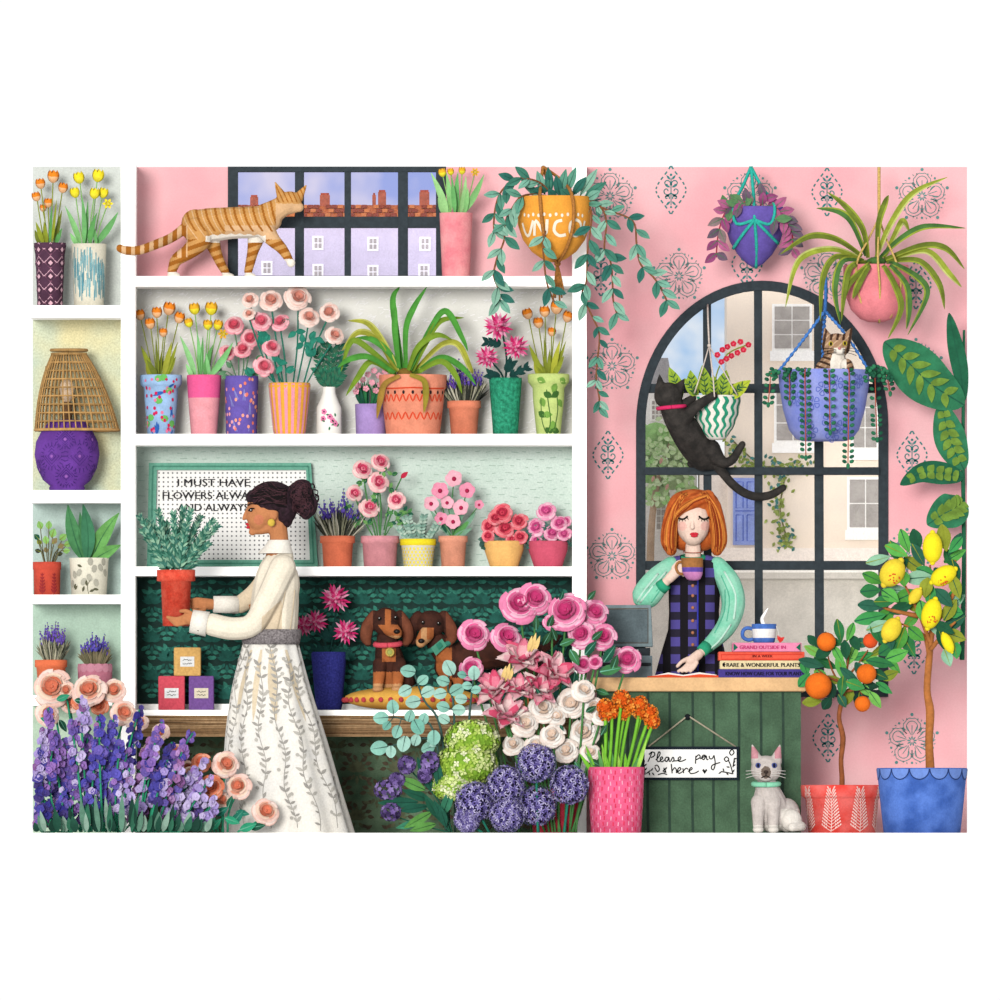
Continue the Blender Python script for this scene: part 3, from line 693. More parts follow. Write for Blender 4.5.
# --- fourth cell
P = rimmed(51, 696, 660, 12, 15, 34, 7, 1.2)
t = rooted('potted_lavender', 'terracotta pot of tall lavender at the left edge, above the pale roses', 'potted lavender', P, M('#ee7a50', .1), 'potted lavenders')
lavender_plant(t, 53, 662, 8, 22, 44, 36, (LAV, M('#6a4aa8')), (LVL, LVD, M('#b7b39c')), 1.7)
P = Pot(95, 34, [(696, 14), (680, 17), (668, 17.5), (664, 17)])
def dec(g, p, mp):
    for x in (-20, -12, -4, 4, 12, 20): g.dot(x, 668, 4.5, M('#c98a9c', .08), mp, 10, 4.5)
t = rooted('potted_lavender', 'small mauve scalloped pot of lavender beside the taller one', 'potted lavender', P, M('#bd7488', .1), 'potted lavenders', dec)
lavender_plant(t, 95, 666, 11, 23, 36, 36, (M('#4a48a4'), LAV, M('#6a5cc0')), (M('#6e6a50'), M('#84795e')), 1.8)

# --- top shelf: pink vase on the right
P = Pot(456, 40, [(279, 13), (274, 14), (214, 16.5), (213, 16.5)])
t = rooted('tulip_vase', 'pink straight vase of green-leaved tulips on the top shelf by the window', 'vase', P, M('#ea8590', .12, .05, '#f3a3a6'), partname='vase')
tulip_bunch(t, (456, 213), ((475, 172, 4.2, 'd'), (443, 173, 3.6), (462, 171, 3.2), (451, 172, 3)), YE1, YE2, GRN2, 40)
straps(t, [(450, 215, 446, 172, 3, 6), (448, 215, 431, 173, 2, 7), (458, 215, 458, 172, -3, 6), (462, 215, 484, 175, 3, 7), (444, 215, 438, 198, 0, 6), (455, 215, 452, 178, 0, 5), (465, 214, 468, 188, 0, 5), (460, 215, 466, 176, 2, 5)], 42, (M('#8cc97e'), M('#9fd48c'), M('#6fb56a')))

# --- second shelf
SH = 436
P = Pot(161, 38, [(SH, 13.5), (400, 16.5), (388, 17), (386, 19.5), (384, 20.8), (376, 21), (375, 20.5)])
def blue_dec(g, p, mp):
    r = random.Random(5); gn, pk, rd_, bl = M('#6fbf62', .1), M('#ee7fa6', .1), M('#cf1f57', .1), M('#2f66b8', .1)
    for x, y in ((-2, 401), (9, 391), (-11, 418), (4, 419), (13, 424), (3, 378), (-2, 379), (-16, 424)): g.dot(x, y, 4.2, gn, mp, 7, 3.6)
    for x, y, a in ((-6, 425, 1.4), (-2, 424, 1.7), (-4, 422, 1.5), (10, 407, 1.2), (13, 407, 1.8), (-8, 396, -.2), (-5, 393, 0), (14, 430, 2), (15, 384, 2.6), (-10, 431, 1.2)): g.lf(x, y, 11, .22, a, bl, mp)
    for i in range(34): g.dot(r.uniform(-17, 17), r.uniform(386, 433), 1.6, (rd_, pk, rd_)[i % 3], p.map(.45), 7, 1.9)
    for x in (-17, -9, -3, 6, 14, 18): g.dot(x, 380 + (x % 3), 1.5, (rd_, pk)[x % 2], mp, 7)
ORH = ((141, 315, 4.6), (157, 313, 4.7), (168, 309, 5.6), (178, 318, 4.8), (151, 324, 4.6), (163.5, 333, 3.8))
t = rooted('tulip_vase', 'light blue patterned vase with a flared collar holding orange tulips', 'vase', P, M('#a3c6ee', .1), decor=blue_dec, partname='vase')
tulip_bunch(t, (160, 376), ORH, OR1, OR2, OLV, 38)
OST = [(155, 378, 141, 346), (158, 378, 147, 360), (163, 378, 172, 342), (165, 378, 176, 357), (160, 378, 162, 350, 0, 4), (151, 378, 146, 362), (166, 378, 178, 342, 0, 4), (158, 378, 156, 336, 0, 3)]
straps(t, OST, 40, (OLV, M('#6f7a2c'), M('#a4a83c')), 6)
P = Pot(204, 38, [(SH, 12), (434, 13), (398, 16), (376, 17.3), (375, 16.5)])
t = T('tulip_vase', 'two-tone pink vase of yellow tulips between the blue and purple vases', 'vase', 204, SH, 38)
g = G(); rg = P.p + [(375, 14.5), (382, 14)]
g.loft([(y, 204, r) for y, r in rg], 38, lambda i, j: M('#f2a3ac', .08) if i < 2 else M('#f0609a', .06), 32); t.part('vase', g)
YH = ((190, 323, 4), (195, 309, 5), (211, 309, 5.6), (208, 325, 4.4), (217, 325, 4.4), (223, 334, 5, 'd'))
tulip_bunch(t, (203, 376), YH, YE1, YE2, GRN2, 38)
straps(t, [(199, 378, 197, 332, 3, 5), (196, 378, 180, 336, 2, 6), (205, 378, 213, 345, -3, 6), (209, 378, 233, 343, 3, 7), (193, 378, 186, 364, 0, 5), (201, 378, 203, 336, 0, 4), (210, 378, 206, 352, 0, 4)], 40, (M('#7fc27a'), M('#92cf88'), GRN))
P = Pot(241.5, 38, [(SH, 14), (434, 15.5), (380, 17), (376, 16.8)])
def dec(g, p, mp):
    r = random.Random(6)
    for i in range(42): g.dot(r.uniform(-22, 22), r.uniform(379, 433), 1.5, M(('#f0806a', '#f7a78f', '#f2a9b4')[i % 3], .1), mp, 7, 1.9)
    for x, y in ((-8, 388), (9, 403), (-9, 420), (8, 428), (-13, 395), (3, 389)):
        for q in (-.15, 0, .15): g.stroke([(x, y), (x + 9 * math.sin(q + .5 * (x < 0)), y + 12)], .6, M('#8f8fd6', .1), mp, 1)
t = rooted('rose_vase', 'purple vase with coral dots holding pink roses', 'vase', P, M('#6d5cb4', .1), decor=dec, partname='vase')
RP = (M('#f9c2c6', .1), M('#f4a0ac', .1), M('#ec7488', .1), M('#e05268', .1))
LVX = M('#5d8a66')
for x, y, r_ in ((234, 325, 11), (250, 338, 10), (228, 352, 9), (243, 349, 10)):
    f = t.part('flower', G().rose((x, y, 44 + R.uniform(-3, 4)), r_, RP)); stems(t, f, (241 + (x - 241) * .3, 380, 38), (x, y + 3, 41), LVX, .7, R.uniform(-2, 2))
g = G()
for x, y, a in ((226, 372, 2.8), (231, 368, -2.2), (222, 370, -2.9), (256, 360, -.6), (260, 366, -.8), (236, 378, 3.3), (247, 377, .2), (252, 376, -.3), (229, 376, 2.9)): g.leaf((x, y, 42), (x + 8 * math.cos(a), y + 8 * math.sin(a), 44), 5, LVX, (0, 0, 2))
g.tube([(236, 379, 40), (228, 372, 41), (220, 371, 42)], .5, LVX, 5, 3); g.tube([(247, 379, 40), (255, 366, 41), (262, 358, 42)], .5, LVX, 5, 3); t.part('leaves', g)
P = Pot(289.5, 38, [(SH + 0, 13), (435, 15.5), (430, 16.5), (386, 21), (383, 20.5)])
def dec(g, p, mp):
    for k in range(-4, 9): 
        x = -30 + k * 7.2 + 5; q = lambda y: p.r(y) / 20
        L = [(x * q(y) - 1.7 * q(y), y) for y in (384, 395, 410, 425, 434)]; Q = [(x * q(y) + 1.7 * q(y), y) for y in (384, 395, 410, 425, 434)]
        g.grid([[mp(*a) for a in L], [mp(*a) for a in Q]], M('#ef9db0', .06))
t = rooted('rose_vase', 'tapered vase striped pink and orange holding long-stemmed peach roses', 'vase', P, M('#f6b03e', .06), decor=dec, partname='vase')
place(t.o, 289.5, SH, 50)
PE = (M('#f8d2c6', .08), M('#fbe4da', .06), M('#ebb0a2', .1), M('#d98a78', .12)); PK = (M('#fac4ca', .08), M('#f6a6b2', .1), M('#ea7386', .1), M('#e25c72', .1))
for x, y, r_, cs in ((298, 297, 14, PE), (271, 300, 12, PE), (250, 300, 9, PE), (309, 317, 11, PE), (329, 312, 11, PE), (335, 335, 10, PE), (261, 321, 11, PK), (280, 322, 10, PK), (272, 347, 10, PK), (264, 366, 11, PK), (249, 314, 7, PE)):
    dd = 44 + R.uniform(-4, 5); f = t.part('flower', G().rose((x, y, dd), r_, cs)); stems(t, f, (290 + (x - 290) * .32, 388, 38), (x, y + 4, dd - 3), TEALG, .8, R.uniform(-3, 3))
g = G()
for x, y in ((289, 320), (310, 340), (313, 348), (306, 350), (316, 338), (303, 343), (282, 366), (286, 372), (278, 362), (270, 336), (267, 333), (252, 376), (247, 372), (296, 332), (311, 357), (262, 345)):
    for q in range(2):
        a = R.uniform(0, 6.3); g.leaf((x, y, 42), (x + 10 * math.cos(a), y + 10 * math.sin(a), 44), 6, (TEALG, M('#2f8a74'), M('#4f7f66'))[q % 3], (0, 0, 2))
t.part('leaves', g)
P = Pot(329, 40, [(SH, 10), (434, 12.5), (408, 12.5), (400, 9), (393, 6.5), (388, 6.5), (387, 7)])
def dec(g, p, mp):
    for i, (x, y) in enumerate(((-5, 412), (1, 417), (-1, 424), (4, 421), (-6, 419), (5, 414), (7, 424))):
        if i % 3 < 2:
            for k in range(5): g.dot(x + 1.8 * math.cos(k * 1.257), y + 1.8 * math.sin(k * 1.257), 1.5, M('#ee86b4', .1), mp, 6)
            g.dot(x, y, 1, M('#5a1f3c', .1), p.map(.5), 6)
        g.lf(x + 2, y + 3, 4, .5, i * .9, M('#2f7a52', .1), mp)
t = rooted('milk_bottle_vase', 'white bottle vase with a pink flower motif holding dark green sprigs', 'vase', P, M('#fbfaf4', .02, grain=.01), decor=dec, partname='vase', wall=1.2)
g = G(); EV = (M('#1f5f4a', .15), M('#2f7a5c', .15), M('#3f6a52', .15))
for x1, y1 in ((317, 352), (326, 345), (333, 350), (340, 347), (344, 362), (318, 370), (340, 376)):
    pts = cr([(329, 388, 40), ((329 + x1) / 2, (388 + y1) / 2 + 2, 42), (x1, y1, 45)], 5); g.tube(pts, .5, EV[0], 5)
    for i, p in enumerate(pts[2:]):
        for s_ in (-1, 1):
            a = math.atan2(y1 - 388, x1 - 329) + s_ * .8; g.leaf(p, (p[0] + 8 * math.cos(a), p[1] + 8 * math.sin(a), p[2] + 2), 3.4, EV[(i + s_) % 3], (0, 0, 1), 0, 4)
t.part('leaves', g)
P = Pot(371, 30, [(SH, 14), (434, 15), (405, 16), (404, 15.5)])
t = rooted('potted_pink_flowers', 'lilac pot of little pink blossoms tucked behind the big orange pot', 'potted plant', P, M('#ab90cc', .1))
g = G(); r = random.Random(4)
for i in range(30): x = 368 + r.uniform(-12, 12); g.blade([(368 + (x - 368) * .5, 407, 30), (x, 396, 31 + r.uniform(-4, 6)), (x + r.uniform(-3, 3), r.uniform(378, 393), 33)], 2.2, (DKG, M('#2f7a4a'))[i % 2], 3)
t.part('foliage', g)
for i, (x, y) in enumerate(((358, 386), (363, 380), (368, 375), (374, 371), (379, 376), (385, 372), (372, 383), (366, 389), (380, 385), (356, 392), (388, 380), (362, 371), (376, 391))):
    t.part('flower', G().petals((x, y, 36 + i % 4), (0, -.2, 1), 5, .4, 3.4, 0, 1, .55, M('#f6a9bb', .08), i, 0, 2, 2))
P = Pot(413, 42, [(SH, 25), (434, 27), (390, 32), (388, 33.5), (376, 34), (375, 33.5)])
def dec(g, p, mp):
    m = M('#e8502f', .1)
    for y0, n in ((398, 11), (416, 10)):
        g.stroke([((-38 + 76 * i / (n * 2)), y0 + (4 if i % 2 else -3)) for i in range(n * 2 + 1)], 1.5, m, mp, 3)
    g.stroke([(-40, 388.5), (-20, 389.2), (0, 388.6), (20, 389.3), (40, 388.6)], 1.4, m, mp, 3)
    for k in range(-4, 5): g.dot(k * 9.5, 393, 1.4, M('#2a2024', .1), mp, 7, 2)
t = rooted('potted_spider_plant', 'big coral pot with wavy red lines and black dots holding an arching spider plant', 'potted plant', P, M('#f49a7c', .12, .1), decor=dec)
g = G(); SA, SB, SC = M('#7a9a2e', .15), M('#4f9a3c', .15), M('#a3a63a', .2)
for pts, m in (([(403, 370), (397, 335), (393, 300), (400, 287)], SB), ([(406, 368), (406, 330), (414, 308), (427, 287)], SB), ([(398, 372), (385, 345), (368, 324), (348, 321)], SC), ([(396, 373), (372, 352), (352, 342), (341, 372)], SA), ([(396, 372), (378, 340), (358, 333), (342, 351)], SC), ([(395, 374), (370, 358), (350, 360), (338, 368)], SB), ([(396, 376), (372, 362), (358, 378), (346, 396)], SA), ([(400, 377), (385, 385), (380, 402), (377, 419)], M('#a8843a')), ([(410, 376), (424, 382), (426, 398), (424, 414)], M('#9a8a30')),
               ([(412, 372), (425, 345), (440, 322), (464, 318)], SA), ([(410, 370), (430, 330), (446, 312), (462, 338), (468, 352)], SB), ([(413, 373), (440, 346), (458, 345), (470, 368), (473, 374)], SC), ([(413, 375), (440, 358), (462, 368), (476, 385)], SB), ([(414, 375), (440, 362), (455, 375), (462, 394)], SA), ([(399, 368), (395, 330), (396, 306)], SB), ([(408, 371), (418, 348), (436, 336), (452, 340)], SA), ([(402, 372), (388, 352), (372, 340), (356, 338)], SB)):
    dd = 42 + R.uniform(-4, 10); pts = [(x, y, max(q, 42 + math.sqrt(max(0, 36 ** 2 - (x - 413) ** 2)) + 3) if y > 373 and abs(x - 413) < 36 else q) for x, y, q in cr([(x, y, dd + 16 * math.sin(PI * i / (len(pts) - .5))) for i, (x, y) in enumerate(pts)], 4)]; g.blade(pts, 6.4, m, 3, M('#c9c96a') if m is SC else None)
g.ball((405, 374, 44), (8, 6, 8), M('#8a6a2e'), 12, 8); t.part('leaves', g)
P = rimmed(464, SH, 401, 13, 15.5, 36, 7, 1.4)
t = rooted('potted_lavender', 'terracotta pot of lavender between the coral pot and the dark green vase', 'potted lavender', P, TERRA, 'potted lavenders')
lavender_plant(t, 464, 404, 9, 34, 46, 38, (LAV, M('#6a4aa8')), (LVL, LVD, M('#c4c0ac'), M('#2f322c')), 1.8)
P = Pot(505.5, 38, [(SH, 12.5), (427, 13), (380, 16.5), (378, 16.5)])
t = rooted('dahlia_vase', 'dark green speckled vase holding three magenta dahlias', 'vase', P, M('#1f7d5e', .3, .3, '#2f9a76', grain=.3), partname='vase')
DH = (M('#dd2a74', .1), M('#ee5f9a', .1), M('#f7a8c8', .1)); DKS = M('#14403c', .15)
for x, y, r_ in ((498, 327, 16), (516, 348, 14), (487, 358, 13)):
    f = t.part('flower', G().dahlia((x, y, 48), r_, DH)); stems(t, f, (505, 384, 38), (x + (4 if x < 500 else -2), y + 4, 45), DKS, 1, 3 if x < 500 else -2)
def dahlia_leaves(t, L, d=44):
    g = G()
    for x0, y0, x1, y1 in L:
        for k in (0, .35, .7):
            for s_ in (-1, 1):
                a = math.atan2(y1 - y0, x1 - x0); x, y = x0 + (x1 - x0) * k, y0 + (y1 - y0) * k; g.leaf((x, y, d), (x + 9 * math.cos(a + s_ * .55), y + 9 * math.sin(a + s_ * .55), d + 2), 4.5, DKS, (0, 0, 2), 0, 4)
        g.leaf((x0, y0, d), (x1, y1, d + 2), 5, DKS, (0, 0, 3), 0, 5)
    t.part('leaves', g)
dahlia_leaves(t, [(510, 377, 530, 366), (501, 344, 484, 342), (500, 378, 488, 374), (506, 372, 512, 362)])
P = Pot(548.5, 38, [(SH + 0, 10), (434, 12), (400, 15.5), (388, 16), (384, 19), (382, 20.5), (375, 21), (374, 20)])
def dec(g, p, mp):
    a, b = M('#3f6a2e', .1), M('#7aa84a', .1)
    for x, y, q in ((-5, 393, .5), (-8, 398, 1.2), (8, 384, 2), (12, 379, .5), (10, 400, .8), (-11, 412, .6), (-6, 415, 0), (4, 421, 1.4), (8, 425, 2.4), (-3, 428, .8), (11, 392, 2.5), (3, 430, .2), (-12, 379, .4)): g.lf(x, y, 10, .7, q, a if x % 2 else b, mp)
    g.stroke([(-2, 390), (0, 405), (2, 420), (0, 432)], 1, a, mp); g.stroke([(8, 390), (10, 410), (6, 430)], 1, a, mp); g.stroke([(-8, 400), (-7, 420), (-3, 432)], .9, a, mp)
t = rooted('tulip_vase', 'lime vase with a dark leaf print holding orange tulips, at the shelf end', 'vase', P, M('#c9dc86', .08), decor=dec, partname='vase')
tulip_bunch(t, (548, 375), [(x + 388, y - 1, s_) for x, y, s_ in ORH], OR1, OR2, OLV, 38)
straps(t, [(a + 388, b - 1, c + 388, d - 1, *q) for a, b, c, d, *q in OST], 40, (OLV, M('#7f8a2c'), M('#b4b83c')), 6)

# --- third shelf
SH = 568
t = T('letter_board', 'white peg letter board in a green frame leaning at the back of the shelf', 'letter board', 232, SH, 8)
fr = M('#6fae98', .1, .2); fd = M('#4f8f7a', .1, .2); g = G()
Q = [(149, 463), (311, 463), (318, 567), (147, 567)]; I = [(157, 470), (306, 470), (310, 560), (155, 560)]
for k in range(4): g.prism([Q[k], Q[(k + 1) % 4], I[(k + 1) % 4], I[k]], 4, 13, fr)
for k in range(4):
    a, b = Q[k], Q[(k + 1) % 4]; c, d = I[k], I[(k + 1) % 4]; mid = lambda p, q, t_: (p[0] + (q[0] - p[0]) * t_, p[1] + (q[1] - p[1]) * t_)
    g.stroke([mid(a, c, .5), mid(b, d, .5)], 1.6, fd, flat(13.3), 1)
t.part('frame', g, smooth=False)
g = G().prism([(155.5, 469), (307, 469), (311, 561), (154, 561)], 5, 8.5, M('#fdfcf9', .02, grain=.01)); m = M('#77777a', .1)
for j in range(20):
    for i in range(33): g.dot(159 + i * 4.55 + (j % 2) * 0, 473 + j * 4.5, .95, m, flat(8.9), 6)
t.part('peg_panel', g, smooth=False)
g = G(); m = M('#2f2f33', .05)

for dx in (0, .45):
    for s_, x, y, w_ in (('I MUST HAVE', 177.5, 486, 72), ('FLOWERS ALWAYS', 162.5, 499, 98), ('AND ALWAYS', 177.5, 511, 71)): text_g(g, s_, x + dx, y, 10.2, 9.2 + dx * .3, m, w_)
t.part('lettering', g, smooth=False)
P = rimmed(337.5, SH + 0, 536, 14, 16, 40, 7, 1.5)
t = rooted('potted_lavender', 'terracotta pot of lavender just right of the letter board', 'potted lavender', P, M('#ef7f5c', .1), 'potted lavenders')
lavender_plant(t, 339, 538, 9, 36, 50, 42, (LAV, M('#5a48b0')), (LVL, LVD, M('#c4c0ac'), M('#2f322c')), 1.9)
P = rimmed(380, SH, 536, 16, 18, 40, 7, 1.3)
t = rooted('potted_rose', 'tall pale pink rose bush in a dusky pink pot', 'potted rose', P, M('#e39aa2', .12, .1))
RO = (M('#fadcd8', .06), M('#f9c4c4', .08), M('#ee8fa0', .1), M('#cf3f63', .1)); RG = M('#4f8a4e')
for x, y, r_ in ((381, 461.5, 10.5), (363, 469, 11), (379, 482, 11), (355, 493, 9), (370, 507, 11), (396, 500, 10)):
    f = t.part('flower', G().rose((x, y, 46 + R.uniform(-3, 4)), r_, RO, lay=4)); stems(t, f, (380 + (x - 380) * .2, 540, 40), (x, y + 3, 44), RG, .8, R.uniform(-3, 3))
f = t.part('bud', G().leaf((401, 478, 45), (408, 472, 46), 5, M('#c92a4a'), (0, 0, 3)).ball((404, 475, 44), (3.4, 2.2, 2), M('#d8405f'), 8, 5, -40)); stems(t, f, (384, 530, 40), (402, 477, 44), RG, .7, -3)
g = G()
for x, y in ((362, 482), (384, 472), (392, 475), (373, 494), (390, 488), (404, 511), (397, 516), (408, 513), (360, 520), (368, 524), (355, 522), (391, 522), (402, 522), (376, 498), (347, 506), (366, 478), (388, 512)):
    for q in range(3): a = R.uniform(0, 6.3); g.leaf((x, y, 43), (x + 6 * math.cos(a), y + 6 * math.sin(a), 45), 4, (RG, M('#6fa35c'), DKG)[q], (0, 0, 1), 0, 4)
g.tube([(384, 538, 40), (396, 520, 43), (410, 512, 45)], .6, RG, 5, 3); t.part('leaves', g)
P = rimmed(418, SH, 539, 14, 17.2, 40, 6, .9)
def dec(g, p, mp):
    r = random.Random(9)
    for j in range(6):
        for i in range(-5, 6): g.dot(i * 4 + (j % 2) * 2, 549 + j * 3.4, 1, YEL, mp, 6, 1.5)
t = T('potted_herb', 'small cream pot with yellow rim and yellow dots holding a grey-green herb', 'potted plant', 418, SH, 40)
g = P.geo(M('#f6f2da', .04)); g.m = [(YEL if min(g.v[k][1] for k in f) < 545.5 else mm) for f, mm in zip(g.f, g.m)]; dec(g, P, P.map()); t.part('pot', g)
g = G(); HG = (M('#9cbcac'), M('#7fa596'), M('#b4ccbc')); r = random.Random(5)
for i in range(16):
    a = r.uniform(-1, 1); x1, y1 = 418 + a * 22, 541 - r.uniform(12, 30) * (1 - .4 * abs(a)); dd = 40 + r.uniform(-7, 8); pts = cr([(418 + a * 10, 542, dd), (418 + a * 16, (542 + y1) / 2, dd), (x1, y1, dd + 2)], 4); g.tube(pts, .4, HG[1], 5)
    for k, p in enumerate(pts[1:]):
        for s_ in (-1, 1): g.leaf(p, (p[0] + s_ * 4, p[1] - 2.5, p[2] + 1), 2.6, HG[(k + i) % 3], (0, 0, 1), 0, 4)
t.part('foliage', g)
P = rimmed(453, SH, 536, 11.5, 13.5, 40, 6, 1.2)
t = rooted('potted_pink_flowers', 'bushy pink blossoms on an upright stem in a slim pale terracotta pot', 'potted plant', P, M('#f0a487', .12))
PF = (M('#f9b9c9', .08), M('#f49ab6', .08)); PC = M('#b3204e', .1)
for i, (x, y, r_) in enumerate(((454, 479, 9), (440, 491, 9), (431, 504, 8), (467, 491, 8.5), (461, 508, 8.5), (441, 519, 7), (453, 522, 8), (479, 505, 5), (447, 503, 7))):
    g = G().petals((x, y, 46 + i % 4), (R.uniform(-.2, .2), -.2, 1), 5, r_ * .15, r_, 0, r_ * .25, .62, PF[i % 2], i, 0, 3, 2); g.ball((x, y, 47 + i % 4), (r_ * .26,) * 3, PC, 7, 5); f = t.part('flower', g); stems(t, f, (453, 540, 40), (x, y, 44), RG, .6, R.uniform(-2, 2))
g = G()
for x0, y0, x1, y1 in ((453, 538, 430, 510), (453, 538, 470, 520), (455, 536, 476, 512), (452, 530, 452, 494), (450, 536, 436, 515), (455, 532, 466, 500), (452, 538, 472, 528)):
    g.leaf((x0, y0, 40), (x1, y1, 43), 6, (DKG, GRN, SAGE)[R.randrange(3)], (R.uniform(-3, 3), 0, 3), 0, 5)
t.part('leaves', g)
def bowl_plant(cx, w_, mat, label, cols, heads):
    P = Pot(cx, 40, [(SH, w_ * .62), (566, w_ * .72), (550, w_ * .98), (543, w_), (541, w_ * .98)])
    t = rooted('potted_flowers', label, 'potted plant', P, mat, 'bowls of round blooms')
    g = G(); m3 = (M('#4f7a72'), M('#3f6a5c'), M('#6f9a8c'))
    for i in range(46): x = cx + R.uniform(-1, 1) * w_ * 1.1; y = 546 - R.uniform(0, 1) * 26 * (1 - ((x - cx) / w_ / 1.2) ** 2); a = R.uniform(0, 6.3); g.leaf((x, y, 40), (x + 7 * math.cos(a), y + 5 * math.sin(a), 44 + R.uniform(0, 6)), 5.5, m3[i % 3], (0, 0, 1), 0, 4)
    t.part('leaves', g)
    for x, y, r_ in heads: t.part('flower', G().rose((x, y, 48 + R.uniform(-4, 5)), r_, cols, lay=4))
bowl_plant(504, 20, M('#f6c073', .1), 'round yellow-orange bowl of red and coral blooms', (M('#f69aa2', .1), M('#ee7680', .1), M('#e04a5e', .1), M('#b82a46', .1)), ((502, 513, 11), (489, 526, 9), (505, 528, 11), (519, 521, 9.5), (520, 537, 8), (495, 518, 8), (488, 536, 7), (512, 540, 7)))
bowl_plant(548, 20, M('#d65a74', .1), 'raspberry pink bowl of pink and mauve blooms at the shelf end', (M('#f8c4d6', .1), M('#f0a0c0', .1), M('#df6a9a', .1), M('#c94484', .1)), ((546, 511, 10), (536, 527, 10), (559, 523, 9), (552, 533, 9), (564, 534, 8), (536, 541, 7), (566, 521, 6)))

# --- on the bench
SB_ = 710.5
def sachet(x0, x1, y0, y1, mat, lab, label, d=30):
    t = T('candle_box', label, 'box', (x0 + x1) / 2, y1, d, 'candle boxes'); t.part('box', G().box(x0, x1, y0, y1, d - 10, d + 10, mat), smooth=False, bev=1.2)
    cx, cy = (x0 + x1) / 2, (y0 + y1) / 2; g = G().box(cx - 7, cx + 7, cy - 5, cy + 5, d + 9.9, d + 10.4, lab); m = M('#4a4a4a', .1); r = random.Random(int(x0))
    for j in (-1.6, 2): g.stroke([(cx - 4.6 + i, cy + j + r.uniform(-.9, .9)) for i in range(10)], .6, m, flat(d + 10.6), 2)
    t.part('label_card', g, smooth=False)
sachet(158.5, 185, 676, SB_, M('#dd5566', .12, .4), M('#f1f3f4', .03), 'red box with a white label on the bench, at left')
sachet(189, 214, 676, SB_, M('#7a559c', .15, .4), M('#e6dcc4', .03), 'purple box with a cream label on the bench, at right of the red one')
sachet(174, 201, 647.5, 676, M('#e0b26a', .12, .4), M('#eef0f0', .03), 'yellow box with a white label balanced on the red and purple boxes')
P = Pot(329, 36, [(SB_, 12), (704, 13.5), (655, 17.8), (652, 17.8)])
t = rooted('dahlia_vase', 'indigo speckled vase of magenta dahlias behind the woman in white', 'vase', P, M('#3b3f9a', .3, .5, '#2c3080', grain=.35), partname='vase')
for x, y, r_ in ((336, 599, 16), (316, 622, 13), (346, 632, 14), (304, 626, 12)):
    f = t.part('flower', G().dahlia((x, y, 46), r_, DH)); stems(t, f, (329, 656, 36), (x, y + 4, 43), DKS, 1, 2)
dahlia_leaves(t, [(330, 652, 310, 648), (332, 652, 348, 655), (331, 640, 322, 632), (333, 636, 338, 622)], 40)

# ================================================================== the counter and what stands on it
CY = 678
WOOD = M('#e6bc8a', .1, .05)
t = T('shop_counter', 'dark green boarded counter with a pale wooden top', 'counter', 700, 833, 140)
t.part('worktop', G().box(590, 805, CY, 692, 86, 194, WOOD), smooth=False, bev=1.5)
g = G().box(597, 800, 692, 833, 92, 184, M('#4d6b52', .18, .06, grain=.2))
GR = M('#30463a', .15)
for x in (627, 647.5, 669, 692, 713, 738, 760, 782): g.stroke([(x, 693), (x + .4, 740), (x - .3, 790), (x + .3, 833)], 2.6, GR, flat(184.3), 3)
t.part('boarding', g, smooth=False)
t = T('pay_sign', 'hanging sign in a black frame with handwriting asking to pay here', 'sign', 690, 765, 188)
t.part('frame', G().box(642, 739, 746.5, 780, 185.5, 188, M('#16222c', .1)), smooth=False)
BP = M('#fdfdfb', .02, grain=.01); t.part('board', G().box(644.5, 736.5, 749.5, 777.5, 187, 189, BP), smooth=False)
g = G(); m = M('#101416', .1); mp = lambda u, v: (640 + u * .105, 740 + v * .105, 189.4)
for L in ([(75, 208), (95, 165), (112, 118)], [(85, 140), (110, 115), (138, 122), (136, 150), (105, 168)], [(150, 192), (178, 160), (192, 127), (180, 113), (166, 150), (163, 195), (180, 206), (198, 192), (216, 173), (208, 160), (195, 172), (196, 200), (214, 206), (238, 186)], [(272, 168), (252, 164), (238, 188), (254, 206), (276, 168), (277, 200), (292, 202)], [(292, 202), (314, 163), (324, 190), (308, 208)], [(322, 200), (370, 194), (390, 172), (380, 160), (364, 176), (370, 202), (402, 200), (438, 184)],
          [(532, 150), (528, 226)], [(532, 165), (560, 140), (572, 166), (534, 188)], [(572, 180), (622, 150), (602, 145), (588, 170), (608, 187), (630, 150), (636, 186), (652, 184)], [(658, 150), (666, 178), (688, 176), (704, 145)], [(704, 145), (716, 222), (700, 282), (680, 270), (692, 238), (764, 214)],
          [(298, 228), (306, 318)], [(306, 294), (330, 264), (346, 285), (346, 316)], [(346, 312), (388, 278), (376, 262), (358, 286), (370, 318), (408, 300)], [(408, 268), (416, 316)], [(416, 292), (440, 268), (460, 282)], [(456, 300), (496, 276), (486, 262), (470, 286), (480, 318), (522, 315), (560, 295)],
          [(885, 325), (862, 240), (840, 190)], [(770, 300), (830, 310), (880, 322)], [(50, 330), (36, 230)], [(60, 320), (100, 290)], [(170, 330), (220, 318), (258, 330)], [(850, 120), (875, 90), (895, 120), (870, 145), (850, 120)], [(800, 180), (825, 160), (845, 185), (820, 205), (800, 180)], [(885, 260), (900, 170)], [(140, 250), (165, 240), (185, 280), (165, 300), (140, 260)], [(225, 265), (245, 300), (225, 300)]):
    g.stroke(L, 11, m, mp, 4)
g.patch([(615, 324), (592, 290), (604, 274), (618, 290), (630, 274), (641, 288)], m, mp)
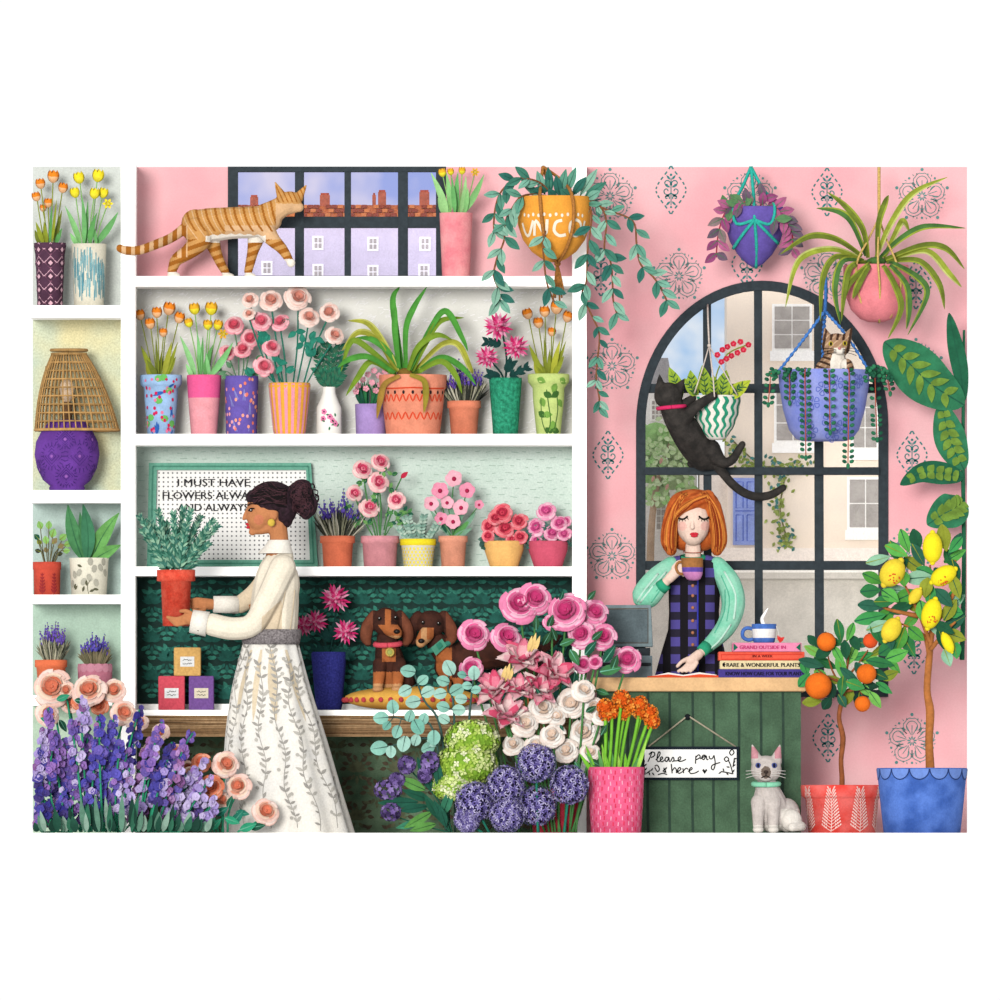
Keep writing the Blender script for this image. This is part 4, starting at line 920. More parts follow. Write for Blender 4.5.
for x, y, a in ((880, 250, -.5), (885, 225, -.9), (890, 185, -.4), (855, 260, 3.3), (800, 300, -1.9), (820, 308, .9), (775, 302, 2.5), (880, 310, -1), (40, 250, -.8), (45, 290, -.9), (40, 220, -1.6), (85, 305, 1.3), (105, 295, -1), (115, 310, .9), (235, 285, -.9), (240, 275, 2.4), (220, 300, .3), (30, 170, 1.6)): g.lf(x, y, 36, .4, a, m, lambda u, v: (640 + u * .105, 740 + v * .105, 189.7))
t.part('lettering', g, smooth=False)
t.part('string', G().tube([(648, 747, 187), (686, 717, 188), (688, 716, 188)], .9, M('#b3aa94', .2, .4), 6).tube([(688, 716, 188), (690, 717, 188), (736, 747, 187)], .9, M('#b3aa94', .2, .4), 6))
solo('nail', 'round black nail head holding the string of the pay sign', 'nail', G().ball((687.5, 717, 187), (3.1, 3.1, 3), M('#151b20', .1), 12, 8), 687.5, 717, 185)
# till
DG = M('#5d6b70', .2, .06, grain=.15); DG2 = M('#73838a', .2, .06); DK = M('#2c3338', .15)
t = T('cash_register', 'grey cash register with a screen at the left end of the counter', 'till', 628, CY, 135)
t.part('base', G().box(598, 652, 656, CY, 112, 165, DG2).box(602, 651, 663, 666.5, 164, 165.6, DK), smooth=False, bev=1)
g = G()
for j in range(2):
    for i in range(8): g.box(603 + i * 4.6, 606 + i * 4.6, 650 + j * 3, 652 + j * 3, 150 + j * 4, 160, M('#dfe0dc', .05))
t.part('keyboard', G().prism([(600, 656), (650, 656), (650, 648), (600, 651)], 118, 158, DK).join(g), smooth=False)
t.part('stand', G().box(618, 640, 644, 656, 120, 130, DK), smooth=False)
s_ = t.part('screen', G().prism([(603, 605), (651, 605), (653, 647), (603, 647)], 126, 136, M('#7d8f94', .15, .06)), smooth=False, bev=1)
t.part('display', G().box(606, 648, 609.5, 642.5, 135, 136.4, DG), s_, smooth=False)
g = G(); g.stroke([(606, 609), (648, 608.5), (648, 643), (606, 643), (606, 609)], .9, M('#5a4a38'), flat(136.8), 1); t.part('screen_edge', g, s_)
# books and the open ledger
def book(x0, x1, y0, y1, mat, txt, tm, label, size, wd, x, tw=None, extra=None, d=140, tilt=0):
    t = T('book', label, 'book', (x0 + x1) / 2, y1, d, 'books in the pile on the counter')
    t.part('cover', G().prism([(x0, y0), (x1, y0 + tilt), (x1, y1), (x0, y1)], d - 26, d + 27, mat), smooth=False, bev=.8)
    t.part('pages', G().box(x0 + 1.5, x1 - .5, y0 + 1.8, y1 - 1.5, d - 27.2, d - 24, CREAM), smooth=False)
    g = G()
    for dx in (0, .4): text_g(g, txt, x + dx, y1 - (y1 - y0 - size * .72) / 2, size, d + 27.5 + dx * .3, tm, wd)
    if extra: extra(g, d + 27.4)
    t.part('lettering', g, smooth=False)
BK = M('#1c1a1c', .1)
book(718, 806, 669.5, CY, M('#4b3f94', .12), 'KNOW HOW CARE FOR YOUR PLANTS', M('#191636', .1), 'indigo book at the bottom of the pile on the counter', 5.4, 78, 725)
def deco(g, d):
    for x, a in ((722, 0), (801, PI)):
        for q in (-.7, 0, .7): g.lf(x, 665, 3.6, .5, a + q, BK, flat(d))
book(719.5, 805, 660.8, 669.5, M('#ecdcb0', .06), 'RARE & WONDERFUL PLANTS', BK, 'cream book with black lettering, second from the bottom of the pile', 5.6, 73, 726, extra=deco)
def deco(g, d): g.stroke([(721, 655), (721, 659.5), (802, 659.5), (802, 654.5), (721, 655)], .8, M('#e03a2a', .1), flat(d), 1)
book(718, 804, 652, 660.8, M('#f0604a', .1), 'IN A WEEK', M('#7a1f1c', .1), 'red book, second from the top of the pile', 3.6, 20, 752, extra=deco)
def deco(g, d):
    for x, s_ in ((733, 1), (800, -1)): g.patch([(x, 643.5), (x + 4.5 * s_, 647.8), (x, 651.5)], M('#17664f', .1), flat(d))
book(732, 801, 643, 652, M('#f08fb4', .1), 'GRAND OUTSIDE IN', M('#c2306e', .1), 'pink book with green corners on top of the pile', 5, 46, 739, extra=deco, d=142)
t = T('open_book', 'open book with a red cover lying under the hand of the red-haired person', 'book', 682, CY, 140)
t.part('cover', G().prism([(647, CY), (647, 676.6), (668, 674.6), (683, 676.4), (699, 674.4), (718, 675.8), (718, CY)], 115, 168, M('#e8552f', .08)), smooth=False)
t.part('pages', G().prism([(651, 676.4), (668, 672.8), (683, 675.2), (699, 672.6), (716, 675), (716, 676), (699, 674.6), (683, 676.6), (668, 674.8)], 117, 166, M('#fbfaf5', .02)), smooth=False)
# mug
P = Pot(764, 148, [(643, 10), (642, 11), (630, 12.2), (624, 12.4)])
t = T('mug', 'blue and white striped mug steaming on the pile of books', 'mug', 764, 643, 148)
MB, MW = M('#4d78c8', .15, .2), M('#f7f7f4', .02)
t.part('body', G().loft([(643, 764, 9.5), (642, 11 + 753 - 0 - 0 - 0 - 0, 1)][:1] + [(642, 764, 10.6), (638, 764, 11.4), (629, 764, 12.1), (624, 764, 12.5), (624, 764, 11.3), (640, 764, 9.8)], 148, lambda i, j: MB if i in (0, 1, 3, 4) else MW, 28))
t.part('handle', G().tube([(753, 639, 148), (748, 640, 148), (743, 637, 148), (743, 631, 148), (747, 628, 148), (753, 629, 148)], 1.9, MB, 8, 4))
ST = bpy.data.materials.new('steam'); ST.use_nodes = True; N = ST.node_tree.nodes; L = ST.node_tree.links; b_ = N['Principled BSDF']; b_.inputs['Base Color'].default_value = (.9, .9, .9, 1); b_.inputs['Alpha'].default_value = .45
solo('steam', 'curl of white steam rising from the striped mug', 'steam', G().tube([(764, 626, 148), (762, 619, 148), (765, 613, 148), (768, 608, 148)], [2.2, 1.8, 1.2, .4], ST, 8, 5), 764, 626, 148)
t = T('tea_tag', 'red paper tea bag tag beside the striped mug', 'tag', 780, 643, 150)
t.part('paper', G().prism([(777.5, 635), (781, 637.5), (784.5, 637), (783, 640.5), (780, 643), (777.2, 639)], 150, 151, M('#e23a34', .1)), smooth=False)
t.part('thread', G().tube([(776, 626, 152), (778, 631, 152), (779, 637, 151)], .3, MW, 5, 3))

# ================================================================== pots on the floor at the right
P = Pot(616, 264, [(833, 25), (800, 27), (768, 28.5), (767, 28)])
def dec(g, p, mp):
    r = random.Random(7)
    for j in range(11):
        for i in range(-7, 8): x, y = i * 5.6 + (j % 2) * 2.8 + r.uniform(-1, 1), 770 + j * 5.8 + r.uniform(-1, 1); g.stroke([(x, y), (x + r.uniform(-.4, .4), y + 4)], 1.2, M(('#e4355a', '#f7a6c0')[(i + j) % 2], .1), mp, 1)
t = rooted('flower_bucket', 'tall pink pot with red dashes full of orange ball flowers before the counter', 'flower pot', P, M('#f0648f', .08), decor=dec)
OB = (M('#f58220', .1), M('#ee6417', .1), M('#f9a040', .1)); LIME = M('#7cc43a', .12)
for x, y, r_ in ((605, 707, 8), (612, 711, 7.5), (621, 699, 8.5), (630, 706, 8), (640, 704, 7.5), (641, 712, 7.5), (624, 714, 6.5), (649, 713, 8), (652, 721, 7.5), (606, 714, 7)):
    dd = 266 + R.uniform(-8, 12); g = G().florets((x, y, dd), r_ * .85, 40, r_ * .36, OB, OB[1], .6, int(x)); f = t.part('flower', g)
    bx = 616 + (x - 624) * .62; stems(t, f, (bx, 772, dd - 2), (x, y + r_ * .6, dd), LIME, 1.7, R.uniform(-1, 1))
straps(t, [(x, 774, x + R.uniform(-8, 8) + (x - 616) * .5, R.uniform(735, 757)) for x in (596, 600, 606, 610, 615, 620, 626, 631, 636, 594, 603)], 270, (LIME, GRN, M('#a4d65a')), 4)
# coral pot with orange tree
P = Pot(842, 190, [(833, 33.5), (799, 36.5), (798, 38), (796, 40.5), (787, 41.5), (785, 41)])
def dec(g, p, mp):
    m = M('#f8cfc8', .05)
    for x0 in (-42, -12, 18, 46):
        g.stroke([(x0, 832), (x0 + 1, 812), (x0 - 1, 788)], .8, m, mp, 4)
        for k in range(13):
            y = 831 - k * 3.1
            for s_ in (-1, 1):
                l = 9 * (1 - k / 17); g.stroke([(x0, y), (x0 + s_ * l * .6, y - 3), (x0 + s_ * l, y - 5.5)], .7, m, mp, 2)
                for q in (.5, .75, 1): g.lf(x0 + s_ * l * q, y - 5.5 * q, 2.6, .6, -PI / 2 + s_ * .6, m, p.map(.5))
t = rooted('potted_orange_tree', 'little orange tree in a coral pot with white fern pattern', 'potted tree', P, M('#ee473d', .15, .05, '#f1706a'), decor=dec)
BRK = M('#9a5a34', .2, .15)
g = G().tube([(842, 800, 190), (842, 778, 190), (841, 760, 191), (843, 738, 190), (839, 718, 190), (842, 700, 191), (845, 680, 191)], [3, 2.6, 2.4, 2.8, 2.3, 2.4, 1.8], BRK, 8, 4)
for p in ([(843, 690, 191), (832, 670, 193), (827, 652, 195)], [(845, 680, 191), (848, 660, 191), (846, 640, 189)], [(845, 680, 191), (858, 664, 195), (868, 650, 195)], [(843, 692, 191), (858, 690, 196), (862, 696, 198)], [(844, 684, 191), (826, 676, 197), (818, 670, 200)]): g.tube(p, [1.5, 1, .6], BRK, 6, 4)
t.part('trunk', g)
def fruit_tree(t, leaves, cols, d, wd):
    g = G()
    for i, (x, y, a, l) in enumerate(leaves):
        dd = d + R.uniform(-9, 13); a = math.radians(a); g.leaf((x - l / 2 * math.cos(a), y - l / 2 * math.sin(a), dd), (x + l / 2 * math.cos(a), y + l / 2 * math.sin(a), dd + R.uniform(-2, 4)), wd * R.uniform(.85, 1.15), cols[i % len(cols)], (0, 0, 2.5), R.uniform(-.4, .4), 7, .22, DKG if i % 3 else OLV, .85, .04)
    t.part('leaves', g)
GC = (M('#2f7a45', .15), M('#5db04f', .12), M('#1f5a3c', .15), M('#7cc25a', .12), M('#2c6650', .15), M('#3f9a52', .12), M('#8a9a32', .15), M('#17402f', .15))
OL = [(839, 631, 80, 22), (850, 632, 110, 18), (813, 641, 45, 14), (815, 652, 30, 22), (811, 663, 15, 24), (804, 680, -50, 16), (812, 702, -5, 18), (827, 703, -55, 14), (826, 663, 25, 24), (841, 668, 75, 26), (845, 650, 85, 18), (852, 655, 115, 22), (862, 643, 10, 14), (862, 656, -15, 22), (880, 650, 150, 22), (893, 653, 35, 20), (880, 663, 10, 26), (893, 665, 50, 20), (879, 675, 25, 18), (875, 700, 55, 18), (850, 676, 40, 24), (855, 685, 20, 18), (833, 680, 10, 22), (831, 690, 75, 16), (842, 686, 95, 18), (838, 655, 60, 20), (824, 652, -30, 18), (872, 660, -5, 20), (860, 671, 60, 18), (884, 688, 35, 18), (848, 697, 110, 18), (870, 686, 5, 16), (834, 642, 20, 16), (821, 676, 40, 16), (855, 643, 60, 16), (865, 690, 45, 16), (842, 701, 60, 14), (805, 668, 70, 14), (889, 675, -20, 18), (858, 700, 100, 14)]
fruit_tree(t, [(x, y, a, l * 1.1) for x, y, a, l in OL], GC, 193, 10.5)
OF = (M('#f4761e', .1, .1), M('#ef5a28', .1, .1))
for i, (x, y, r_) in enumerate(((826, 642, 9.5), (870, 641, 7.5), (818, 686, 13.3), (866, 674, 10), (862, 704, 8))):
    g = G().ball((x, y, 207), (r_, r_, r_), OF[i % 2 if i < 2 else 0], 20, 14); g.ball((x - 1, y - r_ * .97, 208), (1.5, 1, 1.5), DKG, 6, 4); t.part('orange', g)
# blue pot with lemon tree
P = Pot(922, 282, [(833, 38.5), (800, 42), (780, 44), (769, 45.3), (768, 45)])
def dec(g, p, mp):
    a, b = M('#6f8fd8', .12), M('#22386f', .1)
    for k in range(-4, 5):
        x = k * 20.5 - 4
        g.grid([[mp(x + 10 * math.cos(q) * f, 769 + 10.5 * math.sin(q) * f) for q in [PI * i / 10 for i in range(11)]] for f in (.02, .5, 1)], a)
        g.stroke([(x + 10 * math.cos(q), 769 + 10.5 * math.sin(q)) for q in [PI * i / 10 for i in range(11)]], 1.1, b, p.map(.5), 1)
t = rooted('potted_lemon_tree', 'lemon tree in a big blue pot with a scalloped rim at the right edge', 'potted tree', P, M('#3a5fb0', .3, .05, '#5377c6', grain=.12), decor=dec)
BRO = M('#b5713a', .2, .15)
g = G().tube([(930, 785, 282), (930, 768, 282), (929, 740, 282), (930, 712, 283), (927, 690, 282), (929, 660, 282), (931, 640, 282)], [5, 4.6, 4, 4.4, 3.6, 3.6, 3], BRO, 9, 4)
for p in ([(929, 655, 282), (924, 636, 284), (911, 628, 286), (896, 622, 288)], [(931, 642, 282), (936, 620, 284), (950, 606, 286)], [(931, 645, 282), (918, 612, 288), (905, 586, 290)], [(931, 640, 282), (932, 600, 280), (930, 565, 280)], [(937, 622, 284), (955, 590, 284), (955, 560, 284)], [(930, 650, 284), (945, 632, 290), (955, 622, 290)], [(918, 616, 286), (890, 610, 288), (880, 605, 289)]): g.tube(p, [2.6, 1.7, 1.1, .7][:len(p)], BRO, 7, 4)
t.part('trunk', g)
LL = [(896, 552, -60 + 120, 22), (905, 541, 70, 22), (916, 540, 75, 20), (944, 538, 80, 24), (955, 544, 120, 22), (961, 545, 130, 18), (878, 560, -15, 22), (873, 578, 25, 20), (870, 591, -5, 18), (896, 551, 25, 22), (899, 566, -40, 20), (914, 565, 35, 22), (918, 555, 60, 22), (926, 572, 20, 18), (919, 578, -5, 24), (903, 579, 85, 14), (949, 558, 70, 18), (960, 556, -30, 22), (962, 572, 75, 22), (957, 587, 70, 22), (943, 598, 45, 22), (930, 594, -80, 18), (897, 590, 5, 24), (906, 596, -25, 22), (884, 602, 0, 18), (890, 596, 35, 18), (901, 608, -20, 22), (918, 606, -8, 18), (870, 606, 5, 22), (870, 618, -12, 28), (878, 626, -20, 22), (886, 616, -40, 20), (877, 633, 65, 22), (912, 619, -45, 20), (944, 628, 30, 20), (950, 610, -60, 22), (957, 622, -30, 22), (961, 612, 10, 14), (957, 602, -35, 22), (900, 640, 110, 24), (888, 648, -35, 20), (897, 655, -20, 20), (942, 640, 70, 22), (955, 636, 20, 20), (950, 648, 45, 22), (959, 650, 80, 16), (935, 625, 70, 22), (916, 634, 40, 18), (908, 645, 60, 24), (922, 612, 80, 20), (940, 575, 50, 16), (926, 588, 100, 18), (890, 640, 80, 18), (957, 598, 100, 18), (947, 658, 70, 16), (893, 572, 60, 16)]
LL = [(min(x, 955), y, a, l) for x, y, a, l in LL]
LC = (M('#2f7a45', .15), M('#5db04f', .12), M('#1f5a3c', .15), M('#8f9a32', .15), M('#2c6650', .15), M('#3f9a52', .12), M('#8fbfa0', .15), M('#4f9a3f', .12))
fruit_tree(t, [(x, y, a, l * 1.15) for x, y, a, l in LL], LC, 284, 13)
LM = (M('#fbe822', .06), M('#f3d83a', .1))
for i, (x, y, rx, ry, a) in enumerate(((932, 548, 10, 15.5, 0), (892, 573, 12, 15, 35), (943, 576, 9.5, 14, 60), (915, 596, 6, 9, 35), (931, 614, 10, 15.5, 15), (891, 630, 9.5, 13, 30), (947, 643, 5.5, 11, -25))):
    ca, sa = math.cos(math.radians(a)), math.sin(math.radians(a)); g = G().ball((x, y, 298), (rx, ry, rx), LM[i % 2], 18, 12, a)
    for s_ in (-1, 1): g.ball((x - s_ * sa * ry * .93, y + s_ * ca * ry * .93, 298), (rx * .3, rx * .34, rx * .3), LM[i % 2], 8, 6, a)
    if i in (1, 2, 4):
        r = random.Random(i)
        for k in range(14): q = r.uniform(0, 1) ** .5; b_ = r.uniform(.5, 2.6); u, v = rx * .7 * q * math.cos(b_), ry * .75 * q * math.sin(b_); g.ball((x + u, y + v, 298 + rx * math.sqrt(max(.05, 1 - (u / rx) ** 2 - (v / ry) ** 2))), .8, M('#e8562a', .1), 5, 4)
    t.part('lemon', g)
# big leaves reaching in from the right
t = T('rubber_plant', 'large dark green leafy plant with olive veins at the right edge of the wall', 'plant', 962, 660, 60)
BG, BG2, BO = M('#2f7a55', .2, .08), M('#1f6346', .2, .08), M('#6f9138', .25, .1)
t.part('stem', G().tube([(962, 660, 60), (964, 560, 60), (963, 460, 60), (964, 330, 60)], [2.5, 2.2, 2, 1.2], BG2, 8, 5))
def big_leaf(pts, wd, m, n=16, inner=True):
    g = G(); P = [Vector(p) for p in cr(pts, 8)]; rows = []; inn = []; rib = []
    for i, p in enumerate(P):
        q = i / (len(P) - 1); ax = (P[min(i + 1, len(P) - 1)] - P[max(i - 1, 0)]).normalized(); sd_ = ax.cross(Vector((0, 0, 1))).normalized()
        h = wd / 2 * max(.02, math.sin(PI * q ** .9)) ** .75; z = Vector((0, 0, 1))
        rows.append([p + sd_ * h * k + z * (abs(k) ** 1.5 * h * .22 + .7 * math.sin(q * 26) * abs(k)) for k in (-1, -.66, -.33, 0, .33, .66, 1)]); rib.append([p + sd_ * k * wd * .012 + z * .7 for k in (-1, 1)])
    g.grid(rows, m)
    if inner:
        L = len(P)
        for i in range(int(L * .2), int(L * .85), 3):
            for s_ in (-1, 1):
                h = wd / 2 * math.sin(PI * (i / L) ** .9) ** .75; ax = (P[min(i + 1, L - 1)] - P[i - 1]).normalized(); sd_ = ax.cross(Vector((0, 0, 1))).normalized()
                a = P[i]; b = P[i] + sd_ * s_ * h * .62 + ax * -h * .55 + Vector((0, 0, h * .12)); g.leaf(a + Vector((0, 0, .5)), b + Vector((0, 0, .8)), 8, BO, (0, 0, .6), 0, 5, .02)
    g.grid(rib, DKG); t.part('leaf', g)
big_leaf([(964, 405, 62), (930, 384, 72), (905, 360, 70), (884, 342, 66)], 50, BG)
big_leaf([(964, 470, 62), (953, 448, 68), (946, 425, 68), (941, 402, 66)], 32, BG); big_leaf([(964, 402, 62), (960, 370, 66), (954, 340, 64), (949, 313, 62)], 17, BG2, inner=False)
big_leaf([(964, 478, 62), (945, 474, 72), (922, 473, 70), (900, 485, 66)], 23, BG2); big_leaf([(964, 500, 62), (955, 508, 72), (942, 515, 70), (927, 525, 66)], 36, BG)

# ================================================================== hanging pots
def rope(pts, r, mat, k=5): return G().tube(pts, r, mat, 6, k)
TAN = M('#b5793a', .3, .5); TUR = M('#2fb5a5', .2, .5); GOLD = M('#d8b56a', .25, .6); BLU = M('#4a86d6', .2, .5); STRG = M('#e0d2c8', .15, .5)
HO = [M('#5f9c86', .15, .12), M('#78b09b', .15, .12), M('#3f7f6c', .15, .12), M('#8bbba5', .12, .12), M('#2f6f63', .15)]
# orange pot with hoya
P = Pot(554, 60, [(262, 5), (259, 12), (252, 22), (240, 31), (225, 36), (210, 37), (198, 36), (197, 35.5)])
def dec(g, p, mp):
    m = M('#fbf1dc', .03)
    for L in ([(-38, 224), (-34, 234), (-28, 236), (-22, 222)], [(-21, 237), (-19, 222), (-9, 236), (-7, 221)], [(8, 222), (2, 224), (0, 232), (5, 237), (12, 236)], [(23, 221), (17, 225), (17, 234), (24, 237), (30, 232), (29, 224), (23, 221)], [(36, 222), (34, 232), (40, 236)]): g.stroke(L, 3, m, mp, 4)
    for x in range(-34, 38, 6): g.dot(x, 217 - (x % 4) * .5, 1.5, m, mp, 7, 1.9)
t = T('hanging_hoya', 'orange hanging pot with white lettering and long trailing vines of oval leaves', 'hanging plant', 554, 262, 60, None)
place(t.o, 554, 262, 120)
g = P.geo(M('#f5a73f', .08, .08)); dec(g, P, P.map(.5)); t.part('pot', g)
g = rope([(543, 167, 60), (541, 185, 66), (540, 199, 95), (542, 225, 99), (547, 252, 84), (557, 263, 66)], 1.7, TAN)
for a in ([(543, 167, 60), (563, 182, 62), (572, 198, 93), (573, 225, 96), (567, 248, 86), (558, 263, 66)], [(543, 167, 60), (550, 190, 40), (552, 210, 22), (555, 250, 40), (557, 264, 60)]): g.join(rope(a, 1.7, TAN))
for i in range(6): g.join(rope([(557, 262, 63), (555 + i * 1.3, 280, 64), (553 + i * 2.2, 301 - (i % 3) * 3, 66)], .9, TAN, 3))
g.ball((557.5, 264, 64), (3.4, 2.6, 3.4), TAN, 8, 6); t.part('macrame_cord', g)
VB = M('#8a5a38', .2, .3); VN = [[(557, 201), (542, 185), (527, 180), (515, 181), (502, 192), (496, 207), (494, 225), (495, 235)], [(550, 197), (532, 195), (520, 199), (512, 210), (506, 222), (504, 242), (497, 260), (494, 277), (499, 290), (500, 300)], [(552, 202), (549, 222), (543, 242), (544, 262), (547, 285), (555, 305)],
      [(580, 196), (591, 212), (590, 232), (587, 255), (586, 282), (582, 295), (592, 317), (599, 335), (597, 362), (596, 380), (599, 398), (598, 408)], [(585, 197), (605, 210), (632, 222), (636, 245), (640, 265), (652, 277), (661, 290), (668, 306)], [(590, 199), (602, 210), (606, 225), (604, 250), (610, 262), (612, 280), (613, 302), (618, 318)]]
g = G(); gl = G()
for v, L in enumerate(VN):
    dd = [60 + 45 * min(1, i / 2) * (1 - .35 * i / len(L)) if v in (2,) else 62 + 26 * min(1, i / 2) - i * 1.5 for i in range(len(L))]
    pts = cr([(x, y, q) for (x, y), q in zip(L, dd)], 5); g.tube(pts, .95, VB, 6)
    for k in range(3, len(pts), 3):
        p = pts[k]; q = pts[k - 1]; a = math.atan2(p[1] - q[1], p[0] - q[0]); s_ = 1 if (k // 3) % 2 else -1
        for s2 in ((s_, -s_) if k % 2 else (s_,)):
            l = R.uniform(15, 20) * (1 if k > 6 else .8) * (1 if v != 3 or p[1] < 310 else .75); b = a + s2 * R.uniform(.45, .95); e = (p[0] + l * math.cos(b), max(168, p[1] + l * math.sin(b)), p[2] + R.uniform(2, 9))
            gl.leaf(p, e, l * .46, HO[R.randrange(5)], (0, 0, 3), R.uniform(-.4, .4), 7, .18, M('#24574c'), 1.0, .035)
for x0, y0, x1, y1 in ((545, 195, 537, 172), (550, 196, 548, 168), (560, 195, 566, 170), (566, 194, 576, 168), (572, 196, 586, 178), (580, 196, 597, 170), (584, 198, 606, 183), (532, 195, 520, 169), (560, 198, 556, 176), (570, 198, 560, 190), (556, 200, 548, 190), (541, 196, 529, 190), (586, 200, 600, 192)):
    gl.leaf((x0, y0, 66), (x1, y1, 74), 9, HO[R.randrange(5)], (0, 0, 3), R.uniform(-.3, .3), 7, .18, M('#24574c'), 1.0, .035)
t.part('vine', g); t.part('leaves', gl)
# purple pot with wandering plant
P = Pot(755, 55, [(267, 3), (264, 8), (255, 17), (242, 25), (228, 29.5), (214, 29.5), (208, 28.5), (207, 28)])
t = T('hanging_purple_plant', 'purple hanging pot in turquoise macrame with pink and green leaves', 'hanging plant', 755, 267, 55)
t.part('pot', P.geo(M('#6a58ae', .12, .12)))
g = G()
for a in ([(751, 167, 55), (742, 188, 62), (733, 206, 75), (736, 225, 84), (754, 221, 86)], [(751, 167, 55), (753, 192, 66), (754, 221, 86)], [(751, 167, 55), (762, 188, 62), (774, 206, 75), (770, 225, 82), (754, 221, 86)], [(754, 221, 86), (742, 236, 82), (733, 249, 66)], [(754, 221, 86), (766, 233, 82), (778, 244, 66)], [(754, 221, 86), (756, 245, 78), (756, 268, 58)], [(751, 167, 55), (754, 195, 40), (755, 220, 25), (756, 268, 55)]): g.tube(a, 1.7, TUR, 6, 4)
t.part('macrame_cord', g)
PL = [M('#9a4a7c', .2, .12), M('#b5608c', .2, .12), M('#6f5a6e', .2, .12), M('#5f8a5c', .2, .12), M('#8f7a7c', .2)]; g = G(); gl = G(); RS = M('#b02f4a')
for a in ([(745, 208, 70), (733, 207, 76), (724, 215, 74), (718, 235, 70), (716, 258, 68)], [(752, 207, 74), (744, 203, 78), (738, 206, 80)], [(765, 207, 70), (777, 210, 74), (786, 222, 72), (792, 235, 68), (792, 252, 66)], [(760, 207, 72), (763, 200, 74)], [(768, 208, 74), (775, 220, 80)]):
    pts = cr(a, 4); g.tube(pts, .8, RS, 6)
    for k in range(1, len(pts), 2):
        p, q = pts[k], pts[k - 1]; an = math.atan2(p[1] - q[1], p[0] - q[0])
        for s_ in (-1, 1):
            b = an + s_ * R.uniform(.6, 1.1); l = R.uniform(13, 17); gl.leaf(p, (p[0] + l * math.cos(b), p[1] + l * math.sin(b), p[2] + 5), 8.6, PL[R.randrange(5)], (0, 0, 3), R.uniform(-.3, .3), 6, .2, M('#4f8a5c'), .95, .045)
for x0, y0, x1, y1 in ((726, 212, 722, 196), (762, 206, 763, 193), (740, 206, 752, 200)): gl.leaf((x0, y0, 74), (x1, y1, 80), 9, PL[R.randrange(5)], (0, 0, 3), 0, 6, .2, M('#4f8a5c'), .95, .045)
t.part('stem', g); t.part('leaves', gl)
# pink pot with spider plant
P = Pot(876, 70, [(322, 8), (319, 16), (310, 25), (295, 31), (280, 33), (266, 32.5), (265, 32)])
t = T('hanging_spider_plant', 'pink hanging pot on a golden rope with a huge spider plant', 'hanging plant', 876, 322, 70)
t.part('pot', P.geo(M('#f08a92', .12, .06)))
g = G().tube([(879, 167, 70), (879, 195, 70), (879, 218, 72)], 1.6, GOLD, 6, 3)
for a in ([(879, 218, 72), (868, 240, 84), (856, 265, 96), (858, 295, 96), (868, 318, 82)], [(879, 218, 72), (886, 240, 84), (896, 265, 98), (900, 290, 92), (890, 318, 80)], [(879, 218, 72), (877, 260, 102), (879, 290, 103), (879, 323, 80)], [(879, 218, 72), (878, 250, 50), (878, 275, 37), (879, 322, 66)]): g.tube(a, 1.1, GOLD, 6, 4)
t.part('macrame_cord', g)
S1, S2, S3 = M('#6f7f2c', .2), M('#4f7a3c', .2), M('#9aa83a', .2); g = G()
for k, L in enumerate(([(868, 258), (862, 230), (845, 208), (827, 193)], [(866, 256), (852, 225), (838, 213), (816, 209)], [(862, 256), (835, 240), (808, 238), (780, 255)], [(860, 258), (830, 250), (798, 262), (785, 308)], [(862, 260), (835, 258), (822, 280), (820, 322)], [(864, 261), (842, 262), (834, 290), (840, 325)], [(868, 262), (850, 268), (844, 290), (841, 322)], [(876, 258), (890, 225), (912, 195), (947, 178)], [(877, 256), (878, 225), (884, 205), (888, 196)], [(880, 258), (900, 240), (925, 228), (965, 229)], [(884, 260), (920, 247), (945, 250), (964, 270)], [(888, 261), (925, 252), (948, 275), (961, 288)], [(886, 262), (918, 262), (938, 285), (944, 310)], [(888, 263), (912, 275), (926, 295), (907, 336)], [(880, 264), (893, 285), (900, 310), (887, 340)], [(884, 258), (898, 228), (903, 223), (909, 233)], [(872, 262), (848, 285), (842, 305)], [(886, 264), (905, 285), (908, 310), (906, 330)], [(870, 264), (858, 285), (852, 300)])):
    dd = [74 + 30 * math.sin(PI * i / (len(L) - .4)) for i in range(len(L))]; L = cr([(x, y, q) for (x, y), q in zip(L, dd)], 4); dd = [max(q, 70 + math.sqrt(max(0, 36 ** 2 - (x - 876) ** 2)) + 3) if y > 264 and abs(x - 876) < 36 else q for x, y, q in L]; L = [p[:2] for p in L]; g.blade([(x, y, q) for (x, y), q in zip(L, dd)], 6.6, (S1, S2, S1, S3)[k % 4], 3, S3 if k % 4 != 3 else M('#c9cf7a'))
g.ball((876, 262, 78), (10, 5, 10), S2, 10, 6); t.part('leaves', g)
# green wave pot
P = Pot(716, 30, [(440, 6), (438, 10), (428, 17), (415, 22), (400, 24.5), (396, 24.5), (395.5, 24)], lean=-.1)
P.lean = 0
def dec(g, p, mp):
    m = M('#2fa07c', .15)
    for k in range(-4, 5):
        L, Q = [], []
        for i in range(19):
            y = 397 + i * 2.25; x = k * 10 * (p.r(y) / 25) ** .8 + 1.6 * math.sin(y * .52); L.append((x - 2.3 * p.r(y) / 25, y)); Q.append((x + 2.3 * p.r(y) / 25, y))
        g.grid([[mp(*q) for q in L], [mp(*q) for q in Q]], m)
t = T('hanging_striped_pot', 'hanging white pot with wavy green stripes and yellow-green leaves in the arched window', 'hanging plant', 716, 440, 30)
g = P.geo(M('#f8f5ea', .03)); dec(g, P, P.map(.4)); t.part('pot', g)
g = G().tube([(708, 304, 8), (708, 322, 38), (709, 346, 42)], .9, STRG, 6, 3)
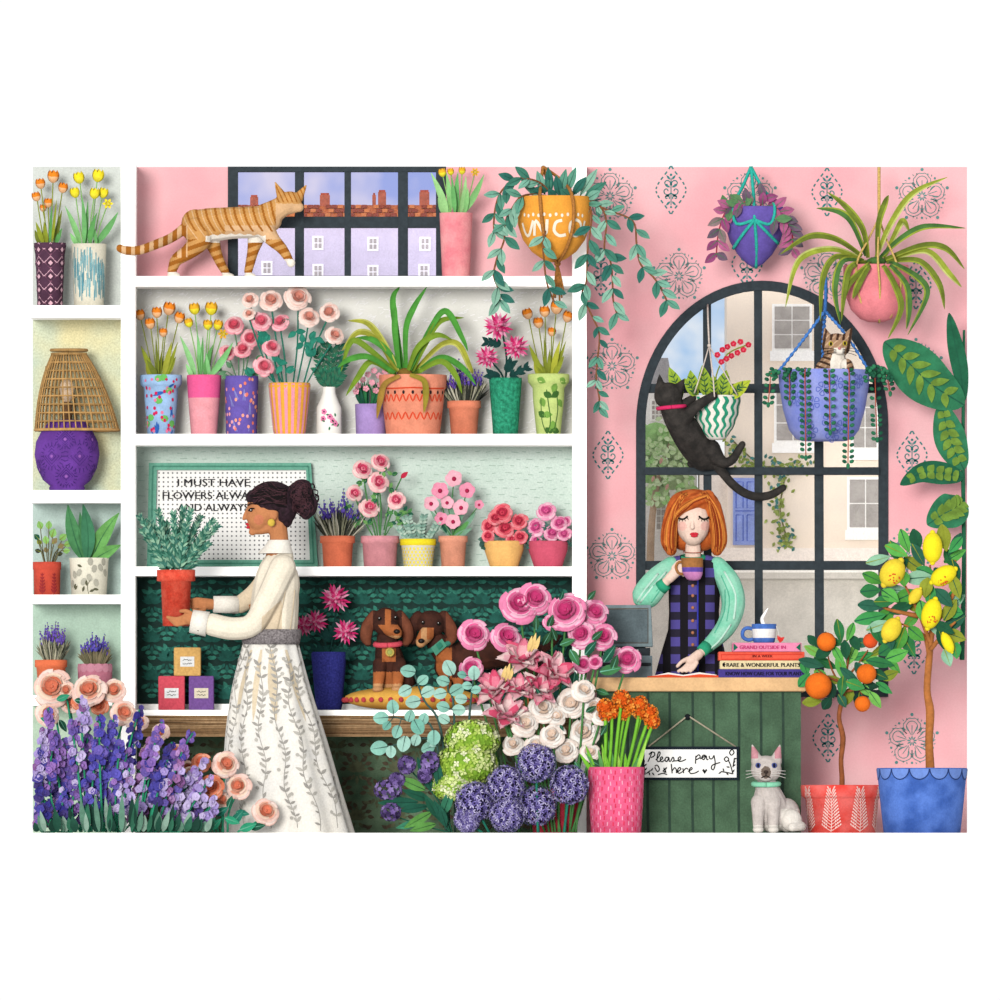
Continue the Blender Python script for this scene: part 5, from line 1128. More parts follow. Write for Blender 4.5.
for a in ([(709, 346, 42), (702, 370, 56), (694, 394, 56)], [(709, 346, 42), (712, 372, 60), (714, 398, 66)], [(709, 346, 42), (722, 370, 58), (737, 396, 52)], [(709, 346, 42), (712, 370, 25), (716, 397, 16)]): g.tube(a, .7, STRG, 6, 3)
g.ball((709, 346, 42), 2, STRG, 8, 5); t.part('string', g)
g = G(); CH = [M('#b8c83a', .15, .2), M('#9ab83a', .15, .2)]
for x0, y0, x1, y1, wd in ((682, 398, 669, 368, 13), (694, 398, 690, 371, 13), (706, 398, 702, 366, 14), (720, 399, 726, 371, 15), (724, 400, 750, 381, 14), (698, 398, 684, 379, 11), (714, 399, 713, 376, 13), (733, 397, 742, 384, 10)): 
    g.leaf((x0, y0, 42), (x1, y1, 50), wd, CH[R.randrange(2)], (0, 0, 4), R.uniform(-.2, .2), 8, .2, DKG, .9, .03)
    for k in range(1, 5):
        q = k / 6; x, y = x0 + (x1 - x0) * q, y0 + (y1 - y0) * q; an = math.atan2(y1 - y0, x1 - x0)
        for s_ in (-1, 1): g.leaf((x, y, 46 + q * 5), (x + wd * .42 * math.cos(an + s_ * .8), y + wd * .42 * math.sin(an + s_ * .8), 48.5 + q * 5), 1.1, DKG, (0, 0, .8), 0, 3)
t.part('leaves', g)
fl = G(); st = G().tube([(716, 398, 44), (716, 376, 50), (727, 355, 53), (746, 346, 54)], .7, OLV, 6, 4); RDF = M('#d92848', .1)
t.part('flower_stem', st)
for x, y in ((717, 356), (722, 351), (727, 348), (733, 345), (740, 343), (721, 363), (726, 360), (731, 357), (737, 354), (743, 351), (748, 346)): t.part('flower', G().petals((x, y, 55), (0, -.2, 1), 5, .4, 3.3, 0, 1.6, .62, RDF, x, 0, 2, 2).ball((x, y, 56), 1.3, M('#f0566e'), 6, 4))
# blue basket with string of hearts
P = Pot(824, 62, [(441, 22), (439, 28), (430, 35), (410, 41), (385, 45), (371, 46), (370, 45.5)])
BD = M('#5a6cc4', .15)
def dec(g, p, mp):
    for cx, cy in ((-30, 400), (-12, 404), (-22, 420), (4, 422), (18, 428), (26, 392), (30, 412), (-36, 384), (-2, 390), (12, 384), (38, 382), (8, 436), (-14, 432)):
        for k in range(5):
            a = k * 1.257 + cx; pts = [(cx + 1.5 * math.cos(a), cy + 1.5 * math.sin(a)), (cx + 6 * math.cos(a - .4), cy + 6 * math.sin(a - .4)), (cx + 7 * math.cos(a), cy + 7 * math.sin(a)), (cx + 6 * math.cos(a + .4), cy + 6 * math.sin(a + .4)), (cx + 1.5 * math.cos(a), cy + 1.5 * math.sin(a))]
            g.stroke(pts, .8, BD, mp, 3)
t = T('hanging_basket', 'wide lavender blue hanging basket with beaded trailing stems, at the right of the arched window', 'hanging plant', 824, 441, 62)
g = P.geo(M('#99a3e2', .12, .05, '#7f8cd8'), deep=40); dec(g, P, P.map(.4)); t.part('basket', g)
g = G().tube([(825, 266, 4), (825, 266, 30), (825, 268, 62)], 1.2, SLATE, 6, 3).tube([(825, 267, 62), (826, 290, 62), (825, 311, 62)], 1.8, BLU, 6, 3)
for a in ([(825, 311, 62), (803, 340, 64), (779, 371, 68)], [(825, 311, 62), (846, 335, 62), (869, 371, 66)], [(825, 311, 62), (824, 340, 30), (824, 370, 17)]):
    g.tube(a, 1.2, BLU, 6, 3); P_ = cr(a, 7)
    for i in range(1, len(P_)): g.ball(P_[i], (1.9, 2.6, 1.9), BLU, 6, 5, 35 if a[2][0] < 825 else -35)
t.part('cord', g)
PG = (M('#2f7a55', .15), M('#1f5f45', .15)); PGS = M('#c4573a')
g = G(); gl = G()
for x0, y1, dx, r0 in ((771, 403, -3, 50), (789, 402, 0, 50), (804, 457, 1, 50), (828, 432, 1, 50), (848, 465, -1, 50), (874, 438, 3, 48), (886, 392, 4, 44)):
    d0 = 62 + math.sqrt(max(60, 47 ** 2 - (x0 - 824) ** 2)) + 2; pts = [(x0 - (x0 - 824) * .12, 372, d0 - 8), (x0, 374, d0), (x0 + dx * .5, (374 + y1) / 2, d0), (x0 + dx, y1, d0 - 4)]
    P_ = cr(pts, 8); g.tube(P_, .55, PGS, 5); acc = 0
    for i in range(1, len(P_)):
        acc += math.dist(P_[i], P_[i - 1])
        if acc > 4.6:
            acc = 0
            for s_ in (-1, 1): gl.ball((P_[i][0] + s_ * 3.6, P_[i][1] + 1, P_[i][2] + .6), (2.7, 1.9, 1.6), PG[(i + (s_ > 0)) % 2], 7, 5, -25 * s_)
    gl.ball((x0 + dx, y1 + 2, d0 - 3), (2, 3, 1.6), PG[0], 7, 5)
for i in range(36): x = R.uniform(862, 892); gl.ball((x, 372 + abs(x - 874) * .6 + R.uniform(-8, 6), 100 + R.uniform(-4, 4)), (2.6, 2, 1.7), PG[i % 2], 6, 4, R.uniform(-60, 60))
for i in range(40): x = R.uniform(770, 812); gl.ball((x, 374 + R.uniform(-4, 5), 98 + R.uniform(-4, 6)), (2.6, 2, 1.7), PG[i % 2], 6, 4, R.uniform(-60, 60))
t.part('trailing_stem', g); t.part('leaves', gl)

# ================================================================== animals
def cone(g, a, b, r0): g.tube([a[:3], tuple((a[i] * .5 + b[i] * .5) for i in range(3)), b[:3]], [r0, r0 * .58, .7], None, 10, 2); g.ball(a, r0, None, 8, 6); return g
def eye(t, c, r, iris, pupil): g = G(); g.ball(c, (r, r, r * .6), iris, 10, 7); g.ball((c[0], c[1], c[2] + r * .35), (r * .55, r * .75, r * .4), pupil, 8, 6); t.part('eye', g)
def whisk(g, c, m, n=3, l=15, dy=2.5):
    for s_ in (-1, 1):
        for k in range(n): g.tube([(c[0] + s_ * 3, c[1] + (k - 1) * 1.2, c[2]), (c[0] + s_ * l * .6, c[1] + (k - 1) * dy - .6, c[2] - 2), (c[0] + s_ * l, c[1] + (k - 1) * dy * 1.4 + .6, c[2] - 6)], .28, m, 4, 3)
BLK = M('#17140f', .05)
# ginger cat walking along the top shelf
A1, A2, A3, AW = M('#d09a58', .08), M('#a9671f', .1), M('#dfb588', .08), M('#f7efe2', .03)
g = G().limb([(195, 223, 40, 14), (208, 225, 40, 17), (232, 223, 40, 16), (256, 222, 40, 16), (268, 219, 40, 14.5)]).limb([(266, 216, 40, 13), (278, 209, 41, 11), (288, 203, 42, 10)])
g.ball((289, 203, 42), (13, 11.5, 11), None, 16, 12, -20).limb([(294, 206, 44, 7.5), (299, 207.5, 45, 5)])
cone(g, (282, 197, 42), (275, 182, 42), 5.5); cone(g, (298, 198, 42), (306.5, 185, 42), 5.5)
g.limb([(192, 222, 40, 6), (174, 237, 52, 5), (156, 246, 72, 4.9), (140, 252, 82, 4.7), (127, 252, 83, 4.5), (121, 250, 83, 4)])
g.limb([(196, 230, 47, 14), (200, 240, 49, 11.5), (189, 252, 50, 8), (177, 260, 50, 6.4), (173, 269, 50, 5), (172, 273, 50, 4.6)]).ball((174, 275.8, 51), (6.8, 3.4, 4.5), None, 12, 8)
g.limb([(210, 236, 33, 10), (215, 250, 32, 6.3), (220, 262, 32, 5), (225, 271, 32, 4.2)]).ball((228, 275.8, 33), (6.4, 3.2, 4.2), None, 12, 8)
g.limb([(264, 228, 46, 11), (273, 240, 48, 7.5), (282, 249, 49, 5.6), (288, 258, 50, 4.5)]).ball((291, 263, 50), (4.6, 5, 4), None, 10, 8, -20)
g.limb([(257, 234, 34, 10), (253, 250, 33, 6), (250, 263, 33, 4.8), (248, 271, 33, 4.2)]).ball((250, 275.8, 34), (6.2, 3.2, 4.2), None, 12, 8)
def fn(x, y, d):
    if y > 272.5 or (x > 284 and y > 259.5): return AW
    if 206 < x < 266 and 234.5 + .0022 * (x - 236) ** 2 + .6 * math.sin(x * .7) < y < 242.5: return AW
    if x < 188 and y < 258 and y > 226: return A2 if (x * .11 + (y > 250) * 0) % 1 < .52 else A3
    if y > 240: return A2 if (y * .115 + x * .04) % 1 < .5 else A1
    if x > 276: return A2 if (x * .22 - y * .1) % 1 < .3 and y < 203 else (A1 if y < 204 else A3)
    s_ = (x * .105 - y * .05 + .25 * math.sin(y * .12)) % 1
    return A2 if s_ < .24 and y < 232 else (A3 if .6 < s_ < .72 or (y > 226 and x > 225) else A1)
t = T('cat', 'ginger striped cat walking along the top shelf before the high window', 'cat', 232, 279, 40)
t.part('body', fuse(g, .75, 6, fn))
# black cat climbing onto the striped hanging pot
g = G().limb([(703, 455, 15, 16), (694, 443, 25, 17), (684, 430, 37, 15.5), (675, 417, 46, 13), (671, 407, 49, 12)]).ball((668, 397, 50), (14.5, 13.5, 13), None, 16, 12).ball((704, 457, 15), (17, 13, 12), None, 16, 12, 20)
cone(g, (660.5, 391, 50), (659, 375.5, 50), 6.5); cone(g, (677, 391, 50), (684, 380, 50), 6.5)
g.limb([(708, 462, 10, 6), (699, 463, 8, 4.2), (690.5, 463.8, 8, 3.7)]).limb([(710, 450, 22, 11), (719, 460, 26, 7), (726, 463, 28, 5.2), (733, 459, 30, 4.5), (738, 451, 32, 4), (742, 445, 32, 3.6)])
g.limb([(680, 424, 48, 8), (692, 411, 57, 6), (703, 403, 60, 5), (713, 397, 58, 4.2)]).limb([(674, 415, 46, 8), (684, 405, 44, 5), (693, 399, 42, 4)])
g.limb([(712, 460, 14, 6), (722, 472, 18, 4.8), (732, 484, 20, 4.6), (744, 493, 22, 4.5), (757, 497, 23, 4.4), (771, 495, 24, 4.2), (783, 488, 24, 3.6)])
t = T('cat', 'black cat with a pink collar clambering onto the striped hanging pot', 'cat', 700, 467.5, 12)
t.part('body', fuse(g, .75, 6, M('#2b2927', .3, .12, '#3a3633', grain=.2)))
t.part('collar', G().tube([(671 + 13.6 * math.sin(q), 408.5 + 1.2 * math.sin(q) * -1, 48.5 + 13.4 * math.cos(q)) for q in [2 * PI * i / 24 for i in range(25)]], 2, M('#e8326e', .1), 8), label='pink collar')
# kitten in the basket
K1, K2, K3 = M('#a98668', .12), M('#4a3426', .15), M('#c9a88a', .1)
g = G().limb([(829, 398, 64, 18), (830, 380, 66, 17), (834, 364, 68, 12)]).ball((836, 350, 70), (14.5, 12.5, 12), None, 16, 12)
cone(g, (827.5, 343, 70), (824.5, 332, 70), 5.5); cone(g, (846, 343, 70), (852, 331.5, 70), 5.5); g.ball((839, 355.5, 80), (5.5, 4, 4), None, 10, 8).limb([(822, 372, 78, 7), (819, 384, 84, 6)]).limb([(846, 370, 78, 7), (851, 384, 84, 6)])
def fn(x, y, d):
    if abs(x - 838) < 8 - max(0, 366 - y) * .25 and y > 358 and d > 72: return AW
    if abs(x - 839) < 5.5 and y > 352.5 and y < 361 and d > 78: return AW
    s_ = ((y * .17 + abs(x - 836) * .06) % 1) if y > 358 else ((x * .16 + y * .03) % 1)
    return K2 if s_ < .4 and (y > 358 or y < 345 or abs(x - 837) > 9) else (K1 if (x + y) % 7 < 5 else K3)
t = T('kitten', 'brown tabby kitten with a white chest peeping out of the blue hanging basket', 'cat', 830, 414, 62)
place(t.o, 830, 410, 62)
t.part('body', fuse(g, .7, 4, fn))
eye(t, (830.5, 348.5, 80.5), 2.5, M('#c9b23a', .1), BLK); eye(t, (844.5, 348, 80.5), 2.5, M('#c9b23a', .1), BLK)
t.part('nose', G().ball((839, 353.2, 84), (1.7, 1.3, 1), M('#d98a8a', .1), 8, 6)); g = G(); whisk(g, (839, 356, 83), BLK, 3, 17); t.part('whiskers', g)
# grey cat on the floor
C1, C2, C3, CP = M('#cbc2bd', .1, .15), M('#6f6157', .15), M('#e6e0d8', .06, .2), M('#c98f98', .1)
g = G().limb([(773, 815, 224, 18), (769, 800, 229, 16.5), (767, 788, 234, 12)]).ball((766, 769.5, 238), (15.5, 14, 13), None, 16, 12).ball((765.5, 776, 245), (8.5, 6, 7), None, 12, 8)
cone(g, (757, 761, 238), (752, 744.5, 238), 6.5); cone(g, (775.5, 761, 238), (780, 744.5, 238), 6.5)
for x in (758, 773): g.limb([(x + (1 if x < 765 else 0), 802, 238, 8.5), (x, 816, 241, 6.2), (x, 826, 242, 5.4)]).ball((x, 829.6, 245), (5.8, 3.6, 6.5), None, 12, 8)
g.ball((787, 815, 222), (13.5, 17, 15), None, 14, 10).limb([(789, 827, 215, 4.6), (801, 827, 222, 4.6), (800, 826, 236, 5), (792, 827, 244, 4.6)]).ball((791, 820, 236), (11, 11, 9), None, 14, 10)
def fn(x, y, d):
    if math.hypot(x - 765.5, (y - 772.5) * .8) < 5 and d > 245: return C2
    if y < 758.5 and y > 747 and d > 238 and (abs(x - 754.5) < 3.6 or abs(x - 778) < 3.6): return CP
    if x > 781 and y > 809 or y > 825: return C3
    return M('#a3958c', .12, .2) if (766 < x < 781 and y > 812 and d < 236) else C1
t = T('cat', 'pale grey cat with a mint collar sitting in front of the green counter', 'cat', 770, 833, 230)
t.part('body', fuse(g, .75, 5, fn))
eye(t, (757.8, 765.5, 249), 2.8, M('#4d5a9a', .1), M('#14162e', .1)); eye(t, (773.8, 765.5, 249), 2.8, M('#4d5a9a', .1), M('#14162e', .1))
t.part('nose', G().ball((765.5, 772, 252.5), (2.4, 1.7, 1.2), M('#3a2f2a', .1), 8, 6).tube([(765.5, 773, 252.5), (765.5, 776, 252.5)], .5, BLK, 5).tube([(761, 778, 251), (765.5, 776, 252.5), (770, 778, 251)], .5, BLK, 5, 3))
g = G(); whisk(g, (765.5, 774, 250), M('#e9e6e0', .05), 3, 20); t.part('whiskers', g)
t.part('collar', G().tube([(766 + 12.6 * math.sin(q), 784 + .8 * math.cos(q), 235 + 12.6 * math.cos(q)) for q in [2 * PI * i / 24 for i in range(25)]], 2.6, M('#8fdcb8', .08), 8), label='mint green collar')
# cushion and two dachshunds
t = T('cushion', 'yellow cushion edged with red pompoms on the bench under the dachshunds', 'cushion', 412, 710.5, 50)
g = G().ball((412, 698.5, 50), (68, 12.2, 38), M('#eeb552', .1, .08), 40, 14)
for q in range(30): a = 2 * PI * q / 30
t.part('cover', g); g = G()
for q in range(40): a = 2 * PI * q / 40; t.part('pompom', G().ball((412 + 68 * math.cos(a), 700, 50 + 38 * math.sin(a)), 2.6, M('#c9474e', .12), 8, 6))
D1, D2, D3 = M('#4f2b20', .3, .1, '#351d17'), M('#b5693a', .15), M('#cf9a6a', .12)
def dog(name_label, g, tan, cx, by, d, col, colc, colr, coltilt, nose, eyes, tagd=None):
    t = T('dachshund', name_label, 'dog', cx, by, d); t.part('body', fuse(g, .75, 5, tan))
    for p in eyes: t.part('eye', G().ball(p, (2.1, 2, 1.4), BLK, 10, 7).ball((p[0] - .6, p[1] - .7, p[2] + 1.1), .35, WHITE, 6, 4))  # small white bead is a painted glint on each eye
    t.part('nose', G().ball(nose, (3.3, 2.5, 2.2), M('#1d1412', .1, rough=.4), 10, 7))
    c = t.part('collar', G().tube([(colc[0] + colr * math.sin(q), colc[1] + coltilt * math.sin(q) + 1.5 * math.cos(q), colc[2] + colr * math.cos(q)) for q in [2 * PI * i / 24 for i in range(25)]], 2.8, col, 8))
    return t, c
g = G().limb([(392, 680, 48, 16), (390, 664, 52, 15.5), (388, 650, 57, 13), (387, 638, 60, 10.5)]).ball((386, 622, 64), (14, 14.5, 13), None, 16, 12).limb([(390, 628, 72, 8.5), (396, 633, 81, 6.5), (397, 634, 84, 5.4)])
for s_, x in ((-1, 374), (1, 400)): g.limb([(x, 615, 62, 5), (x + s_ * 6, 626, 62, 6.6), (x + s_ * 8, 637, 62, 6.2), (x + s_ * 6, 643, 62, 4)])
for x in (380, 399): g.limb([(x, 664, 64, 7.5), (x - 1, 678, 68, 6), (x - 2, 686, 70, 5.2)]).ball((x - 2, 689.5, 73), (6, 3.4, 6.5), None, 12, 8)
g.ball((404, 682, 46), (11, 10, 12), None, 12, 8)
def tan1(x, y, d):
    if d > 74 and y > 625 and y < 645: return D2 if y < 636 else D3
    if y > 672 and d > 58: return D2 if y < 684 else D3
    if abs(x - 389) < 7 and 648 < y < 662 and d > 64: return D2
    if abs(x - 388) < 3 and y < 630 and d > 70: return D2
    if y < 645 and (x < 373 or x > 402) and d > 64: return M('#7a4530', .2, .1)
    return D1
t, c = dog('brown dachshund with a pink collar and gold tag, sitting on the yellow cushion', g, tan1, 390, 693, 58, M('#e8596a', .1), (388, 644, 60), 12.6, -.5, (397, 632, 89), ((380, 619, 75.5), (396, 618, 75.5)))
t.part('name_tag', G().loft([(648, 390, 3.6), (648.2, 390, 3.8)], 75, M('#c9b35a', .1), 12).tube([(390 + 3.6 * math.sin(q), 652.5 + 3.6 * math.cos(q), 75) for q in [2 * PI * i / 14 for i in range(15)]], 1.1, M('#c9b35a', .1), 6).ball((390, 652.5, 75), (3, 3, .8), M('#a8b060', .1), 10, 6), c)
g = G().limb([(449, 666, 42, 15), (464, 658, 40, 17), (490, 652, 38, 17), (515, 651, 38, 16), (530, 656, 38, 15)]).limb([(448, 657, 46, 13), (437, 643, 52, 11)]).ball((431, 624, 57), (15, 13.5, 12.5), None, 16, 12).limb([(427, 634, 65, 8.2), (422, 641, 73, 6.2), (421, 643, 76, 5.2)])
g.limb([(418, 616, 56, 5), (412, 627, 55, 6.4), (411, 636, 55, 6), (413, 641, 55, 4)]).limb([(444, 616, 56, 5.5), (450, 628, 56, 7), (452, 637, 56, 6), (449, 643, 56, 4)])
for x, d in ((458, 50), (446, 34)): g.limb([(x - 4, 668, d - 2, 8), (x, 680, d, 5.8), (x + 1, 686, d + 1, 5)]).ball((x - 1, 687, d + 4), (6, 3, 6), None, 12, 8)
for d in (48, 28): g.limb([(528, 664, d - 4, 11), (532, 684, d, 6.5), (528, 704, d, 5)]).ball((525, 707.5, d + 2), (7, 3, 5), None, 12, 8)
g.limb([(540, 650, 38, 5), (552, 644, 36, 3.5), (560, 636, 36, 2)])
def tan2(x, y, d):
    if d > 68 and y > 628 and x < 434: return D3 if abs(x - 424) < 3 or y > 640 else D2
    if 436 < x < 452 and y > 648 and d > 46: return D2
    if y > 678: return D2
    if x > 446 and y < 646 and x < 462 and d > 58: return M('#7a4530', .2, .1)
    return D1
t, c = dog('brown dachshund with a teal bow, standing behind the sitting one', g, tan2, 470, 700, 42, M('#3f8f7a', .1), (440, 646, 50), 12, -5, (421.5, 641.5, 80.5), ((423.5, 623, 67.5), (439, 624, 68)))
t.part('bow', G().prism([(431, 648), (442, 639), (447, 646), (436, 656)], 62, 65, M('#4f9a80', .1)).prism([(436, 645), (440, 642), (443, 646), (439, 650)], 64, 67, M('#2f7f68', .1)), c, smooth=False)

# ================================================================== people
SK, LIP = M('#c68356', .08), M('#d22f3f', .05)
g = G().ball((268, 506, 190), (21, 22, 17), None, 18, 14).ball((259, 514, 190), (13, 18, 13.5), None, 16, 12).limb([(272, 524, 190, 9), (259, 528.5, 190, 6.5), (253.5, 531, 190, 4)])
g.limb([(249.5, 509, 190, 3.2), (246.3, 515, 190, 3), (244, 518.6, 190, 2)]).ball((248.6, 524.3, 190), (2.9, 1.7, 3.6), None, 8, 6).ball((249.6, 527.3, 190), (2.8, 1.8, 3.2), None, 8, 6).ball((252.5, 532, 190), (4, 3.6, 4), None, 10, 8).ball((273.5, 514.5, 204), (4.6, 6.6, 3), None, 10, 8)
g.limb([(277, 524, 190, 10), (279, 537, 190, 9.3), (279, 552, 190, 11)]).limb([(279, 558, 190, 14), (275, 590, 190, 18), (272, 625, 190, 16), (271, 650, 190, 19)])
for d in (182, 198): g.limb([(268, 655, d, 14), (264, 740, d, 10), (262, 822, d, 6.5)]).ball((256, 829.5, d), (12, 3.6, 5), None, 12, 8)
g.limb([(281, 568, 205, 10), (264, 603, 210, 7.5), (248, 627, 212, 6.5), (225, 627, 212, 5.5), (202, 622, 210, 4.6)]).limb([(200, 622, 209, 5.4), (188, 619, 207.5, 6)])
for i in range(4): g.limb([(187, 615.5 + i * 2.4, 208.5, 2.3), (178, 619 + i * 2, 210, 2.1), (168 + i * 2.2, 617.5 + i * 2.2, 208.5 - i * .3, 1.75)], None, 4, 8)
g.limb([(193, 615, 211, 2.7), (187, 611.5, 211, 2.3), (181, 611.5, 209.5, 1.9)], None, 4, 8)
g.limb([(278, 568, 175, 10), (256, 597, 172, 7.5), (236, 605, 170, 6), (214, 604, 172, 4.8)]).limb([(211, 604, 173, 5.5), (203, 603.5, 175, 6)])
for i in range(4): g.limb([(201, 599.5 + i * 2.5, 176, 2.2), (196.5, 599 + i * 2.6, 179, 2), (191, 600 + i * 2.4, 178 - i, 1.7)], None, 4, 8)
g.limb([(204, 609, 179, 2.4), (199, 611, 183, 2.1), (193.5, 610, 186, 1.8)], None, 4, 8)
def fn(x, y, d):
    if math.hypot(x - 259, y - 520) < 5 and d > 198: return M('#cf7f5c', .06)
    return SK
t = T('person', 'person in a cream blouse and long sprigged skirt carrying a red pot of rosemary', 'person', 276, 833, 190)
bg = fuse(g, .8, 3, fn); bd = t.part('body', bg); bf = proj(bg)
t.part('lips', G().ball((247.9, 524.4, 190), (2.7, 1.5, 4.4), LIP, 12, 8, 12).ball((248.6, 527.2, 190), (2.6, 1.7, 4.0), LIP, 12, 8, -8))
e = G().ball((251.6, 510.6, 200.2), (2.5, 1.6, 1.5), M('#2a1a16', .05), 10, 7).tube([(248.6, 511, 199.2), (251, 508.8, 201.6), (254.6, 509, 203.2)], .75, BLK, 6, 4).ball((251, 510.2, 201.4), .5, WHITE, 6, 4); t.part('eye', e)
t.part('eyebrow', G().tube([(247.8, 505.8, 198.6), (251, 503.8, 201.4), (256.5, 504.8, 203.6)], [.6, .9, .4], M('#3a221a'), 6, 4))
H1, H2, H3 = M('#21141a', .25, .3, '#33202a', grain=.3), M('#4a2d34', .2), M('#120b0d', .1)
g = G().ball((272, 500, 190), (24, 19, 20), None, 18, 14).ball((257, 497.5, 190), (11.5, 9, 15), None, 14, 10).ball((284, 510, 190), (13, 15, 16), None, 14, 10).ball((300, 494, 190), (14, 13, 13), None, 14, 10).ball((307, 505, 190), (11, 13, 10), None, 14, 10).ball((302, 486, 190), (10, 7, 9), None, 12, 8).ball((306, 515, 190), (5.5, 5, 5), None, 10, 8).ball((286, 520, 190), (7, 8, 10), None, 10, 8)
hg = fuse(g, .8, 3, H1); hr = t.part('hair', hg); hf = proj(hg); g = G(); rr_ = random.Random(12)
for i in range(90):
    if i < 46:
        y0 = rr_.uniform(486, 505); x0 = 249 + rr_.uniform(0, 8) + abs(y0 - 495) * .4; drape(g, [(x0, y0), (x0 + 10, y0 - 3 + rr_.uniform(-4, 4)), (x0 + 20, y0 + rr_.uniform(-4, 6)), (287, 497 + (y0 - 495) * .8 + rr_.uniform(-4, 4))], .5, (H2, H3, H3)[i % 3], hf, .2)
    else:
        cx, cy, q = rr_.uniform(292, 310), rr_.uniform(484, 512), rr_.uniform(2.5, 7); a0 = rr_.uniform(0, 6); drape(g, [(cx + q * math.cos(a0 + k * .6), cy + q * math.sin(a0 + k * .6)) for k in range(9)], .5, (H2, H2, H3)[i % 3], hf, .3, 1)
    if i % 6 == 0:
        a = rr_.uniform(-1.2, 1.3); g.tube([(302 + 13 * math.cos(a), 498 + 15 * math.sin(a), 190), (302 + 17 * math.cos(a + .2), 498 + 19 * math.sin(a + .2), 191), (302 + 15 * math.cos(a + .5), 498 + 18 * math.sin(a + .5), 192)], .45, H1, 5, 4)
t.part('curls', g, hr)
t.part('earring', G().ball((271.5, 523, 207.5), (3.8, 3.8, 2), M('#d9b84a', .1, .5), 12, 8).tube([(272.5, 519, 207), (272, 521, 207.5)], .5, M('#d9b84a'), 5))
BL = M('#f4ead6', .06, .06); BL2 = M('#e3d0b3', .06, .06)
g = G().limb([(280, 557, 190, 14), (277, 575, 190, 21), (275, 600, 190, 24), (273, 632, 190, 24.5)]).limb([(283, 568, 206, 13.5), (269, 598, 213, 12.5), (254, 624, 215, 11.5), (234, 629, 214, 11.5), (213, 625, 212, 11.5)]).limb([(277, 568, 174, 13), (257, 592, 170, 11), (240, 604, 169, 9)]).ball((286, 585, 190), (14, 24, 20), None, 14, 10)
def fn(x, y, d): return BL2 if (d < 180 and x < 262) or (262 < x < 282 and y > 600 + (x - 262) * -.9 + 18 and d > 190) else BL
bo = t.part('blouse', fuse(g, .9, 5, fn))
g = G()
for L in ([(288, 580), (283, 605), (277, 632)], [(295, 590), (293, 610), (290, 632)], [(272, 600), (262, 618), (255, 626)], [(286, 570), (280, 590), (272, 612)]):
    g.tube([(x, y, 190 + (24.5 if x < 300 else 20) * math.sqrt(max(.1, 1 - ((x - 275) / 27) ** 2)) + (3 if x < 275 else 0)) for x, y in cr(L, 4)], .5, M('#d9c6a8'), 5)
t.part('fold', g, bo)
CF = M('#f8f3e8', .03)
t.part('cuff', G().tube([(208, 624.5, 211), (192, 621.5, 210)], [12.6, 11.6], CF, 20).ball((199, 630, 219), (1.6, 1.6, 1), M('#8a8278'), 8, 6), bo); t.part('cuff', G().tube([(238, 604.5, 169.5), (213, 604, 172)], [9, 8.4], CF, 18), bo)
t.part('collar', G().loft([(553.5, 275.5, 18), (550, 276.5, 15.5), (545, 278, 12.6), (541, 279, 11.2), (540, 279, 10.4)], 190, CF, 28, 1, cap=False), bo)
t.part('belt', G().loft([(644.5, 271, 28.4), (640, 271, 29.4), (633, 272, 29.4), (629.5, 272.5, 28.4)], 190, M('#6d6668', .25, .5, '#8d8788', grain=.3), 40, .93), label='grey woven belt')
RG_ = [(641, 270.5, 26.5), (652, 270.5, 29.5), (690, 271, 39), (740, 275.5, 50), (790, 282, 58), (833, 289, 64)]
SKW = M('#edebe6', .04, .05, '#f3efe6'); g = G().loft([(y, c_, r_) for y, c_, r_ in cr(RG_, 5)], 190, SKW, 120, .8, .035, 11, cap=False)
def smap(off):
    def f(u, y):
        P_ = RG_
        for (a, ca, ra), (b, cb, rb) in zip(P_, P_[1:]):
            if y <= b or b == 833:
                q = min(1, max(0, (y - a) / (b - a))); cx, r_ = ca + (cb - ca) * q, ra + (rb - ra) * q; break
        th = u / r_; rr0 = r_ * (1 + .035 * math.cos(11 * th + .7)) + off; return (cx + rr0 * math.sin(th), y, 190 + .8 * rr0 * math.cos(th))
    return f
SG, SG2, SB = M('#a5a29c', .1), M('#bdbab2', .1), M('#e2d2b6', .06); mp = smap(.7)
for u, w_ in ((-.75, 4), (.05, 4.5), (.62, 4), (-.35, 3)):
    L = [(u * 26 * q - w_, 650 + (q - 1) * 55) for q in (1, 1.5, 2, 2.3)]; L = [(x + w_ * (1 - z), y) for (x, y), z in zip(L, (.35, 1, .7, .06))]; Q = [(x + w_ * 2 * z, y) for (x, y), z in zip(L, (.35, 1, .7, .06))]; m_ = smap(.45)
    g.grid([[m_(*p) for p in cr(L, 6)], [m_(*p) for p in cr([((a[0] + b[0]) / 2, a[1]) for a, b in zip(L, Q)], 6)], [m_(*p) for p in cr(Q, 6)]], SB)
rr_ = random.Random(21)
for k, u in enumerate((-1.15, -.72, -.3, .12, .52, .95, 1.3, -1.5)):
    y = 648 + (k % 3) * 9; P_ = []
    while y < 832: rad = 26 + (y - 641) * .2; P_.append((u * rad + 3.2 * math.sin(y * .09 + k), y)); y += 6
    g.stroke(P_, .7, SG, mp, 2)
    for i, (x, y) in enumerate(P_[:-1]):
        for s_ in (-1, 1):
            if rr_.random() < .75: g.lf(x, y, rr_.uniform(5, 8.5), .42, -PI / 2 + s_ * rr_.uniform(.5, 1.2), (SG, SG2)[i % 2], smap(.8))
        if i % 4 == 1: g.dot(x + rr_.choice((-5, 5)), y - 4, 1.9, SG2, smap(.85), 8)
t.part('skirt', g, label='long pale skirt printed with grey sprigs')
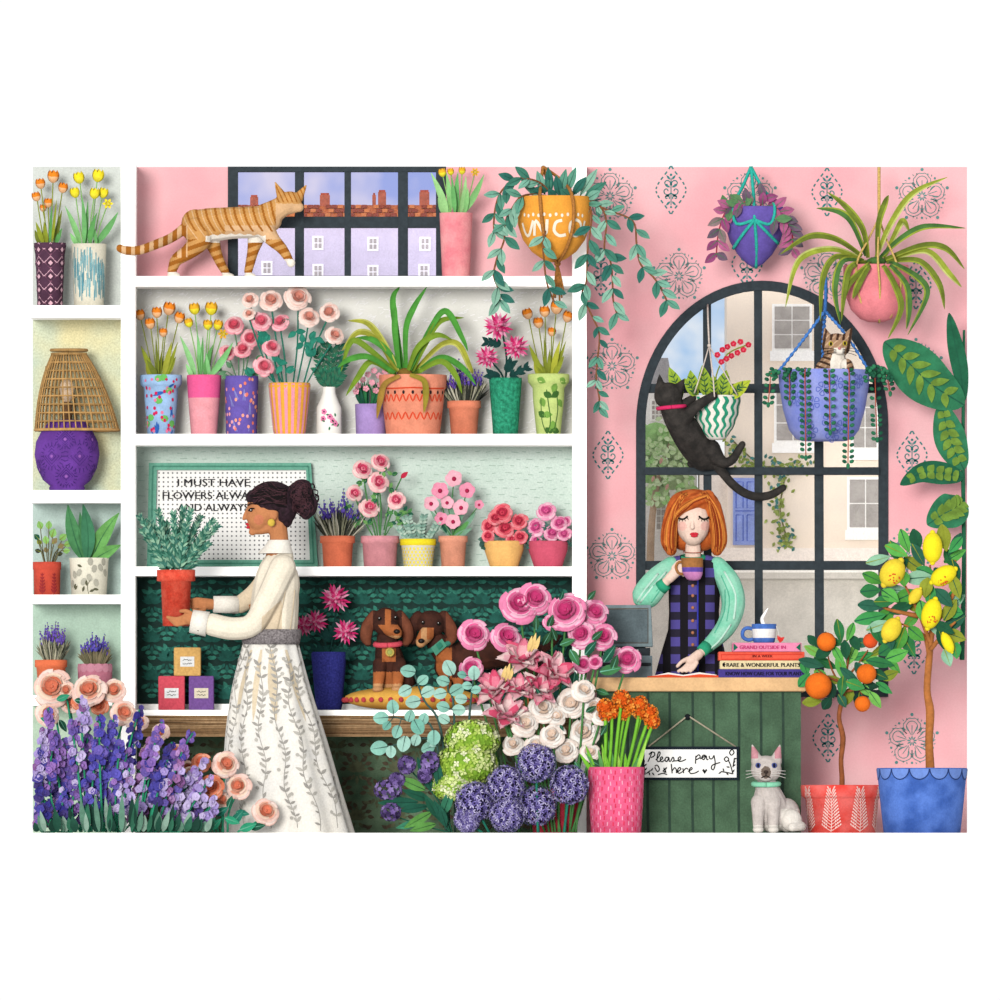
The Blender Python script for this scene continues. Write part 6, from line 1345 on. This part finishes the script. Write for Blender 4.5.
# the red pot she carries
P = rimmed(176, 626, 570, 13.2, 16, 190, 11, 3.2)
t = rooted('potted_rosemary', 'red pot of bushy rosemary carried by the person in the cream blouse', 'potted plant', P, M('#dd4632', .12, .12, '#e8604a', grain=.2))
g = G(); RM = [M('#4f8a74', .2), M('#2f6a58', .2), M('#7fae96', .2), M('#3f7a6c', .2), M('#8fb89c', .2)]
for i, (x1, y1) in enumerate(((140, 518), (150, 522), (158, 512), (166, 524), (174, 515), (183, 510), (191, 512), (200, 518), (212, 522), (217, 527), (206, 534), (196, 526), (143, 532), (148, 540), (160, 530), (186, 528), (178, 530), (208, 545), (152, 552), (170, 540), (198, 545))):
    dd = 190 + R.uniform(-12, 14); bx = 176 + (x1 - 176) * .25; pts = cr([(bx, 573, dd), (bx + (x1 - bx) * .4, 573 - (573 - y1) * .55, dd + 1), (x1, y1, dd + 3)], 9); g.tube(pts, .6, RM[1], 5)
    for k in range(2, len(pts)):
        p = pts[k]; an = math.atan2(y1 - 573, x1 - bx)
        for s_ in (-1, 1):
            for q in (.35, .75): b_ = an + s_ * q * R.uniform(.8, 1.2); l = R.uniform(7, 10) * (1.1 - .5 * k / len(pts)); g.leaf(p, (p[0] + l * math.cos(b_), p[1] + l * math.sin(b_), p[2] + R.uniform(-3, 3)), 2.1, RM[(i + k + (s_ > 0)) % 5], (0, 0, .6), 0, 3)
t.part('foliage', g)

# red-haired person drinking behind the counter
SK2, BLU2 = M('#f8d9c8', .04), M('#f6c3b6', .05)
g = G().ball((693, 521, 52), (17.5, 24, 18.5), None, 18, 14).ball((693, 535, 57), (10.5, 11, 11), None, 14, 10).limb([(692, 520, 69, 1.5), (692, 526, 71, 2), (692, 528, 71.5, 2.2)]).ball((694, 535, 66.6), (4.6, 2.2, 2.4), None, 8, 6)
g.limb([(693, 545, 50, 7.6), (693, 562, 50, 8.6)]).limb([(694, 574, 50, 15), (694, 600, 50, 17), (694, 640, 50, 17), (693, 690, 50, 20)]).limb([(674, 568, 50, 8), (713, 568, 50, 8)])
for x in (683, 703): g.limb([(x, 700, 50, 13), (x, 760, 50, 10), (x, 822, 50, 7)]).ball((x, 829.5, 58), (5.5, 3.6, 12), None, 12, 8)
g.limb([(671, 569, 52, 8), (653, 588, 60, 6.5), (642, 599, 70, 6), (656, 591, 81, 5), (668, 580, 87, 4.3)]).limb([(669, 579, 88, 5), (675.5, 572.5, 89, 5.4)])
for i in range(4): g.limb([(676, 567 + i * 2.7, 90, 2.1), (680.5, 566.3 + i * 2.7, 92.5, 1.9), (683, 568.2 + i * 2.6, 90.5, 1.6)], None, 4, 8)
g.limb([(673, 568.5, 90, 2.4), (677.5, 563, 91.5, 2), (682.5, 562, 91.5, 1.7)], None, 4, 8)
g.limb([(717, 569, 52, 8), (729, 590, 59, 7), (731, 613, 70, 6.4), (719, 635, 90, 5.6), (702, 652, 106, 4.6)]).limb([(698, 655, 109, 4.8), (690, 662, 113, 5.6)])
for i in range(4): g.limb([(691.5 - (1.5 - i) * 2.9, 664.5 - (i == 3), 114 + i * .5, 2.15), (687.5 - (1.5 - i) * 3.4, 669, 117, 1.95), (683.5 - (1.5 - i) * 4, 672, 118.5, 1.65)], None, 4, 8)
g.limb([(687, 659.5, 115, 2.4), (681, 662.5, 118, 2.1), (676.5, 667, 120, 1.7)], None, 4, 8)
def fn(x, y, d):
    if d > 58 and (math.hypot(x - 682, y - 526.5) < 4.6 or math.hypot(x - 705, y - 526.5) < 4.6): return BLU2
    return SK2
t = T('person', 'red-haired person in a purple checked dress sipping from a cup behind the counter', 'person', 693, 833, 50)
bg = fuse(g, .75, 3, fn); t.part('body', bg); bf = proj(bg)
g = G()
for s_ in (-1, 1): g.ball((694 + s_ * 1.9, 534.1, bf(694, 534) - .1), (2.6, 1.3, 1), LIP, 10, 6, s_ * 14)
g.ball((694, 536.2, bf(694, 536) - .1), (3.6, 1.7, 1.2), LIP, 12, 6); t.part('lips', g)
g = G()
for cx, s_ in ((682, -1), (704, 1)):
    L = [(cx - 5.5, 516.6), (cx - 2, 519.2), (cx + 2, 519.2), (cx + 5.5, 516.6)]; f3 = lambda x, y: 52 + 18.5 * math.sqrt(max(.03, 1 - ((x - 693) / 17.5) ** 2 - ((y - 521) / 24) ** 2)) + .2
    g.tube([(x, y, f3(x, y)) for x, y in cr(L, 4)], 1.0, BLK, 6)
    for k in range(5): x, y = L[0][0] + 1 + k * 2.3, 518.6 + (.9 if 0 < k < 4 else -.6); g.tube([(x, y, f3(x, y)), (x + (x - cx) * .32, y + 2.2, f3(x, y) + 1)], .35, BLK, 4)
t.part('eyelashes', g)
HR, HR2, HR3 = M('#b9521f', .2, .12, '#cf7034', grain=.15), M('#e8933f', .15), M('#8f3514', .15)
g = G().ball((694, 514, 40), (29, 24, 24), None, 18, 14).ball((694, 536, 38), (28, 16, 14), None, 16, 12).ball((694, 502, 50), (25, 13, 19), None, 16, 12)
g.limb([(708, 497, 60, 7), (694, 502, 66, 7), (681, 509, 66, 5.6), (673, 518, 60, 4.5)]).limb([(708, 498, 60, 7), (713, 508, 60, 6), (715, 520, 56, 5)])
g.limb([(675, 506, 56, 8), (670.5, 525, 54, 8.6), (669, 541, 52, 8.6), (671, 550, 52, 6)]).limb([(713, 506, 56, 8), (717.5, 525, 54, 8.4), (719, 541, 52, 8.4), (717, 550, 52, 6)])
hg = fuse(g, .75, 3, HR); hr = t.part('hair', hg); hf = proj(hg); g = G(); rr_ = random.Random(31)
for i in range(96):
    s_ = -1 if i % 2 else 1; o_ = rr_.uniform(-1, 1); m_ = (HR2, HR3, HR3, HR2, M('#a8481c', .1))[(i // 2) % 5]
    if i < 58: drape(g, [(694 + s_ * (6 + rr_.uniform(0, 8)), 492 + rr_.uniform(0, 4)), (694 + s_ * (18 + o_ * 4), 506), (694 + s_ * (23 + o_ * 6.5), 524), (694 + s_ * (24.5 + o_ * 7), 540), (694 + s_ * (23.5 + o_ * 6), 549 + rr_.uniform(-3, 5))], rr_.uniform(.35, .6), m_, hf, .15)
    else:
        q = rr_.uniform(0, 9); drape(g, [(709 - q * .4, 494 + q * .5), (698 - q * .5, 497 + q * .7), (686, 502 + q * .9), (678 - q * .2, 509 + q), (674, 516 + q)], rr_.uniform(.35, .6), m_, hf, .15)
t.part('strands', g, hr)
PLD = M_plaid(); g = G().loft([(800, 692, 46), (740, 692, 44), (690, 692, 41), (655, 693, 32.5), (630, 694, 26), (612, 694, 25), (590, 694.5, 26), (570, 694.5, 26.5), (563, 694.5, 24), (560, 694.5, 17)], 50, PLD, 48, .68)
g.limb([(675, 566, 50, 9.4), (681, 564, 50, 9)], PLD).limb([(707, 564, 50, 9), (713, 566, 50, 9.4)], PLD)
dr = t.part('dress', g, label='purple and black checked pinafore dress')
fz = lambda y: 50 + .68 * (26 if y < 630 else 26 + (y - 630) * .27) + .5
t.part('placket', G().tube([(697.5, y, fz(y) - .2) for y in (580, 600, 625, 650, 672)], .9, M('#3a3fae', .1), 6), dr)
for y in (586, 596, 608, 621, 633, 645): t.part('button', G().ball((692.5, y, fz(y)), (1.7, 1.7, 1), M('#b97a5a', .1), 8, 6), dr)
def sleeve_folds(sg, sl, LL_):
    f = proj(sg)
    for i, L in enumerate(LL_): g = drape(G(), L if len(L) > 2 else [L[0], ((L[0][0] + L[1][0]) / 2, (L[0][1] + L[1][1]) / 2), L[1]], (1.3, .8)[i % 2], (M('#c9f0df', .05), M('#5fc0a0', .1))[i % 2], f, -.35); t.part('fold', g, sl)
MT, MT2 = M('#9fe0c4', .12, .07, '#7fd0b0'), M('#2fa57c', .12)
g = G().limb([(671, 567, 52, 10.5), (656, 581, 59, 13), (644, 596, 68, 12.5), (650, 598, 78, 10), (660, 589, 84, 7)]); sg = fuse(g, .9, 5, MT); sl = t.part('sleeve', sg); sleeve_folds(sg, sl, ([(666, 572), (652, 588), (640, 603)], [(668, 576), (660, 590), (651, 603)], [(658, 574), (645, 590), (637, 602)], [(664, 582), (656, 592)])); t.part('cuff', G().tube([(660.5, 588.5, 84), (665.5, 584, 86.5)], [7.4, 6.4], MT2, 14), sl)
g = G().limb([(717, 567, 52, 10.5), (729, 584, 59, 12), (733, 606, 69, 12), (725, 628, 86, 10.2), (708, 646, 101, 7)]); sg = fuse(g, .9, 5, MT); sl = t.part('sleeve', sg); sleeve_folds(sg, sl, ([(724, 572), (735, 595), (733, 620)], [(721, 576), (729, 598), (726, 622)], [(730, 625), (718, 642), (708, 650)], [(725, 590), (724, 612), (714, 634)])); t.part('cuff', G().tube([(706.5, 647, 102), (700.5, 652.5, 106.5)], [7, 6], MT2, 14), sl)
t.part('collar', G().tube([(693 + 11.5 * math.sin(q), 557.5 + 2.2 * math.cos(q), 51 + 11 * math.cos(q)) for q in [2 * PI * i / 24 for i in range(25)]], 2.2, MT2, 8))
t.part('necklace', G().tube([(693 + 9.6 * math.sin(q), 551.5 + 1.6 * math.cos(q), 50.5 + 9.6 * math.cos(q)) for q in [2 * PI * i / 24 for i in range(25)]], .45, M('#a8503c'), 5))
t = T('cup', 'pink and purple cup with a copper rim held to the mouth of the red-haired person', 'cup', 694, 581, 95)
q1, q2, q3 = M('#a9713f', .15, .2), M('#6a4fb0', .15, .2), M('#d48ac4', .12)
t.part('body', G().loft([(580.5, 693.5, 4), (579, 693.5, 7), (575, 693, 9.3), (572, 692.5, 10.2), (567.5, 692.5, 10.6), (558, 692, 11), (558, 692, 9.8), (574, 692.5, 8.6)], 95, lambda i, j: q3 if i < 3 else (q2 if i == 3 else q1), 28))
t.part('handle', G().tube([(683, 562, 94), (678.5, 562.5, 94), (676, 567, 94), (678.5, 573, 94), (683.5, 574, 94)], 1.4, q1, 8, 4))

# ================================================================== flowers in the foreground
FR = M('#2f9a74', .15); PR = (M('#fae2d8', .05), M('#f6cdc0', .07), M('#fadbc4', .07), M('#eda48a', .1), M('#e27c5e', .12)); PRO = (M('#f0a488', .1), M('#e8825f', .1), M('#dd6a4a', .1))
def rose_bunch(label, base, heads, cols, stem, group=None, name='rose_bunch', leaves=()):
    t = T(name, label, 'flowers', base[0], 833, base[2], group); g = G()
    for x, y, r_, *q in heads:
        dd = base[2] + R.uniform(-8, 10) + (q[1] if len(q) > 1 else 0); f = t.part('flower', G().rose((x, y, dd), r_, q[0] if q and q[0] else cols)); stems(t, f, (base[0] + (x - base[0]) * .35, 832, base[2]), (x, y + r_ * .3, dd - r_ * .3), stem, 1.1, R.uniform(-4, 4))
    for x, y, a, l in leaves:
        a = math.radians(a); g.leaf((x, y, base[2] + 10 + R.uniform(-4, 4)), (x + l * math.cos(a), y + l * math.sin(a), base[2] + 15), l * .5, (FR, TEALG, DKG)[R.randrange(3)] if stem is FR else (DKG, M('#3f7a4a', .15), M('#2f5a3a', .15))[R.randrange(3)], (0, 0, 3), R.uniform(-.3, .3), 6, .2, M('#6fb59a'))
    if leaves: t.part('leaves', g)
    return t
rose_bunch('pale peach roses standing behind the purple flowers in the bottom left corner', (88, 833, 240), [(52, 687, 21), (89, 690, 18.5), (114, 690, 13), (99, 706, 10, PRO), (80, 702, 9, PRO), (48, 714, 13), (124, 713, 14.5), (70, 704, 10), (140, 722, 9), (66, 690, 9), (160, 732, 10), (150, 752, 10), (176, 752, 11), (120, 768, 10), (188, 768, 9)], PR, FR, None, 'rose_bunch', [(57, 700, -20, 14), (60, 720, 60, 14), (64, 738, 100, 16), (52, 722, 200, 12), (75, 700, 10, 12), (150, 745, 120, 12)])
rose_bunch('pale peach roses in front of the hem of the sprigged skirt', (222, 833, 268), [(201, 762, 11, PRO), (226, 764, 14.5), (211, 787, 14, PRO), (238, 786, 14.5), (266, 811, 15), (190, 775, 10), (222, 800, 10)], PR, FR, None, 'rose_bunch', [(205, 818, -60, 14), (215, 815, -30, 16), (225, 818, 20, 16), (232, 824, -50, 18), (240, 830, -20, 18), (195, 826, -90, 14), (210, 830, -45, 16), (250, 828, -10, 16), (200, 812, -150, 12), (228, 808, -70, 13), (186, 828, -60, 14), (236, 812, 10, 14)])
t = T('stock_bunch', 'tall purple and violet blossom spikes crowding the bottom left corner', 'flowers', 115, 833, 295)
VI = {'i': (M('#514bae', .2), M('#635cc0', .2), M('#7262b8', .2)), 'v': (M('#8f6cbc', .2), M('#a37ac8', .2), M('#7560b4', .2)), 'l': (M('#c3b2e6', .12), M('#ad9ad8', .12), M('#d0c2ec', .1)), 'd': (M('#3a3690', .2), M('#4d48a2', .2), M('#4a3f84', .2)), 'p': (M('#8f5f9c', .2), M('#a472aa', .2), M('#b98fca', .15))}
r = random.Random(17)
for x1, y1, x0, y0, wd, c_ in ((48, 708, 57, 772, 7, 'v'), (42, 752, 44, 815, 8, 'd'), (84, 698, 82, 730, 5, 'l'), (72, 722, 78, 770, 6, 'v'), (88, 730, 84, 790, 9, 'v'), (114, 718, 102, 780, 8.5, 'i'), (140, 708, 124, 770, 9, 'd'), (100, 715, 100, 760, 7, 'i'), (162, 722, 146, 776, 7.5, 'v'), (193, 733, 160, 786, 8, 'v'), (62, 760, 60, 800, 9, 'i'), (46, 775, 38, 826, 8, 'd'), (78, 770, 72, 812, 8, 'v'), (108, 765, 96, 808, 9, 'i'), (130, 768, 122, 812, 8.5, 'l'), (152, 765, 142, 812, 8.5, 'l'), (168, 760, 156, 800, 8, 'd'), (186, 775, 168, 812, 8, 'l'), (206, 758, 178, 800, 8, 'l'), (176, 795, 164, 826, 8, 'p'), (198, 790, 178, 826, 8, 'l'), (56, 800, 52, 828, 8, 'p'), (40, 795, 40, 830, 7, 'v'), (92, 795, 82, 822, 7, 'v'), (140, 790, 136, 822, 7, 'p'), (120, 742, 116, 790, 8, 'i'), (66, 740, 66, 790, 7, 'v'), (150, 740, 140, 790, 7, 'p'), (212, 775, 192, 806, 7, 'l'), (160, 815, 158, 830, 7, 'l'), (190, 812, 184, 830, 7, 'l'), (54, 735, 50, 790, 7, 'v'), (96, 748, 92, 800, 8, 'i'), (128, 748, 118, 800, 8, 'v'), (172, 742, 156, 790, 8, 'd'), (182, 752, 166, 800, 8, 'p'), (44, 730, 40, 780, 6, 'l'), (108, 790, 104, 822, 7, 'v'), (120, 795, 118, 826, 7, 'l'), (64, 790, 62, 828, 7, 'd'), (202, 780, 186, 822, 8, 'v'), (216, 795, 200, 824, 7, 'l'), (176, 810, 172, 829, 7, 'v')):
    dd = 295 + r.uniform(-16, 18); g = G().tube([(x0 + (115 - x0) * .2, 832, dd - 4), (x0, y0, dd), (x1, y1, dd)], 1.1, FR, 6, 4); n = int(math.hypot(x1 - x0, y1 - y0) / 1.45)
    for i in range(n):
        q = i / n; w_ = wd * 1.05 * (.55 + .55 * math.sin(PI * min(1, q * 1.1 + .1))) * (1 - .55 * q ** 3); k = r.uniform(3.2, 5.4) * (1 - .3 * q); a = r.uniform(0, 6.3); px, py, pd = x0 + (x1 - x0) * q + w_ * math.cos(a) * r.uniform(.3, 1), y0 + (y1 - y0) * q + r.uniform(-3, 3), dd + w_ * .7 * math.sin(a) * r.uniform(.3, 1)
        py = min(py, 824); px = max(px, 38)
        nx = (math.cos(a) * .5 + r.uniform(-.2, .2), -.2, max(.2, math.sin(a)) + .3); m_ = VI[c_ if r.random() < .8 else r.choice('ivllp')][r.randrange(3)]
        g.petals((px, py, pd), nx, 5, k * .1, k * 1.15, 0, k * .45, .72, m_, a, 0, 2, 2); g.ball((px, py, pd - .3), k * .5, m_, 6, 4)
    t.part('flower_spike', g)
g = G(); SL = (M('#1f4f3f', .2), M('#5f8a76', .2), M('#8aa898', .2), M('#2f6a52', .2), M('#173f33', .2))
for i in range(44):
    x = 40 + i * 3.9 + r.uniform(-3, 3); h = r.uniform(16, 44) * (1 - .6 * abs(x - 118) / 90); a = (x - 112) / 90 * .35 + r.uniform(-.15, .15); dd = 318 + r.uniform(-8, 8); g.leaf((x, 831.5, dd), (min(max(x + h * math.sin(a), 34), 215), 832 - h, dd + 4), r.uniform(5, 9), SL[i % 5], (0, 0, 4), r.uniform(-.3, .3), 6, .25, None, .7)
t.part('leaves', g)

# centre
P = Pot(555, 235, [(833, 22), (806, 24.5), (790, 25.5), (789, 25)])
rooted('flower_bucket', 'red bucket behind the purple pompom flowers, nearest the pink dashed pot', 'flower pot', P, M('#c8364a', .15, .2), partname='bucket')
t = T('eucalyptus_bunch', 'blue-green round-leaved eucalyptus sprigs in front of the cushion', 'foliage', 440, 833, 250); EU = (M('#8cc4b4', .12), M('#a5d2c4', .1), M('#74b3a2', .12)); EUS = M('#3f5f58', .15)
for S_, L_ in (([(414, 672), (424, 700), (441, 730), (450, 832)], [(408, 671, 7.5), (423, 680, 6), (405, 691, 7), (428, 692, 7), (413, 702, 7.5)]), ([(450, 670), (448, 690), (454, 710), (455, 832)], [(449, 668, 8), (443, 681, 6.5), (457, 690, 7.5), (440, 694, 6.5), (443, 707, 6.5), (459, 710, 6.5), (444, 719, 6)]), ([(474, 674), (471, 700), (469, 724), (462, 832)], [(474, 673, 7), (462, 675, 4.5), (467, 686, 5), (461, 699, 6), (476, 690, 5)]), ([(394, 717), (412, 722), (434, 732), (448, 832)], [(381, 718, 7.5), (393, 707, 7), (387, 726, 5), (397, 732, 6.5), (410, 716, 6), (418, 727, 8), (424, 719, 6), (434, 738, 7.5)]), ([(391, 746), (412, 742), (433, 746), (446, 832)], [(379, 748, 8.5), (391, 752, 6), (404, 744, 8), (416, 740, 6), (428, 748, 7), (433, 742, 6)])):
    dd = 262 + R.uniform(-8, 8); g = G().tube([(x, y, dd - (20 if y > 800 else 0)) for x, y in S_], [.8, 1, 1.2, 1.2], EUS, 6, 5)
    for x, y, r_ in L_:
        i = min(range(len(S_)), key=lambda k: math.hypot(S_[k][0] - x, S_[k][1] - y)); sx, sy = S_[i]; P2 = cr(S_, 6); q = min(P2, key=lambda p: math.hypot(p[0] - x, p[1] - y)); a = math.atan2(y - q[1], x - q[0]) if math.hypot(x - q[0], y - q[1]) > 1 else -PI / 2
        b_ = (x - r_ * math.cos(a), y - r_ * math.sin(a), dd + 3); g.tube([(q[0], q[1], dd), b_], .5, EUS, 5); g.leaf(b_, (x + r_ * math.cos(a), y + r_ * math.sin(a), dd + 6), r_ * 1.75, EU[R.randrange(3)], (0, 0, 2), R.uniform(-.3, .3), 11, .12, EUS, .95, .03, .5)
    t.part('sprig', g)
HRO = (M('#f7bcd4', .1), M('#f08ab4', .1), M('#e5639a', .1), M('#cc3a78', .1)); DST = M('#4f8a4c', .15)
rose_bunch('deep pink roses rising above the mixed bouquet in the middle', (545, 833, 225), [(520, 604, 21), (535, 598, 18), (474, 634, 17), (507, 637, 16.5), (566, 611, 22), (595, 612, 14.5), (581, 634, 15), (603, 636, 14.5), (627, 659, 15), (471, 668, 13), (583, 664, 10), (595, 662, 8), (552, 622, 10)], HRO, DST, None, 'rose_bunch', [(536, 630, -90, 14), (548, 628, -70, 14), (556, 640, -110, 14), (543, 645, -60, 15), (560, 645, -20, 16), (570, 650, 60, 18), (585, 655, -50, 18), (592, 640, -40, 14), (604, 662, -55, 20), (600, 672, -10, 22), (575, 672, 100, 18), (588, 680, 80, 14), (612, 670, -70, 16), (588, 600, -50, 12), (560, 600, -70, 10), (596, 690, 20, 14), (520, 655, -60, 14), (510, 700, -30, 12)])
t = T('parrot_tulip_bunch', 'large ragged pink and white tulips in the heart of the bouquet', 'flowers', 528, 833, 245)
PTC = (M('#f9c0ca', .08), M('#f48aa4', .1), M('#fcdedc', .05), M('#ea5c80', .12), M('#fab8c2', .08)); PTY = M('#f2cf86', .08)
for i, (x, y, r_, a) in enumerate(((522, 660, 25, -80), (554, 672, 24, -40), (496, 690, 24, -110), (507, 715, 25, -70), (538, 690, 22, -50), (519, 690, 20, -80))):
    a = math.radians(a); dd = 256 + i * 2; g = G(); ax = (math.cos(a) * .8, math.sin(a) * .8, .75)
    u, v, w_ = basis(ax); c0 = Vector((x, y, dd))
    for L in range(3):
        n = 6 - L
        for k in range(n):
            b_ = 2 * PI * (k + L * .5) / n + R.uniform(-.12, .12); d_ = u * math.cos(b_) + v * math.sin(b_); t_ = w_.cross(d_); rr0 = r_ * (1 - L * .22) * R.uniform(.9, 1.1); hw = r_ * (.36 - .05 * L); m_, m2 = PTC[(k + L * 2 + i) % 5], PTC[(k + L * 2 + i + 2) % 5]; rows = []
            for q in range(8):
                s_ = q / 7; wd_ = hw * math.sin(PI * (.12 + .80 * s_ ** .8)) ** .8; row = []
                for z in range(7):
                    o_ = z / 3 - 1; jag = (.07 if z % 2 else -.02) * r_ * (s_ ** 3)
                    row.append(c0 + d_ * (rr0 * (.05 + .95 * s_) + jag - rr0 * .16 * o_ * o_ * s_) + t_ * o_ * wd_ + w_ * (r_ * (.10 + .26 * L) * s_ ** 1.3 + r_ * .12 * o_ * o_))
                rows.append(row)
            g.grid(rows, lambda a_, b2, m_=m_, m2=m2: m2 if a_ > 4 or b2 in (0, 5) else m_)
    if i in (0, 2):
        for k in range(3): g.leaf((x + 6 + k * 3, y - 8, dd + 8), (x + 10 + k * 4, y - 24 - (k == 1) * 3, dd + 12), 4.5, PTY, (0, 0, 1), 0, 5)
    f = t.part('flower', g); stems(t, f, (540, 832, 245), (x, y + 6, dd - 8), DST, 1.4)
WR = (M('#fdf8f0', .03), M('#f9e9de', .04), M('#fefbf6', .02), M('#efd2bc', .08)); 
t = rose_bunch('cluster of creamy white blooms below the pink roses', (562, 833, 262), [(543, 708, 16), (571, 703, 17), (525, 723, 15), (552, 735, 14), (584, 732, 18), (566, 750, 14), (513, 744, 12), (594, 708, 13), (584, 690, 13), (601, 716, 10), (535, 745, 12), (556, 716, 12), (590, 752, 11)], WR, DST, None, 'white_flower_bunch', [(586, 712, -30, 12), (601, 735, -60, 12), (540, 695, -120, 8), (560, 725, 60, 7), (575, 762, 60, 12), (590, 760, 30, 14)])
t = T('green_hydrangea', 'lime green hydrangea head at the left of the bouquet', 'flowers', 466, 833, 262)
HGC = (M('#c9df7a', .1), M('#a5c94a', .12), M('#eef2c8', .06), M('#8ab83a', .12), M('#dcec9c', .08))
for x, y, rx, ry in ((472, 740, 27, 19), (466, 765, 31, 20), (452, 786, 20, 14)): t.part('flower', G().florets((x, y, 268), (rx, ry, 18), 190, 4.4, HGC, HGC[3], .25, x))
t.part('stem', G().tube([(466, 832, 255), (467, 770, 262)], 2.4, DST, 7))
t = T('allium_bunch', 'round purple allium pompoms at the bottom of the bouquet', 'flowers', 525, 833, 290)
AL = (M('#7f74b4', .2), M('#9f96cc', .15), M('#5f5498', .2), M('#bdb6de', .12)); ALD = M('#37305f', .2)
for i, (x, y, r_) in enumerate(((475, 802, 21), (506, 785, 20), (536, 763, 20), (537, 806, 20.5), (569, 785, 20), (507, 815, 18), (467, 820, 13))):
    dd = 292 + (i % 3) * 8; g = G(); c0 = Vector((x, y, dd)); n = 120
    g.ball(c0, r_ * .62, ALD, 14, 10)
    for k in range(n):
        z = 1 - 2 * (k + .5) / n; q = math.sqrt(1 - z * z); a = k * 2.39996; nn = Vector((q * math.cos(a), q * math.sin(a), z)); p = c0 + nn * r_ * R.uniform(.86, 1.0)
        if p.y > 832: continue
        g.tube([c0 + nn * r_ * .5, p], .4, ALD, 4); u, v, w_ = basis(nn); a0 = R.uniform(0, 1)
        for j in range(6):
            b_ = a0 + j * PI / 3; d_ = u * math.cos(b_) + v * math.sin(b_); t_ = w_.cross(d_); g.add([p, p + d_ * 2.3 + t_ * .9 + w_ * .5, p + d_ * 4.4 + w_ * .8, p + d_ * 2.3 - t_ * .9 + w_ * .5], [(0, 1, 2, 3)], AL[(k + j // 2) % 4])
    f = t.part('flower', g); stems(t, f, (x + (545 - x) * .2, 832.5, dd - 6), (x, min(y + 4, 828), dd - 4), TEALG, 1.3)
t = T('statice_bunch', 'dark-leaved sprays of tiny purple flowers at the left of the bouquet', 'flowers', 430, 833, 270); g = G(); gs = G()
for S_ in ([(450, 832), (438, 800), (415, 775), (405, 762)], [(450, 832), (430, 812), (402, 798), (386, 790)], [(452, 832), (440, 790), (432, 770), (430, 758)], [(448, 832), (425, 826), (400, 818), (388, 812)]): gs.tube([(x, y, 272) for x, y in S_], .8, DKG, 6, 5)
t.part('stem', gs)
for x0, y0, x1, y1, wd in ((432, 790, 417, 757, 10), (440, 790, 436, 756, 9), (425, 790, 398, 778, 11), (430, 800, 402, 790, 10), (418, 802, 378, 803, 11), (432, 812, 404, 828, 10), (438, 818, 424, 794, 9), (444, 822, 434, 800, 9), (428, 806, 399, 811, 9), (446, 826, 440, 806, 8), (442, 816, 452, 788, 11), (436, 824, 410, 831, 9), (420, 822, 396, 828, 8)):
    g.leaf((x0, y0, 274 + R.uniform(-4, 6)), (x1, y1, 280 + R.uniform(-3, 5)), wd, (DKG, M('#3f8a6a', .15), M('#1f5a48', .15), M('#5f9a4a', .15))[R.randrange(4)], (0, 0, 4), R.uniform(-.3, .3), 7, .2, M('#143a30'), .85, .03)
t.part('leaves', g); SF = (M('#5f4a86', .2), M('#7a62a4', .2), M('#8f7ab5', .15), M('#3f2f5f', .2))
for x, y, rx, ry in ((388, 790, 13, 9), (407, 765, 8, 8), (430, 762, 8, 10), (391, 812, 9, 8), (397, 780, 7, 6), (425, 775, 6, 7)): t.part('flower_cluster', G().florets((x, y, 283), (rx, ry, 7), 46, 3.4, SF, None, .3, x, 5))
